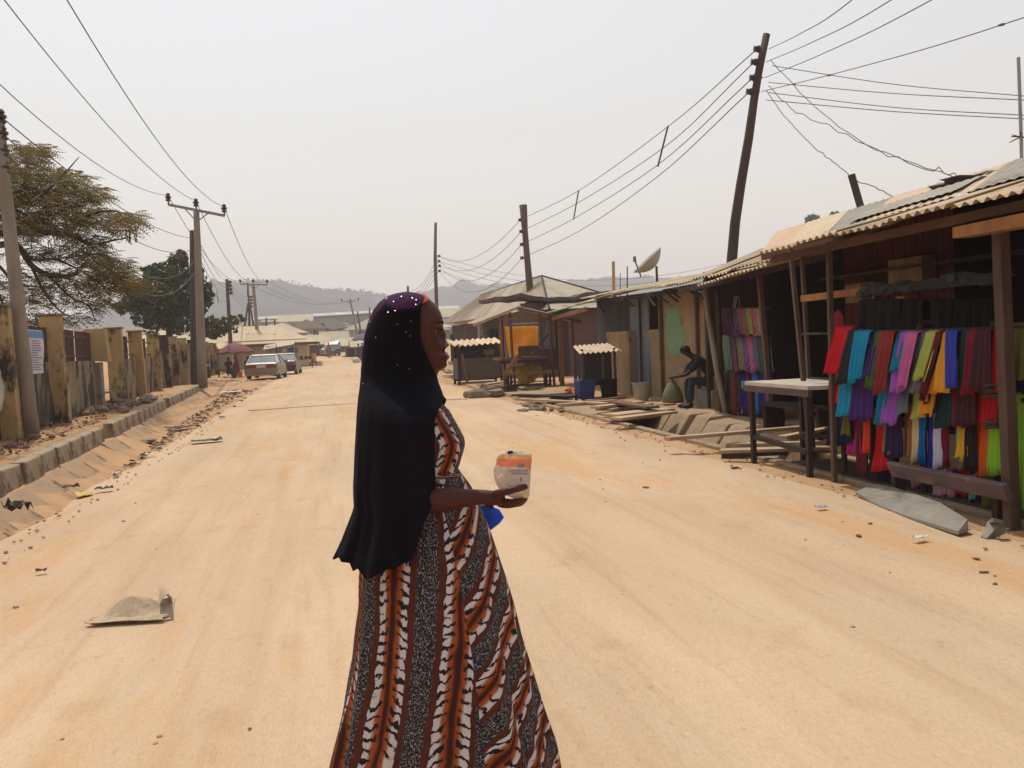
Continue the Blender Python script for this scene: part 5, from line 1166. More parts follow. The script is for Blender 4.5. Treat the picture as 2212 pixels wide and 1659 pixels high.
for X,dd2,lab in ((1355,60,'thin far mast left of the satellite dish'),(1385-45,90,'faint far mast between bamboo stick and dish')): pole(lab,P(X,640,dd2),P(X,575 if X==1355 else 590,dd2),.05,.04,WIRE,'far poles',name='mast')
bucket('pale grey plastic bucket standing against the mud wall',(lambda g:(g.x,g.y,.03))(G(1386,866,.03)),.21,.42,mat('pale_grey_plastic',(.36,.31,.25),(.30,.25,.2),scale=5,rough=.6))
# seated man, sack, block he sits on
mx,my=7.22,17.35
PM=dict(pel=(-.38,0,.52),spi=(-.28,0,.70),che=(-.12,0,.88),nec=(.06,0,1.0),hed=(.16,0,1.09),shL=(-.08,.17,.93),elL=(.20,.2,.66),wrL=(.42,.08,.62),shR=(-.08,-.17,.93),elR=(.20,-.2,.66),wrR=(.42,-.05,.61),hiL=(-.3,.1,.48),knL=(.10,.15,.55),anL=(.14,.16,.1),hiR=(-.3,-.1,.48),knR=(.14,-.15,.54),anR=(.12,-.15,.1))
person('man in dark shirt sitting hunched forward on a block by the mud wall',(mx,my,.02),R(168),PM,cloth_m('black_shirt',(.018,.018,.022)),cloth_m('dark_jeans',(.03,.038,.05)),hair=HAIRB,shoe=mat('dark_shoe',(.03,.03,.04)),sub=2,s=1.05)
tag(MB().box(mx+.12,my-.5,-.02,mx+.66,my+.25,.40).build('concrete_block',CONC,bevel=.03),'rough concrete block the hunched man sits on','block')
SACK=mat('green_woven_sack',(.17,.19,.09),(.12,.13,.07),scale=20,c3=(.25,.25,.14),s3=5,t3=.6)
g=G(1462,875,.02);tag(MB().lathe([(.19,0),(.23,.06),(.22,.2),(.16,.34),(.09,.45),(.04,.50),(.06,.54)],(g.x+.05,g.y+.35,.02),12).build('sack',SACK,smooth=True),'olive green sack leaning beside the knees of the hunched man','sack')
plank('small red-brown offcut on the ground left of the green sack',G(1432,876,.06),G(1458,874,.06),.12,.06,mat('brick_red_wood',(.28,.12,.08)))
# ================================================================ planks and slabs over the drain, y 13-20
for i,(a,b,w_,l,m_) in enumerate((((1305,885),(1395,872),.42,'wide pale plank bridging the drain, leftmost of the bridge',PLANK),((1318,897),(1440,884),.5,'wide pale plank forming the middle of the footbridge',PLANK),((1330,905),(1452,890),.3,'thin plank at the front edge of the footbridge',PLANK),((1285,880),(1385,868),.25,'plank at the back of the footbridge',PLANK),((1440,948),(1742,922),.13,'long narrow plank laid across the open drain before the table',PLANK),((1330,868),(1410,880),.3,'plank lying crosswise behind the footbridge',WOOD))):
    plank(l,G(*a,.13+.02*i),G(*b,.13+.02*i),w_,.045,m_,group='planks over the right drain')
for i,(a,b,w_,l,m_) in enumerate((((1555,975),(1795,968),.22,'pale plank lying under the white-topped table, front one',PLANK),((1570,962),(1790,956),.16,'plank under the white-topped table, back one',PLANK),((1560,984),(1700,978),.1,'dark stick below the table planks',WOODD))):
    plank(l,G(*a,.06),G(*b,.10),w_,.05,m_,group='planks under the table')
for i,(x0,y0,x1,y1,z,l) in enumerate(((5.0,18.4,6.9,19.6,.06,'broken concrete slab over the drain beside the footbridge'),(5.0,24.2,6.6,26.4,.07,'concrete slab over the drain near the yellow tarpaulin stall'),(5.0,30.5,6.4,36,.05,'concrete slab over the drain before the wavy-roofed stall'))):
    tag(MB().hexa((x0,y0,z-.1),(x1,y0+.2,z-.1),(x1,y1,z-.1),(x0,y1-.2,z-.1),(x0,y0,z),(x1,y0+.2,z),(x1,y1,z),(x0,y1-.2,z)).build('drain_slab',mat('sandy_slab',(.42,.30,.185),(.33,.23,.14),scale=2.5,bump=.6,c3=(.2,.14,.09),s3=1.6,t3=.58,fine=.35),bevel=.02),l,'slab','slabs over the right drain')
# ================================================================ STALL 2 (striped fabrics)
t=thing('fabric_stall','dark open shack whose front is hung with three rows of striped fabrics','stall',(7.6,14,0),'fabric stalls on the right')
mb=MB();roof(mb,(6.35,16.1,2.40),(6.35,10.6,2.56),(9.0,17.9,3.2),(9.0,10.6,3.3),sw=.8,per=.13,amp=.02,jit=.10,seed=31,tints=((1.25,1.15,.95),(1.15,1.0,.85),(1.3,1.25,1.1),(1,.85,.7),(.95,1,1)));mb.build('roof',ZINC,t)
mb=MB();roof(mb,(6.0,14.2,2.28),(6.0,10.7,2.44),(7.0,14.2,2.50),(7.0,10.7,2.62),sw=.8,per=.13,amp=.02,jit=.12,seed=33,tints=((1.3,1.25,1.1),(1.2,1.1,.9)));mb.build('front_sheet',ZINC,t)
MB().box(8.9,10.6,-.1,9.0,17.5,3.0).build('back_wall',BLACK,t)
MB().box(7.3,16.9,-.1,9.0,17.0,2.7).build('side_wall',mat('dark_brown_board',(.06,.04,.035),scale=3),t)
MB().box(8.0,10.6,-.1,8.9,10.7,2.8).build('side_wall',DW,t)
MB().bar((6.45,16.1,2.3),(6.45,10.8,2.44),.07,.09).build('eave_beam',WOODD,t)
x_=6.85
LW_=mat('bleached_trunk',(.33,.24,.16),(.22,.16,.11),scale=6,bump=.4,stretch=(1,1,.2))
MB().tube([L(X,Y,x_-.05) for X,Y in ((1523,616),(1529,680),(1540,745),(1552,815),(1563,870),(1571,915))],[.045,.05,.055,.06,.05,.045],8).build('post',LW_,t,smooth=True)
MB().tube([L(1550,628,x_),L(1556,760,x_),L(1562,902,x_)],.05,7).build('post',WOODD,t)
MB().tube([L(1553,812,x_+.1),L(1556,905,x_+.1)],.10,8).build('stump',WOOD,t)
MB().bar(L(1640,596,6.7),L(1668,922,6.7),.07).build('post',WOOD,t)
MB().bar(L(1655,700,6.8),L(1664,830,6.8),.06).build('post',WOODD,t)
rd=random.Random(4);mb=MB()
for k in range(7): mb.tube([L(1585+rd.random()*12,640,7.2),L(1575+rd.random()*30,690,7.1)],.012,4)
mb.build('hanging_cord',mat('hemp_cord',(.25,.18,.11)),t)
for z in (1.90,1.42,.80): MB().tube([(7.2,16.1,z),(7.2,14.0,z-.02)],.02,6).build('rail',WOODD,t)
MB().box(6.85,10.6,-.15,8.9,16.9,.05).build('floor',DIRT,t)
CM={}
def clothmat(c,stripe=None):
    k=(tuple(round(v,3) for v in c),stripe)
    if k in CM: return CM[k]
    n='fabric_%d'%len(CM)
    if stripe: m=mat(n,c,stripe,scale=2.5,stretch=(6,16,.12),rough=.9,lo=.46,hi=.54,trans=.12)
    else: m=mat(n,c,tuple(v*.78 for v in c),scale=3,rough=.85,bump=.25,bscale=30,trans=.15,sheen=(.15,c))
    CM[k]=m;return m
def cloth(label,tl,tr_,bl,br,m,group,pleat=3,amp=.018,seed=0,name='hanging_fabric',back=.22,cat='fabric'):
    tl,tr_,bl,br=map(V,(tl,tr_,bl,br));w_=(tr_-tl).length;n=max(8,int(pleat*5));rows=[];nx=V((-1,0,0))
    def pt(u,v):
        p=tl.lerp(tr_,u).lerp(bl.lerp(br,u),v)
        a=amp*(.25+.9*v);ph=noise.noise(V((seed*1.7,v*1.2,0)))*2
        return p+nx*(a*math.sin(2*math.pi*pleat*u+ph+seed)+a*.8*noise.noise(V((u*3,v*2.5,seed*2.3))))+V((0,0,.05*noise.noise(V((u*2.5,seed*1.9,7)))*v**3))
    h=(tl-bl).length
    for k in (.9,.5,.15): rows.append([pt(u/n,0)+V((.07,0,-back*k)) for u in range(n+1)])
    rows.append([pt(u/n,0)+V((.04,0,.018)) for u in range(n+1)])
    for v in (0.,.03,.12,.25,.4,.55,.7,.85,1.): rows.append([pt(u/n,v) for u in range(n+1)])
    o=MB().grid(rows).build(name,m,smooth=True,solid=.006);return tag(o,label,cat,group)
def Z7(x,y): return (1525+.3269*x,474+.3269*y)
T2=[('upper',1.9,590,765,[(95,165,'maroon',(.09,.02,.035),(.07,.02,.05)),(165,195,'purple',(.14,.08,.22),(.05,.02,.07)),(195,215,'dusty brown',(.22,.12,.11),(.13,.08,.08)),(215,245,'rose red',(.42,.09,.14),(.2,.06,.08)),(245,262,'sage green',(.17,.22,.12),(.08,.1,.06)),(262,292,'mustard striped',(.42,.38,.07),(.2,.16,.08)),(292,325,'salmon pink',(.5,.2,.2),(.24,.1,.11)),(325,355,'cream striped',(.5,.36,.26),(.35,.15,.14)),(355,382,'magenta violet',(.30,.08,.22),(.14,.08,.22))]),
('middle',1.42,770,1008,[(105,152,'mint green',(.17,.30,.19),(.12,.2,.15)),(152,190,'plum',(.17,.09,.14),(.1,.05,.08)),(190,236,'olive striped',(.22,.20,.07),(.2,.11,.14)),(236,264,'violet',(.24,.12,.3),(.1,.05,.12)),(264,300,'hot pink',(.55,.12,.28),(.3,.1,.16)),(300,332,'slate blue',(.10,.13,.28),(.2,.1,.16)),(332,360,'dark green',(.07,.13,.08),(.05,.06,.05)),(360,388,'coral red',(.5,.08,.1),(.25,.06,.08)),(388,422,'periwinkle',(.13,.15,.33),(.1,.06,.14))]),
('lowest',.80,1015,1285,[(112,155,'blackish green',(.02,.03,.025),None),(158,190,'brick red',(.25,.05,.04),(.15,.04,.03)),(192,225,'dark brown',(.09,.035,.035),(.05,.02,.02)),(228,258,'royal blue',(.01,.015,.25),None),(260,282,'deep red',(.2,.01,.03),None),(284,302,'near black',(.02,.012,.02),None),(304,340,'bright blue',(.03,.16,.5),None),(342,374,'navy blue',(.02,.02,.12),None),(376,410,'purple',(.1,.03,.22),None),(412,435,'wine red',(.1,.015,.03),None)])]
for row,z,y0,y1,cols in T2:
    for i,(a,b,nm,c1,c2) in enumerate(cols):
        sk=28 if row!='lowest' else 12
        tl=L(*Z7(a,y0),7.12);tr_=L(*Z7(b+2,y0),7.12);bl=L(*Z7(a+sk,y1+(8*math.sin(i*2.2))),7.0);br=L(*Z7(b+2+sk,y1+(8*math.sin(i*2.2))),7.0)
        pv=cols[i-1][2] if i else 'the trunk post';nx_=cols[i+1][2] if i<len(cols)-1 else 'the right-hand post'
        cloth('striped stall, %s row: %s fabric between %s and %s'%(row,nm,pv,nx_),tl,tr_,bl,br,clothmat(c1,c2),'%s row of striped fabrics'%row,pleat=2,amp=.012,seed=i+z)
# ================================================================ STALL 3 (nearest)
t=thing('fabric_stall','nearest open timber stall with corrugated roof and bright fabrics along its front','stall',(6,6,0),'fabric stalls on the right')
NT=((1.3,1.2,1.0),(1.15,1.0,.82),(1.3,1.25,1.1),(1.2,1.1,.85),(.7,.78,.85),(1.3,1.22,1.05))
mb=MB();roof(mb,(5.5,10.95,2.50),(5.5,1.5,2.78),(8.0,15.3,3.26),(8.0,1.5,3.50),sw=.78,per=.12,amp=.006,jit=.05,rough_=.3,seed=41,tints=NT);mb.build('roof',ZINC,t)
mb=MB();roof(mb,(4.45,8.95,2.30),(4.45,1.5,2.36),(5.85,9.3,2.60),(5.85,1.5,2.80),sw=.74,per=.115,amp=.018,jit=.05,seed=43,tints=((1.35,1.3,1.15),(1.2,1.15,1.05),(1.45,1.4,1.25),(1.1,1.05,.95)));mb.build('front_roof',ZINC,t)
# blue grey sheet & ragged dark sheets on the ridge
mb=MB();roof(mb,(5.75,9.3,2.66),(5.75,7.6,2.70),(6.9,10.8,2.98),(6.9,8.6,3.04),sw=.9,per=.12,amp=.005,seed=44,tints=((.75,.85,.92),));mb.build('loose_sheet',ZINC,t)
xx=7.6
a=L(2048,404,xx);b=L(2112,419,xx-.8);c=L(2240,388,xx-.8);d=L(2230,370,xx);q=MB();q.slab(b,c,d+V((0,0,.1)),a+V((0,0,.02)),.03);q.build('loose_sheet',ZINCD,t)
mb=MB()
for k in range(5): mb.blob(L(2085+k*32,398-k*6,7.3),(.3,.35,.06),seed=k,amp=.5,n=9)
mb.build('rag_heap',RAG,t)
MB().bar(L(2055,402,7.7),L(2172,375,7.9),.16,.03).build('ridge_board',mat('pale_ridge_board',(.5,.38,.25),(.4,.3,.2),scale=6),t)
RB=mat('red_brown_timber',(.10,.045,.025),(.06,.03,.02),scale=6,stretch=(1,.3,1))
MB().bar((4.66,9.0,2.25),(4.66,1.5,2.29),.05,.07).build('eave_beam',RB,t)
MB().bar((5.5,10.9,2.44),(5.5,9.0,2.45),.05,.08).build('eave_beam',RB,t)
MB().hexa(*[V(p) for p in ((4.56,6.05,2.12),(4.7,6.05,2.12),(4.7,6.05,2.20),(4.56,6.05,2.20),(4.56,1.5,2.10),(4.7,1.5,2.10),(4.7,1.5,2.23),(4.56,1.5,2.23))]).build('lintel',WOODO,t)
PW=mat('post_timber',(.13,.08,.055),(.07,.042,.033),scale=5,bump=.4,stretch=(1,1,.2))
for p,q,w_ in ((L(1707,549,5.3),L(1735,822,5.2),.048),(L(1733,572,5.7),L(1748,830,5.6),.048),(L(1791,546,4.95),L(1796,755,4.9),.05)):
    q2=p.lerp(q,1.0);d_=(q-p);k=(-.1-p.z)/d_.z;MB().bar(p+V((0,0,.1)),p+d_*k,w_).build('post',PW,t,bevel=.006)
MB().bar(L(2160,470,4.85),L(2187,1150,4.82),.09,.09,side=(1,0,0)).build('post',PW,t,bevel=.01)
MB().bar((4.85,3.0,2.2),(4.82,3.0,-.1),.11,.11,side=(1,0,0)).build('post',PW,t)
for k,zz in enumerate((.95,.99,1.03,.72,.76)): 
    c=V((4.83,5.98,zz));MB().tube([c+V((.075*math.cos(a),.075*math.sin(a),.006*math.sin(a*2))) for a in [2*math.pi*j/12 for j in range(13)]],.012,5,cap=False).build('rope_binding',mat('dark_rope',(.05,.04,.035)),t)
bm=L(1740,646,5.2)
MB().bar((5.2,9.4,1.84),(5.2,8.2,1.85),.05,.07).build('cross_beam',WOODO,t);MB().bar((5.2,8.2,1.85),(5.2,6.3,1.84),.06,.08).build('cross_beam',mat('cloth_wrapped_beam',(.03,.035,.04),(.015,.02,.022),scale=9,bump=.6),t);MB().bar((5.2,6.0,1.84),(5.2,1.5,1.84),.05,.07).build('cross_beam',WOODO,t)
mb=MB();rd=random.Random(6)
for k in range(16): mb.blob((5.17+rd.random()*.05,rd.uniform(6.3,8.3),1.85+rd.uniform(-.03,.03)),(.05,.12,.05),seed=k,amp=.5,n=7,m=5)
mb.build('rag_bundle',mat('black_rag',(.02,.022,.026),(.05,.05,.055),scale=9),t)
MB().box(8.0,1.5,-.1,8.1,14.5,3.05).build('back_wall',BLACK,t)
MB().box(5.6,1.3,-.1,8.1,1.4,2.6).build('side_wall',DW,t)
MC=mat('maroon_corrugated_panel',(.10,.018,.018),(.06,.014,.016),scale=4)
a=L(1825,520,7.2);b=L(2062,520,7.2)
rows=[[V((7.2+.02*math.sin(y*52),y,z)) for y in [lerp(b.y,a.y,i/150) for i in range(151)]] for z in (1.5,3.0)]
MB().grid(rows).build('back_panel',MC,t,solid=.01)
CB=mat('brown_cardboard_box',(.20,.12,.07),(.13,.08,.05),scale=5)
for X0,Y0,X1,Y1,lab,mm in ((1832,630-15,1895,665-15,'',CB),(1925,588-25,2000,630-25,'',CB),(1940,640,1962,655,'',WOODO)):
    a=L(X0,Y0,7.0);b=L(X1,Y1,7.0);MB().box(6.95,a.y,b.z,7.15,b.y,a.z).build('shelf_box',mm,t,bevel=.01)
MB().box(6.9,6.5,2.18,7.18,12,2.21).build('shelf',WOODD,t)
MB().box(5.6,1.5,-.2,8.0,10.5,.06).build('floor',DIRT,t)
for z,xr_ in ((1.45,4.99),(.98,5.06),(.66,5.10)):
    MB().tube([(xr_,9.05,z),(xr_,6.1,z),(xr_,3,z)],.012,7).build('rail',WOODD,t)
for yy_ in (8.35,7.1,6.2,4.6): MB().tube([(5.02,yy_,-.1),(5.02,yy_,1.5)],.03,7).build('rail_post',WOODD,t)
# small hanging dark things behind the rail
tag(MB().blob(L(1810,700,5.6),(.06,.1,.16),seed=2).build('red_bag',mat('dark_red_bag',(.25,.01,.02),(.15,.01,.02),scale=8)),'dark red bag hanging in the shade behind the leftmost red fabric','bag')
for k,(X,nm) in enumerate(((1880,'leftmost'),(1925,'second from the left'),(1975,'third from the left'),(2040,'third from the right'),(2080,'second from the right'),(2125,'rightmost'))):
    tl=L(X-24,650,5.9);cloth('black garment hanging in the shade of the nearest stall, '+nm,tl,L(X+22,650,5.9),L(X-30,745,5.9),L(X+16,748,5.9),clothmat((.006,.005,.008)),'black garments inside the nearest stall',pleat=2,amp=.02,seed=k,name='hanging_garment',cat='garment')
def Z8(x,y): return (1762+.4083*x,610+.4083*y)
C=dict(red=(.62,.008,.02),charcoal=(.018,.022,.022),cyan=(.005,.28,.50),indigo=(.06,.018,.15),olive=(.06,.11,.02),brick=(.27,.03,.025),teal=(.005,.20,.36),orchid=(.36,.10,.50),pink=(.62,.14,.36),grey=(.15,.16,.19),lime=(.46,.50,.09),maroon=(.13,.012,.02),orange=(.75,.28,.02),amber=(.80,.35,.03),cobalt=(.04,.06,.42),bottle=(.012,.045,.04),crimson=(.20,.005,.025),brown=(.06,.015,.02),navy=(.008,.012,.06),magenta=(.42,.015,.19),vermilion=(.7,.05,.015),scarlet=(.55,.008,.01),leaf=(.14,.24,.04),aubergine=(.03,.01,.06),tan=(.36,.15,.09),cream=(.68,.52,.25),azure=(.005,.12,.38),white=(.62,.58,.72),mint=(.12,.42,.36),yellow=(.80,.45,.02),black=(.015,.01,.012),tangerine=(.75,.12,.02),chartreuse=(.30,.62,.04),rose=(.60,.3,.36),khaki=(.13,.14,.02))
ROWS=[('top',4.93,4.80,[('red',105,188,242,45,105,490),('charcoal',186,238,256,110,168,542),('cyan',233,305,262,200,245,522),('indigo',300,348,265,248,305,505),('olive',335,378,265,282,334,565),('brick',368,438,263,330,388,582),('teal',430,478,265,392,460,470),('orchid',466,512,267,404,474,580),('pink',506,562,268,468,504,552),('grey',546,606,270,500,562,585),('lime',600,668,265,528,595,522),('maroon',662,690,265,572,612,592),('orange',684,712,266,602,652,586),('amber',690,724,265,646,706,576),('cobalt',720,772,262,718,762,562),('bottle',768,818,262,742,792,570),('crimson',818,880,258,785,852,592),('brown',878,950,255,843,948,566),('scarlet',946,974,252,942,972,570)]),
('second',4.97,4.86,[('red',78,132,520,72,126,642),('cyan',150,228,515,120,204,697),('indigo',226,322,515,202,316,732),('teal',362,402,475,318,364,748),('orchid',398,472,558,363,442,747),('grey',478,522,556,452,512,702),('lime',528,580,560,508,574,718),('maroon',576,622,560,574,600,640),('orange',604,658,572,582,642,700),('bottle',656,742,572,636,722,762),('crimson',740,784,572,728,804,762),('brown',782,874,578,758,870,742),('scarlet',868,972,572,862,962,752)]),
('third',5.01,4.93,[('navy',72,122,630,58,118,862),('azure',-999,0,0,0,0,0),('navy',120,192,690,113,192,858),('khaki',172,206,705,168,196,812),('magenta',193,242,705,178,238,908),('maroon',240,282,700,238,284,1020),('vermilion',278,308,720,272,304,902),('scarlet',333,388,730,302,386,1000),('leaf',384,414,750,373,404,907),('aubergine',412,480,690,402,478,932),('tan',476,530,690,476,528,922),('cream',524,576,700,518,574,952),('azure',573,610,700,574,606,950),('cobalt',606,642,700,604,644,990),('white',643,698,738,646,708,990),('crimson',694,720,740,702,724,982),('mint',752,780,740,738,766,942),('yellow',768,828,750,764,818,942),('black',826,868,740,820,862,1000),('tangerine',862,942,730,856,932,1022),('chartreuse',934,1002,680,924,1002,1012)]),
('bottom',5.12,5.08,[('aubergine',330,400,960,325,440,1058),('tan',525,575,1000,525,575,1078),('rose',652,742,1040,656,748,1132),('scarlet',742,820,1050,742,822,1134),('mint',822,858,1070,824,856,1160),('khaki',905,1000,1080,910,1002,1190)])]
for row,xt,xb,cols in ROWS:
    cols=[c for c in cols if c[1]>-900]
    for i,(nm,a,b,yt,c_,d_,yb) in enumerate(cols):
        e=.0;yt-=0 if row=='top' else 45;tl=L(*Z8(a-4,yt),xt);tr_=L(*Z8(b+4,yt),xt);bl=L(*Z8(c_-6,yb),xb);br=L(*Z8(d_+6,yb+random.uniform(-8,8)),xb)
        pv=cols[i-1][0] if i else 'the stall end';nx_=cols[i+1][0] if i<len(cols)-1 else 'the thick post'
        xo=.022*(i%3);
        for q in (tl,tr_,bl,br): q.x-=xo
        cloth('nearest stall, %s row: %s fabric between %s and %s'%(row,nm,pv,nx_),tl,tr_,bl,br,clothmat(C[nm]),'%s row of bright fabrics'%row,pleat=max(1.5,(b-a)/24),amp=.019,seed=i*1.3+xt*7,back=.12)
for nm,pts,lab in (('khaki',((1012,228),(1108,226),(1036,500),(1096,502)),'khaki scarf hanging just right of the thick post'),('chartreuse',((1056,590),(1112,590),(1056,1180),(1112,1182)),'long chartreuse fabric right of the thick post'),('navy',((1050,500),(1100,500),(1050,575),(1100,575)),'navy cloth below the khaki scarf right of the thick post'),('crimson',((1060,560),(1110,560),(1064,640),(1110,640)),'crimson cloth behind the long chartreuse fabric')):
    q=[L(*Z8(*p),5.0 if i<2 else 4.93) for i,p in enumerate(pts)];dz={'navy':.03,'crimson':.05}.get(nm,0)
    for k in q: k.x+=dz
    cloth(lab,q[0],q[1],q[2],q[3],clothmat(C[nm]),'fabrics right of the thick post',pleat=3,seed=5)
# rest of the stall front outside the photo: a few more fabrics
for k,nm in enumerate(('orange','teal','crimson','cream')):
    y0_=5.0-k*.42;cloth('%s fabric beyond the right edge of the photo on the nearest stall'%nm,(4.93,y0_,1.45),(4.93,y0_-.36,1.45),(4.82,y0_,.9),(4.82,y0_-.36,.9),clothmat(C[nm]),'fabrics right of the thick post',seed=k)
PB=mat('purple_brown_plank',(.16,.10,.11),(.10,.065,.07),scale=5,c3=(.22,.16,.1),s3=3,t3=.58)
o=MB().bar(L(1925,1012,4.72),L(2178,1064,4.72),.13,.05,side=(1,0,.45)).build('bench_plank',PB,t,bevel=.006)
for X,Y in ((1940,1020),(2160,1068)):
    p=L(X,Y,4.85);MB().box(4.8,p.y-.03,-.1,4.9,p.y+.03,p.z-.02).build('bench_leg',WOODD,t)
# white-topped table left of the fabrics
t=thing('wooden_table','tall narrow table with a dusty white top and teal edge before the dark stall','table',(5,9,0))
a,b,c,d=V((4.74,9.95,.93)),V((4.74,8.52,.93)),V((5.45,8.3,.93)),V((5.45,9.95,.93))
MB().hexa(a-V((0,0,.04)),b-V((0,0,.04)),c-V((0,0,.04)),d-V((0,0,.04)),a,b,c,d).build('top',mat('dusty_white_top',(.52,.45,.38),(.42,.36,.3),scale=4),t)
MB().hexa(*[V(p) for p in ((4.73,8.5,.82),(4.77,8.5,.82),(4.77,9.97,.82),(4.73,9.97,.82),(4.73,8.5,.889),(4.77,8.5,.889),(4.77,9.97,.889),(4.73,9.97,.889))]).build('apron',mat('worn_maroon_paint',(.10,.06,.055)),t)
MB().box(4.72,9.96,.85,5.0,9.99,.935).build('edge_strip',mat('teal_paint',(.03,.33,.27),rough=.6),t)
for x_,y_ in ((4.78,9.85),(4.78,8.6),(5.4,9.85),(5.4,8.45)): MB().box(x_-.025,y_-.028,-.05,x_+.025,y_+.028,.887).build('leg',WOODD,t)
MB().bar((4.78,9.85,.30),(4.78,8.6,.25),.05).build('brace',WOODD,t);MB().bar((5.4,9.85,.30),(4.8,8.62,.3),.04).build('brace',WOODD,t);MB().bar((5.4,9.9,.3),(5.4,8.4,.3),.04).build('brace',WOODD,t)
# sheets over the drain under the fabrics, planks, far furniture
SL=mat('grey_metal_plate',(.30,.27,.225),(.22,.195,.16),scale=5,rough=.7,c3=(.15,.11,.075),s3=3,t3=.56,bump=.4,fine=.3)
def plate(label,pts,z,th=.025,m=SL,name='metal_plate'):
    v=[G(X,Y,zz) for (X,Y),zz in zip(pts,z)];n=len(v);mb=MB();mb.add([p-V((0,0,th)) for p in v]+v,[tuple(range(n-1,-1,-1)),tuple(range(n,2*n))]+[(i,(i+1)%n,(i+1)%n+n,i+n) for i in range(n)])
    return tag(mb.build(name,m),label,name.split('_')[-1])
plate('long bent grey plate lying on the sand under the bright fabrics',[(1848,1062),(1900,1092),(1960,1115),(2070,1148),(2092,1140),(2090,1122),(2030,1085),(1930,1052),(1880,1048)],[.03,.03,.04,.06,.07,.12,.12,.10,.06])
plate('short grey plate propped on the sand beside the thick post',[(2119,1158),(2132,1162),(2172,1145),(2168,1124),(2145,1118),(2135,1124)],[.03,.03,.05,.13,.17,.12])
MB_=MB();tag(MB().hexa(*[V(p) for p in ((5.0,2,.0),(5.7,2,.0),(5.7,9.4,.0),(5.0,9.4,.0),(5.0,2,.05),(5.7,2,.05),(5.7,9.4,.05),(5.0,9.4,.05))]).build('drain_cover',mat('dark_drain_boards',(.09,.065,.05),(.05,.04,.03),scale=4,bump=.5)),'dark boards covering the drain beneath the bright fabrics','boards')
for (a,b,w_,l) in (((1690,945),(1790,925),.12,'plank jutting from the dark drain boards behind the table'),((1700,872),(1790,862),.1,'pale plank inside the dark stall behind the table')):
    plank(l,G(*a,.25),G(*b,.25),w_,.04,PLANK)
t=thing('wooden_bench','dim low bench inside the dark stall between the two fabric fronts','bench',(6.5,11.5,0))
MB().box(6.2,10.9,.42,6.6,12.6,.46).build('seat',WOODD,t)
for y_ in (11.0,12.5): MB().box(6.25,y_-.04,.05,6.55,y_+.04,.42).build('leg',WOODD,t)
# ================================================================ drain details
mb=MB();rows=[]
y=3.
while y<36: rows.append([V((x_,y,-.93+.02*noise.noise(V((x_*3,y*2,0))))) for x_ in (5.03,5.3,5.6,5.86)]);y+=.5
mb.grid(rows);tag(mb.build('drain_bed',mat('drain_mud_shade',(.035,.028,.02),(.06,.045,.03),scale=3,rough=.6)),kind='structure')  # near-black bed colour stands in for the shade down in the drain
DC=mat('drain_concrete',(.44,.31,.19),(.33,.225,.135),scale=2.5,bump=.7,c3=(.19,.13,.085),s3=1.6,t3=.57,fine=.35)
mb=MB();y=5.2;rd=random.Random(19)
while y<34:
    l=.5+.4*rd.random();j=.02*noise.noise(V((y,0,0)));mb.hexa(*[V(p) for p in ((4.93+j,y,-.9),(5.055+j,y,-.9),(5.055+j,y+l,-.9),(4.93+j,y+l,-.9),(4.93+j,y,.035+j),(5.06+j,y,.03),(5.06+j,y+l,.035-j),(4.93+j,y+l,.03))]);y+=l+.015
tag(mb.build('drain_edge',DC,bevel=.012),kind='structure')
rd=random.Random(15);y=10.2;k=0
while y<19.5:
    l=.55+.45*rd.random();j=rd.uniform(-.06,.06);z1=.06+rd.uniform(-.03,.05)
    mb=MB();mb.hexa(*[V(p) for p in ((5.62+j,y,-.98),(6.0+j,y,-1.1),(6.0+j,y+l,-1.1),(5.62+j,y+l,-.98),(6.35+j,y+.04,z1-.02),(6.75+j,y+.02,z1),(6.75+j,y+l-.05,z1+.02),(6.35+j,y+l-.03,z1-.03))])
    tag(mb.build('drain_lining_slab',DC,bevel=.03),'%s cracked concrete lining slab on the far bank of the open drain, counted from the table'%ORD[k],'slab','concrete lining slabs of the open drain')
    y+=l+.03;k+=1
tag(MB().hexa(*[V(p) for p in ((4.95,16.3,-.06),(6.9,17.0,-.06),(6.95,20.0,-.06),(4.95,19.6,-.06),(4.95,16.3,.055),(6.9,17.0,.055),(6.95,20.0,.06),(4.95,19.6,.055))]).build('drain_slab',DC,bevel=.02),'thick slab added under the plank footbridge to shade the drain','slab','slabs over the right drain')  # slab added under the planks to throw a wider shadow into the drain
# ================================================================ THE WOMAN
WD=2.8
wp=P(905,1659,WD);wt=thing('person','woman in black headscarf and tiger-print dress standing side-on in the road, talking','person',(P(905,900,WD).x,P(905,900,WD).y,0))
dep=V((fw.x,fw.y,0)).normalized();across=r0.copy();UPV=V((0,0,1))
# --- tiger print
tm=bpy.data.materials.new('tiger_print_fabric');tm.use_nodes=True;n=tm.node_tree;ns=n.nodes;lk=n.links;bs=ns['Principled BSDF'];bs.inputs['Roughness'].default_value=.75
bs.inputs['Specular IOR Level'].default_value=.25
def nd(t,**k):
    x=ns.new(t)
    for a,b in k.items(): setattr(x,a,b)
    return x
def mth(op,a,b=None,c=None,clamp=False):
    x=nd('ShaderNodeMath',operation=op,use_clamp=clamp)
    for i,v in enumerate((a,b,c)):
        if v is None: continue
        if isinstance(v,(int,float)): x.inputs[i].default_value=v
        else: lk.new(v,x.inputs[i])
    return x.outputs[0]
def mixc(f,a,b):
    x=nd('ShaderNodeMix',data_type='RGBA')
    lk.new(f,x.inputs[0]) if not isinstance(f,float) else setattr(x.inputs[0],'default_value',f)
    for i,c in ((6,a),(7,b)):
        if isinstance(c,tuple): x.inputs[i].default_value=(*c,1)
        else: lk.new(c,x.inputs[i])
    return x.outputs[2]
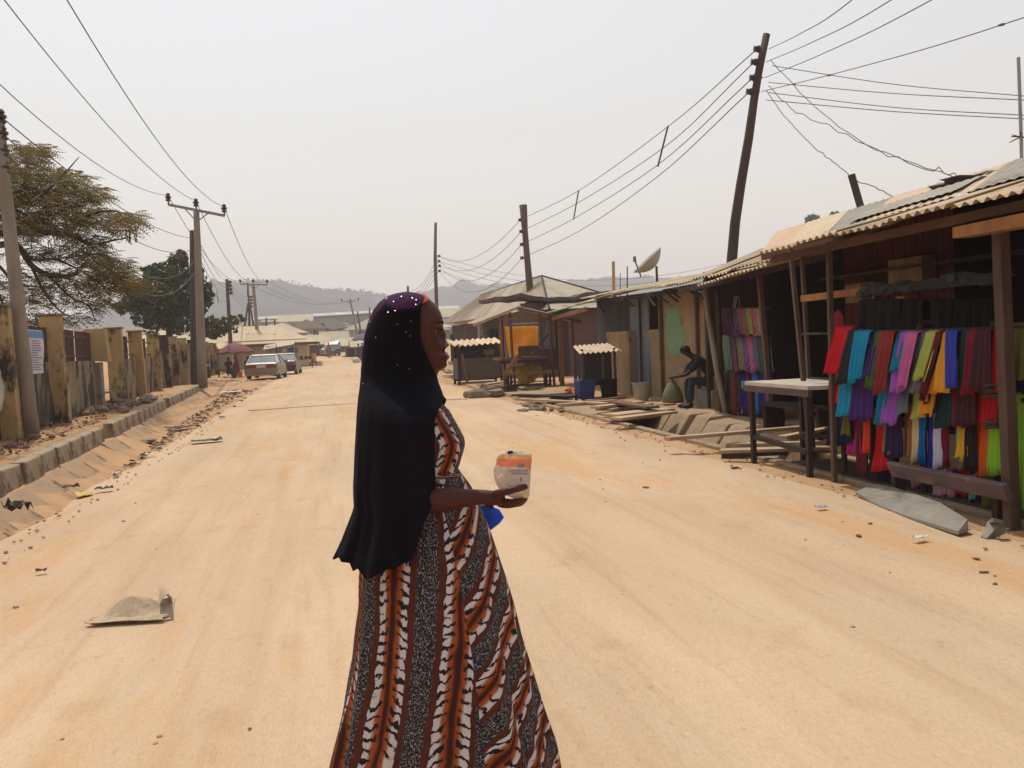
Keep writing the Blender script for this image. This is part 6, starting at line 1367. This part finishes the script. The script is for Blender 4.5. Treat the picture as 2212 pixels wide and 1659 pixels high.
uvn=nd('ShaderNodeUVMap');sp=nd('ShaderNodeSeparateXYZ');lk.new(uvn.outputs[0],sp.inputs[0]);U,VV=sp.outputs[0],sp.outputs[1]
def noi(su,sv,det=3,off=0.,sc=1.,ro=.55):
    mp=nd('ShaderNodeMapping');mp.inputs['Scale'].default_value=(su,sv,1);mp.inputs['Location'].default_value=(off,off*.7,off*.3);lk.new(uvn.outputs[0],mp.inputs[0])
    x=nd('ShaderNodeTexNoise');x.inputs['Scale'].default_value=sc;x.inputs['Detail'].default_value=det;x.inputs['Roughness'].default_value=ro;lk.new(mp.outputs[0],x.inputs['Vector']);return x.outputs[0]
wob=mth('MULTIPLY',mth('SUBTRACT',noi(6,9,3,1),.5),.022)
Uw=mth('ADD',U,wob);PER=.198
fr=mth('FRACT',mth('DIVIDE',Uw,PER))                       # 0..1 across one repeat
dc=mth('ABSOLUTE',mth('SUBTRACT',fr,.27))                  # distance from the tiger band's centre
edge_n=mth('MULTIPLY',mth('SUBTRACT',noi(40,26,3,4),.5),.07)
dce=mth('ADD',dc,edge_n)
def rngc(v,a,b,c=0.,d=1.,sm_=True):
    x=nd('ShaderNodeMapRange',interpolation_type='SMOOTHSTEP' if sm_ else 'LINEAR');x.inputs[1].default_value=a;x.inputs[2].default_value=b;x.inputs[3].default_value=c;x.inputs[4].default_value=d;lk.new(v,x.inputs[0]);return x.outputs[0]
inband=rngc(dce,.245,.255,1.,0.)
core=mth('ADD',dc,mth('MULTIPLY',mth('SUBTRACT',noi(18,10,3,9),.5),.10))
ramp=nd('ShaderNodeValToRGB');lk.new(core,ramp.inputs[0]);cr=ramp.color_ramp;cr.elements[0].position=0;cr.elements[0].color=(.035,.006,.003,1);cr.elements[1].position=.16;cr.elements[1].color=(.54,.48,.49,1)
for p_,c_ in ((.032,(.05,.009,.004)),(.075,(.30,.052,.008)),(.118,(.29,.075,.02)),(.142,(.40,.24,.16))):
    e_=cr.elements.new(p_);e_.color=(*c_,1)
band=ramp.outputs[0]
# black claw strokes leaving the centre line
vw=mth('ADD',mth('ADD',VV,mth('MULTIPLY',dc,.085)),mth('MULTIPLY',mth('SUBTRACT',noi(48,30,4,2),.5),.050))
st=mth('FRACT',mth('DIVIDE',vw,.029));stn=noi(30,20,2,12)
sd_=mth('ABSOLUTE',mth('SUBTRACT',st,.5));wid=mth('ADD',.0,mth('MULTIPLY',stn,.36))
stroke=rngc(mth('SUBTRACT',sd_,wid),-.03,.02,1.,0.)
msk=rngc(dc,.06,.09,0.,1.);msk2=rngc(noi(9,30,2,20),.36,.42,0.,1.)
stroke=mth('MULTIPLY',mth('MULTIPLY',stroke,msk),msk2)
band=mixc(stroke,band,(.010,.007,.012))
# speckled band with red-brown margins
spk=noi(250,150,2,3,1.,.7);spc=nd('ShaderNodeValToRGB');lk.new(spk,spc.inputs[0]);q=spc.color_ramp;q.elements[0].position=.50;q.elements[0].color=(.010,.009,.012,1);q.elements[1].position=.63;q.elements[1].color=(.33,.29,.30,1)
q.elements.new(.55).color=(.05,.04,.042,1)
dm=mth('ABSOLUTE',mth('SUBTRACT',mth('FRACT',mth('ADD',mth('DIVIDE',Uw,PER),.23)),.0));dm=mth('MINIMUM',dm,mth('SUBTRACT',1.,dm))
mg=rngc(mth('ADD',dm,mth('MULTIPLY',mth('SUBTRACT',noi(120,60,2,6),.5),.05)),.125,.17)
mr=mixc(noi(150,40,2,8),(.025,.006,.005),(.13,.026,.012))
other=mixc(mg,spc.outputs[0],mr)
allc=mixc(inband,other,band)
lk.new(allc,bs.inputs['Base Color'])
bp=nd('ShaderNodeBump');bp.inputs['Strength'].default_value=.12;bp.inputs['Distance'].default_value=.002;lk.new(noi(900,900,2,5),bp.inputs['Height']);lk.new(bp.outputs[0],bs.inputs['Normal'])
# --- dress
#        Y    XL   XR    rb
DT=[(862,905,950,.06),(874,850,957,.13),(886,805,969,.165),(905,790,980,.180),(925,786,991,.182),(945,784,1001,.18),(956,784,1004,.176),(970,784,1003,.17),(995,786,996,.155),(1012,788,990,.15),(1028,787,1001,.152),(1048,784,1016,.16),(1075,782,1030,.17),(1100,780,1041,.18),(1150,780,1060,.195),(1230,778,1086,.215),(1330,774,1114,.24),(1430,766,1140,.265),(1530,746,1165,.285),(1590,734,1183,.295),(1659,719,1197,.305),(1740,706,1208,.315),(1812,697,1216,.32)]
def dress_pt(Y,th,grow=0.):
    XL,XR,rb=interp(DT,Y)
    a=P(XL,Y,WD);b=P(XR,Y,WD);c=(a+b)/2;ra=(b-a).length/2+grow;rb=rb+grow
    k=sm(1060,1500,Y)
    f=1.
    f+=k*(.040*math.sin(8*th+.6+1.2*noise.noise(V((0,Y*.004,1))))+.022*math.sin(15*th+2.0+1.5*noise.noise(V((th,Y*.006,3))))+.010*math.sin(31*th+3*noise.noise(V((th,Y*.004,8)))))
    if Y>1010: f+=.012*noise.noise(V((th*5,Y*.012,4)))
    if Y<1060: f+=.010*math.sin(7*th+Y*.03)*sm(900,940,Y)+.014*noise.noise(V((th*6,Y*.03,2)))
    # near-side front fold
    f+=-k*.06*math.exp(-((th-1.11)/.09)**2)
    return c+(b-a).normalized()*ra*f*math.cos(th)-dep*rb*f*math.sin(th)
mb=MB();rows=[];Ys=[];SEAM=1.09
TH=[SEAM*i/50 for i in range(51)]+[SEAM+(2*math.pi-SEAM)*i/210 for i in range(211)]
y=862
while y<1812: Ys.append(y);y+=6 if y<1100 else 9
Ys.append(1812)
for Y in Ys: rows.append([dress_pt(Y,th) for th in TH])
mb.grid(rows)
for i,Y in enumerate(Ys):
    XL,XR,rb=interp(DT,Y);R_=((XR-XL)/2*WD/F+rb)/2
    for j,th in enumerate(TH):
        hz_=(1150-Y)*WD/F
        u=th*lerp(R_,.22,.25)+.03
        if Y>1020: u=u+(1.15*hz_ if j<=50 else .37*hz_)
        else: u=u+.075
        mb.uv[i*len(TH)+j]=(u+3,hz_+3)
dr=mb.build('dress',tm,wt,smooth=True)
# closed collar / bodice top
# --- headscarf (black cape) : open arc over the body, closed below the chin
PURB=lambda X:interp([(780,735),(798,716),(815,684),(840,656),(865,671),(905,667),(922,650)],X)
BLK=mat('black_scarf_cloth',(.0035,.003,.0055),(.0065,.0055,.010),scale=6,rough=.85,bump=.9,bscale=9,spec=.10,sheen=(.03,(.3,.25,.4)),tint=True,stretch=(1,1,.3))
HT=[(632,874,892,.018),(634,860,906,.04),(638,846,922,.058),(645,832,936,.074),(655,820,946,.086),(670,808,954,.096),(695,797,960,.102),(724,790,962,.104),(754,786,962,.102),(780,783,958,.098),(800,781,948,.098),(812,781,942,.102),(826,780,946,.115),(842,779,952,.135),(858,777,958,.158),(875,776,975,.185),(900,774,1002,.205),(960,771,1012,.222),(1040,767,1008,.228),(1062,768,1012,.238),(1085,770,1030,.242),(1100,766,1040,.245),(1130,755,1052,.25),(1160,744,1062,.254),(1190,728,1070,.258),(1215,722,1076,.26),(1250,724,1080,.265)]
#  right-hand edge seen from the near side
EDG=[(632,882),(637,908),(645,918),(655,913),(670,909),(695,907.5),(724,907.5),(745,912),(765,921),(785,930),(799,937),(808,941.9),(826,945.9),(842,951.9),(858,957.9),(868,956),(880,946),(900,939),(960,938),(1040,941.5),(1058,937),(1080,925),(1100,913),(1140,900),(1180,884),(1205,873),(1250,850)]
HEM=[(0,1205),(.03,1213),(.06,1228),(.10,1238),(.16,1245),(.19,1238),(.21,1230),(.235,1232),(.27,1212),(.30,1214),(.345,1200),(.40,1203),(.5,1192),(.6,1180),(.75,1170),(1,1150)]
def hij(Y,th,s_):
    XL,XR,rb=interp(HT,Y);a=P(XL,Y,WD);b=P(XR,Y,WD);c=(a+b)/2;ra=(b-a).length/2
    k=sm(830,1000,Y);f=1+.010*sm(800,860,Y)*math.sin(9*(th+Y*.004))*(1-k)+k*(.045*math.sin(10*th+1+1.6*noise.noise(V((th,Y*.004,0))))+.020*math.sin(23*th+noise.noise(V((th*2,Y*.006,2)))*3)+.022*math.sin(5*th+Y*.006))*(.35+.9*sm(980,1220,Y))
    if Y<830: f+=.008*math.sin(Y*.05+th*3)+.006*noise.noise(V((th*3,Y*.03,5)))
    # ripple of the back edge
    return c+(b-a).normalized()*(ra*(1+(f-1)*.6))*math.cos(th)-dep*rb*f*math.sin(th)
rows=[];NS=170;NV=120;mb=MB();SY=[]
for i in range(NV+1):
    v=i/NV;row=[];SX=[]
    for j in range(NS+1):
        s_=j/NS
        hy=interp(HEM,s_);hy=757+(hy-757)*(1-.25/WD*max(0,math.sin(math.pi*(.5+s_))));Y=lerp(632.5,hy,v**1.08)
        if v>.9: Y+=4*(v-.9)/.1*math.sin(s_*55)
        XL,XR,rb=interp(HT,Y);XE=interp(EDG,Y);cx=(XL+XR)/2;rx=(XR-XL)/2
        cc=max(-1,min(1,(XE-cx)/rx));X0=XE
        for _ in range(3): cc=max(-1,min(1,(1106+(X0-1106)*(1-rb*math.sqrt(1-cc*cc)/WD)-cx)/rx))
        th0=math.acos(cc)
        th=th0+s_*(2*math.pi-2*th0)
        row.append(hij(Y,th,s_));SX.append((cx+rx*math.cos(th),Y))
    rows.append(row);SY.append(SX)
mb.grid(rows);mb.tint={i*(NS+1)+j:(lambda k:(1+11*k,1+3.2*k,1+6*k))(1-sm(-4,5,SY[i][j][1]-PURB(SY[i][j][0]))) for i in range(NV+1) for j in range(NS+1)};hj=mb.build('headscarf',BLK,wt,smooth=True,solid=.004)
# orange inner cap showing at the forehead
ORG=mat('orange_inner_band',(.60,.11,.02),(.45,.05,.01),scale=30,rough=.6)
rows=[]
for i in range(8):
    t_=i/7;row=[]
    for j in range(17):
        th=lerp(-1.3,1.3,j/16);Y=lerp(635.5,650,t_)+16*abs(math.sin(th))**2.2;Xf=lerp(915,929.5,t_)
        b=P(Xf,Y,WD);c=P(886,Y,WD);row.append(c+across*((b-c).length)*math.cos(th)**.8-dep*lerp(.060,.080,t_)*math.sin(th))
    rows.append(row)
MB().grid(rows).build('inner_cap',ORG,wt,smooth=True,solid=.003)
# sequins
mb=MB();rd=random.Random(44)
for k in range(17):
    Y=rd.uniform(640,730) if k<14 else rd.uniform(760,900);th=rd.uniform(1.2,2.7);
    if Y<700 : pass
    XL,XR,rb=interp(HT,Y);XE=interp(EDG,Y);cx=(XL+XR)/2;rx=(XR-XL)/2;th0=math.acos(max(-1,min(1,(XE-cx)/rx)));th=max(th,th0+.12)
    p=hij(Y,th,.3);d=(p-(P(XL,Y,WD)+P(XR,Y,WD))/2).normalized();mb.blob(p+d*.004,(.0013,.0013,.0013),n=5,m=3,amp=0)
sq=mb.build('sequin',mat('silver_sequin',(.8,.8,.75),rough=.2,metal=.3,spec=.8),wt);sq['kind']='stuff'
# --- head and neck (profile in the plane of the face, measured front outline)
fa=(across*math.cos(R(7))+dep*math.sin(R(7))).normalized();la=UPV.cross(fa).normalized()   # la = woman's left (away from camera)
HC=P(885,724,WD)
def prof(X,Y):
    p=P(X,Y,WD)-HC;return (p.dot(across),p.z)
FP=[prof(*q) for q in ((893,634),(905,636),(916,640),(926,646),(935,652),(941,658),(946.5,665),(951,673),(954.5,682),(956.5,690),(957.3,696),(956.8,702),(957,707),(959,712),(962,717),(963.5,722),(962.5,728),(962.5,732),(964.5,737),(968,742),(969.5,746),(966,749.5),(963,751.5),(959,755),(960,761.5),(967,765.5),(969.5,770.5),(968.5,775.5),(965,779),(964.5,783),(965.5,788),(963.5,793),(958,797.5),(949,800))]
FP=sorted([(z,a) for a,z in FP])
def fprof(z): return interp(FP,z)
ztop=HC.z+FP[-1][0]+.004;zch=FP[0][0]
rows=[];NR=72;NC=96
def headp(z,th):
    # z relative to HC, th=0 front, + towards camera side
    zt=FP[-1][0]+.003;zb=-.155
    u=(z-zb)/(zt-zb)
    front=fprof(z) if z>zch else fprof(zch)-sm(0,.045,zch-z)*.055
    back=-.100*math.sqrt(max(0,1-((z-.02)/(zt-.02))**2)) if z>.02 else -.100+.045*sm(.02,-.10,z)
    if z>.07: front=min(front,.10)
    w=.076*math.sqrt(max(0.0,1-((z-.015)/(zt-.012))**2)) if z>.015 else lerp(.076,.050,sm(.015,-.105,z))
    if z<zch: w=lerp(w,.047,sm(0,.03,zch-z))
    c,s=math.cos(th),math.sin(th)
    mid=(.0 if z>zch else -.01)
    if c>=0:
        base=(min(front-.004,interp([(-.105,.086),(-.085,.092),(-.06,.085),(-.045,.080),(-.03,.083),(-.01,.084),(.02,.087),(.035,.096),(.05,.2)],z)) if z<.05 else front) if z>zch else front
        ex=.62+.25*sm(.02,.07,z)
        x=mid+(base-mid)*(abs(c)**ex);yv=w*(1 if s>=0 else -1)*abs(s)**.85
        # centre-line features
        extra=front-base
        dz=z
        wn=interp([(-.1,.036),(-.05,.034),(-.036,.028),(-.028,.022),(-.020,.017),(0,.013),(.012,.017),(.02,.035),(.05,.05)],z)
        x+=extra*math.exp(-(yv/wn)**2)
        # eye sockets and lids, cheeks
        for sg in (-1,1):
            q=((yv-sg*.031)/.015)**2+((z-.0125+.004)/.010)**2
            x-=.0075*math.exp(-q*.8);x+=.0045*math.exp(-(((yv-sg*.031)/.011)**2+((z-.010)/.006)**2))
            x+=.005*math.exp(-(((yv-sg*.038)/.018)**2+((z+.022)/.018)**2))
            x+=.0035*math.exp(-(((yv-sg*.031)/.02)**2+((z-.030)/.006)**2))
            x+=.006*math.exp(-(((yv-sg*.013)/.007)**2+((z+.0)/.007-.0)**2)) if False else 0
            x+=.005*math.exp(-(((yv-sg*.0135)/.0065)**2+((z+.001)/.006)**2))
    else:
        x=mid+(mid-back)*-(abs(c)**.9);yv=w*(1 if s>=0 else -1)*abs(s)**.9
    return HC+fa*x-la*yv+UPV*z
for i in range(NR+1):
    z=lerp(-.16,FP[-1][0]+.0029,(i/NR)**.97)
    rows.append([headp(z,2*math.pi*j/NC) for j in range(NC)])
mb=MB();mb.grid(rows,closed=True);mb.add([rows[-1][j] for j in range(NC)],[tuple(range(NC))])
WSK=mat('woman_skin',(.068,.0165,.0105),(.052,.012,.008),scale=14,rough=.5,spec=.28,bump=.05,bscale=80)
# --- arm, hand and shoulders: one skinned body joined to the head mesh
def PJ(X,Y,d): return P(X,Y,d)
hd=mb
body_me=hd.build('body',WSK,wt,smooth=True)
sh=PJ(868,905,2.66);el=PJ(893,1092,2.635);fm=PJ(975,1078,2.62);wr=PJ(1048,1073,2.625);pm=PJ(1072,1076,2.63)
V_=[];E_=[];RD=[]
def ad(p,r,prev=None):
    V_.append(V(p));RD.append(r);i=len(V_)-1
    if prev is not None: E_.append((prev,i))
    return i
i0=ad(PJ(880,880,2.76),.06);i1=ad(sh,.052,i0);i2=ad(sh.lerp(el,.5),.046,i1);i3=ad(el,.040,i2);i4=ad(PJ(930,1082,2.625),(.042,.042),i3);i5=ad(fm,.0335,i4);i6=ad(PJ(1015,1075,2.62),.0265,i5);i7=ad(wr,(.0215,.024),i6);i8=ad(pm,(.022,.026),i7);i9=ad(PJ(1090,1082,2.64),(.019,.026),i8)
skin('right_arm',V_,E_,RD,WSK,wt,2,0)
def finger(nm,pts,r):
    skin(nm,pts,[(i,i+1) for i in range(len(pts)-1)],r,WSK,wt,2,0)
# thumb lies along the near side of the packet
finger('thumb',[PJ(1066,1070,2.615),PJ(1084,1064,2.598),PJ(1104,1059,2.592),PJ(1124,1054,2.596),PJ(1140,1050.5,2.605)],[.015,.0125,.011,.0102,.0085])
finger('index_finger',[PJ(1086,1084,2.63),PJ(1104,1086,2.612),PJ(1122,1083,2.612),PJ(1131,1080,2.635),PJ(1132,1074,2.66)],[.0125,.0115,.0105,.0095,.0085])
finger('middle_finger',[PJ(1084,1087,2.65),PJ(1104,1089,2.64),PJ(1124,1087,2.645),PJ(1134,1078,2.665),PJ(1134,1066,2.68)],[.0125,.0115,.0105,.0095,.008])
finger('ring_finger',[PJ(1080,1089,2.67),PJ(1099,1091,2.668),PJ(1117,1088,2.678),PJ(1127,1077,2.69),PJ(1127,1064,2.70)],[.012,.011,.010,.009,.008])
finger('little_finger',[PJ(1074,1088,2.69),PJ(1090,1090,2.695),PJ(1106,1087,2.70),PJ(1115,1078,2.71),PJ(1116,1068,2.715)],[.011,.0098,.009,.008,.007])
# left arm on the far side, holding the blue folder
V_=[];E_=[];RD=[]
i0=ad(PJ(900,880,2.86),.055);i1=ad(PJ(905,905,2.95),.05,i0);i2=ad(PJ(930,1000,2.99),.044,i1);i3=ad(PJ(945,1075,2.98),.038,i2);i4=ad(PJ(985,1080,2.96),.032,i3);i5=ad(PJ(1020,1082,2.93),.024,i4);i6=ad(PJ(1036,1083,2.91),(.024,.02),i5);i7=ad(PJ(1050,1084,2.90),(.024,.018),i6)
skin('left_arm',V_,E_,RD,WSK,wt,2,0)
for k,(nm,dz) in enumerate((('index_finger',-.022),('middle_finger',-.007),('ring_finger',.009),('little_finger',.024))):
    finger(nm,[PJ(1050,1082+k*2,2.895+dz),PJ(1059,1084+k*2,2.893+dz),PJ(1064,1091+k,2.893+dz),PJ(1058,1098+k,2.893+dz)],[.0105,.0098,.009,.008])
finger('thumb',[PJ(1042,1080,2.875),PJ(1052,1084,2.862),PJ(1057,1094,2.860)],[.012,.0105,.009])
# face details
EW=mat('eye_white',(.14,.12,.115),rough=.25,spec=.6);DKE=mat('dark_iris_lash',(.01,.006,.005),rough=.4);LIP=mat('lips',(.115,.028,.03),(.09,.022,.022),rough=.38,spec=.5);TEE=mat('teeth',(.35,.32,.29),rough=.3,spec=.5);MTH=mat('mouth_inside',(.03,.006,.006),rough=.6)
def fpt(z,yv,out=0.):
    # point on the face at lateral offset yv (towards camera), found by scanning th
    best=None
    for k in range(90):
        th=k/90*1.4*(1 if yv>=0 else -1);p=headp(z,th);q=-(p-HC).dot(la)
        e=abs(q-yv)
        if best is None or e<best[0]: best=(e,p)
    return best[1]+fa*out
for sg in (1,-1):
    c=fpt(.0105,sg*.031,-.0078)
    MB().blob(c,(.0098,.0098,.0098),n=14,m=10,amp=0).build('eye',EW,wt,smooth=True)
    MB().blob(c+fa*.0068,(.0045,.0045,.0045),n=10,m=7,amp=0).build('iris',DKE,wt,smooth=True)
    rows=[[fpt(.0105+z+.0035*math.cos(a),sg*.031+.0145*math.sin(a),.0012+.0012*k) for a in [lerp(-1.45,1.45,j/10) for j in range(11)]] for k,z in enumerate((.0062,.0012,-.0008))]
    MB().grid(rows).build('eyelid',WSK,wt,smooth=True,solid=.001)
    mb=MB()
    for j in range(15):
        a=lerp(-1.4,1.4,j/14);p=fpt(.0105+.0005+.0035*math.cos(a),sg*.031+.0145*math.sin(a),.0035);mb.tube([p,p+fa*.0045-UPV*.0005,p+fa*.0075+UPV*.0016],[.0005,.0004,.0002],4)
    mb.build('eyelash',DKE,wt)
    rows=[[fpt(.0315+z+.004*math.cos(a*.9)-.002,sg*.033+.019*math.sin(a),.0011) for a in [lerp(-1.3,1.3,j/10) for j in range(11)]] for z in (0,.0022,.0045)]
    MB().grid(rows).build('eyebrow',mat('eyebrow_hair',(.015,.009,.008),rough=.9),wt,smooth=True,solid=.001)
def zY(Y): return (P(960,Y,WD)-HC).z
for nm,Ya,Yb in (('upper_lip',740.5,750.5),('lower_lip',764,776)):
    rows=[]
    for i in range(8):
        z=lerp(zY(Ya),zY(Yb),i/7);rows.append([fpt(z*(1)-(.0035*(j/9*2-1)**2 if nm=='upper_lip' else -.006*(j/9*2-1)**2)*(1 if True else 0),lerp(-.0235,.0235,j/9)*(1-.25*abs(i/7-.5)*2*(1)),.0013*math.sin(math.pi*i/7)) for j in range(10)])
    MB().grid(rows).build(nm,LIP,wt,smooth=True,solid=.0012)
mw=[]
for i in range(5):
    z=lerp(zY(750.5),zY(765),i/4);mw.append([fpt(z,lerp(-.017,.017,j/8)*(1-.3*abs(i/4-.5)*2),.0015) for j in range(9)])
MB().grid(mw).build('mouth',MTH,wt,smooth=True,solid=.0006)
mb=MB()
for j in range(6):
    yv=lerp(-.012,.012,j/5);p=fpt(zY(763.5),yv,.0022);mb.blob(p,(.0032,.0024,.0045),n=6,m=5,amp=0)
mb.build('teeth',TEE,wt,smooth=True)
MB().blob(fpt(-.045,.0,0)*0+HC+fa*(-.012)-la*.077+UPV*(-.005),(.014,.007,.03),n=10,m=8,amp=.05).build('ear',WSK,wt,smooth=True)
# feet with sandals under the hem
for dx,dd in ((930,2.72),(985,2.9)):
    a=P(dx,1800,dd);a.z=.05;b=a+fa*.17;b.z=.03
    skin('foot',[a-fa*.05+UPV*.02,a+UPV*.02,a+fa*.09,b],[(0,1),(1,2),(2,3)],[.03,.035,(.04,.025),(.038,.016)],WSK,wt,2,0)
    MB().tube([a-fa*.09-UPV*.04,a+fa*.08-UPV*.04,b+fa*.04-UPV*.02],[.04,.045,.035],8).build('sandal',BLACK,wt)
# --- the packet in her right hand
pa=thing('packet','clear and orange plastic packet of white goods held up in the woman\'s hand','packet',P(1108,1076,2.63))
PK=mat('clear_white_packet',(.88,.80,.74),(.78,.68,.60),scale=28,rough=.25,spec=.6,trans=.75,c3=(.72,.66,.60),s3=60,t3=.52)
SAL=mat('salmon_print',(.95,.28,.15),(.95,.42,.28),scale=12,rough=.3,trans=.6);YL=mat('orange_yellow_print',(.95,.50,.08),(.80,.62,.35),scale=8,rough=.3,trans=.5,stretch=(60,60,4));GYL=mat('grey_label',(.66,.60,.56),(.72,.66,.6),scale=10,rough=.35,trans=.55)
PT=[(976,1082,1149),(984,1076,1149),(990,1073,1148.5),(1003,1071,1148),(1015,1066,1147),(1030,1067,1146),(1045,1072,1145),(1058,1080,1144.5),(1068,1092,1144),(1076,1106,1140)]
def pk(Y,u,side,off=0.):   # u 0..1 across, side -1 near / 1 far
    a,b=interp(PT,Y);X=lerp(a,b,u);bul=.022*math.sin(math.pi*min(1,max(0,u)))**.6*sm(976,1010,Y)*(1-.75*sm(1055,1076,Y))
    bul+=.004*noise.noise(V((u*6,Y*.06,side)))*sm(976,1000,Y)
    X+=1.5*noise.noise(V((Y*.09,u*2,1)))
    return P(X,Y,2.632+side*(bul+off+.001)+.004*math.sin(u*9)*sm(1010,976,Y))
def band_(nm,Y0,Y1,u0,u1,m,off,n=24,k=10,sides=(-1,1),par=pa):
    mb=MB()
    for sd in sides: mb.grid([[pk(lerp(Y0,Y1,i/k),lerp(u0,u1,j/n),sd,off) for j in range(n+1)] for i in range(k+1)])
    return mb.build(nm,m,par,smooth=True)
band_('bag',976,1076,0,1,PK,0,k=34)
band_('orange_border',983,991,0.02,1,YL,.0006,k=4);band_('salmon_band',991,1004,0.02,1,SAL,.0006,k=5);band_('side_stripe',1004,1014,.86,1,SAL,.0006,k=4,n=5);band_('side_stripe',1004,1008,.1,.86,SAL,.0006,k=3,n=16)
lb=band_('label',1013,1052,.30,.985,GYL,.0010,k=14,sides=(-1,))
WLOC[lb.name]=WLOC[pa.name]
band_('print_line',1016,1018,.42,.93,mat('label_ink',(.16,.15,.2),rough=.5),.0016,k=2,sides=(-1,));band_('print_line',1023,1024.4,.5,.93,MATS['label_ink'],.0016,k=2,sides=(-1,));band_('print_line',1021,1022,.45,.9,MATS['label_ink'],.0016,k=2,sides=(-1,))
band_('stamp',1002,1010,.62,.82,mat('grey_stamp_ink',(.28,.22,.24)),.0012,k=3,n=6,sides=(-1,));band_('small_mark',1032,1040,.72,.76,MATS['label_ink'],.0016,k=4,n=3,sides=(-1,))
band_('yellow_corner',1066,1075,.72,.95,mat('pale_yellow_goods',(.75,.65,.2)),.0008,k=4,n=6,sides=(-1,))
MB().tube([P(1097,978,2.632),P(1108,976.5,2.632)],[.005,.0045],8).build('dark_knot',mat('indigo_knot',(.03,.015,.09)),pa)
MB().tube([P(1108,976.5,2.632),P(1130,975.5,2.632)],[.0035,.002],6).build('white_stick',WHT,pa)
# --- blue folder
BF=mat('translucent_blue_plastic',(.02,.19,.90),(.02,.13,.75),scale=12,rough=.3,spec=.5,trans=.55)
bt=thing('plastic_folder','translucent blue plastic folder in the woman\'s far hand, showing past her dress','folder',P(1055,1118,2.90))
for dd in (2.885,2.897):
    pts=[(1000,1100),(1038,1092),(1060,1093),(1079,1101),(1089,1117.5),(1080,1130),(1062,1144),(1030,1158),(1005,1150)]
    a=[P(X,Y,dd) for X,Y in pts];b=[P(X,Y,dd+.002) for X,Y in pts];k=len(pts);mb=MB();mb.add(a+b,[tuple(range(k-1,-1,-1)),tuple(range(k,2*k))]+[(i,(i+1)%k,(i+1)%k+k,i+k) for i in range(k)]);mb.build('cover',BF,bt)
MB().bar(P(1037,1090.5,2.89),P(1056,1087,2.89),.008,.02).build('white_clip',WHT,bt)
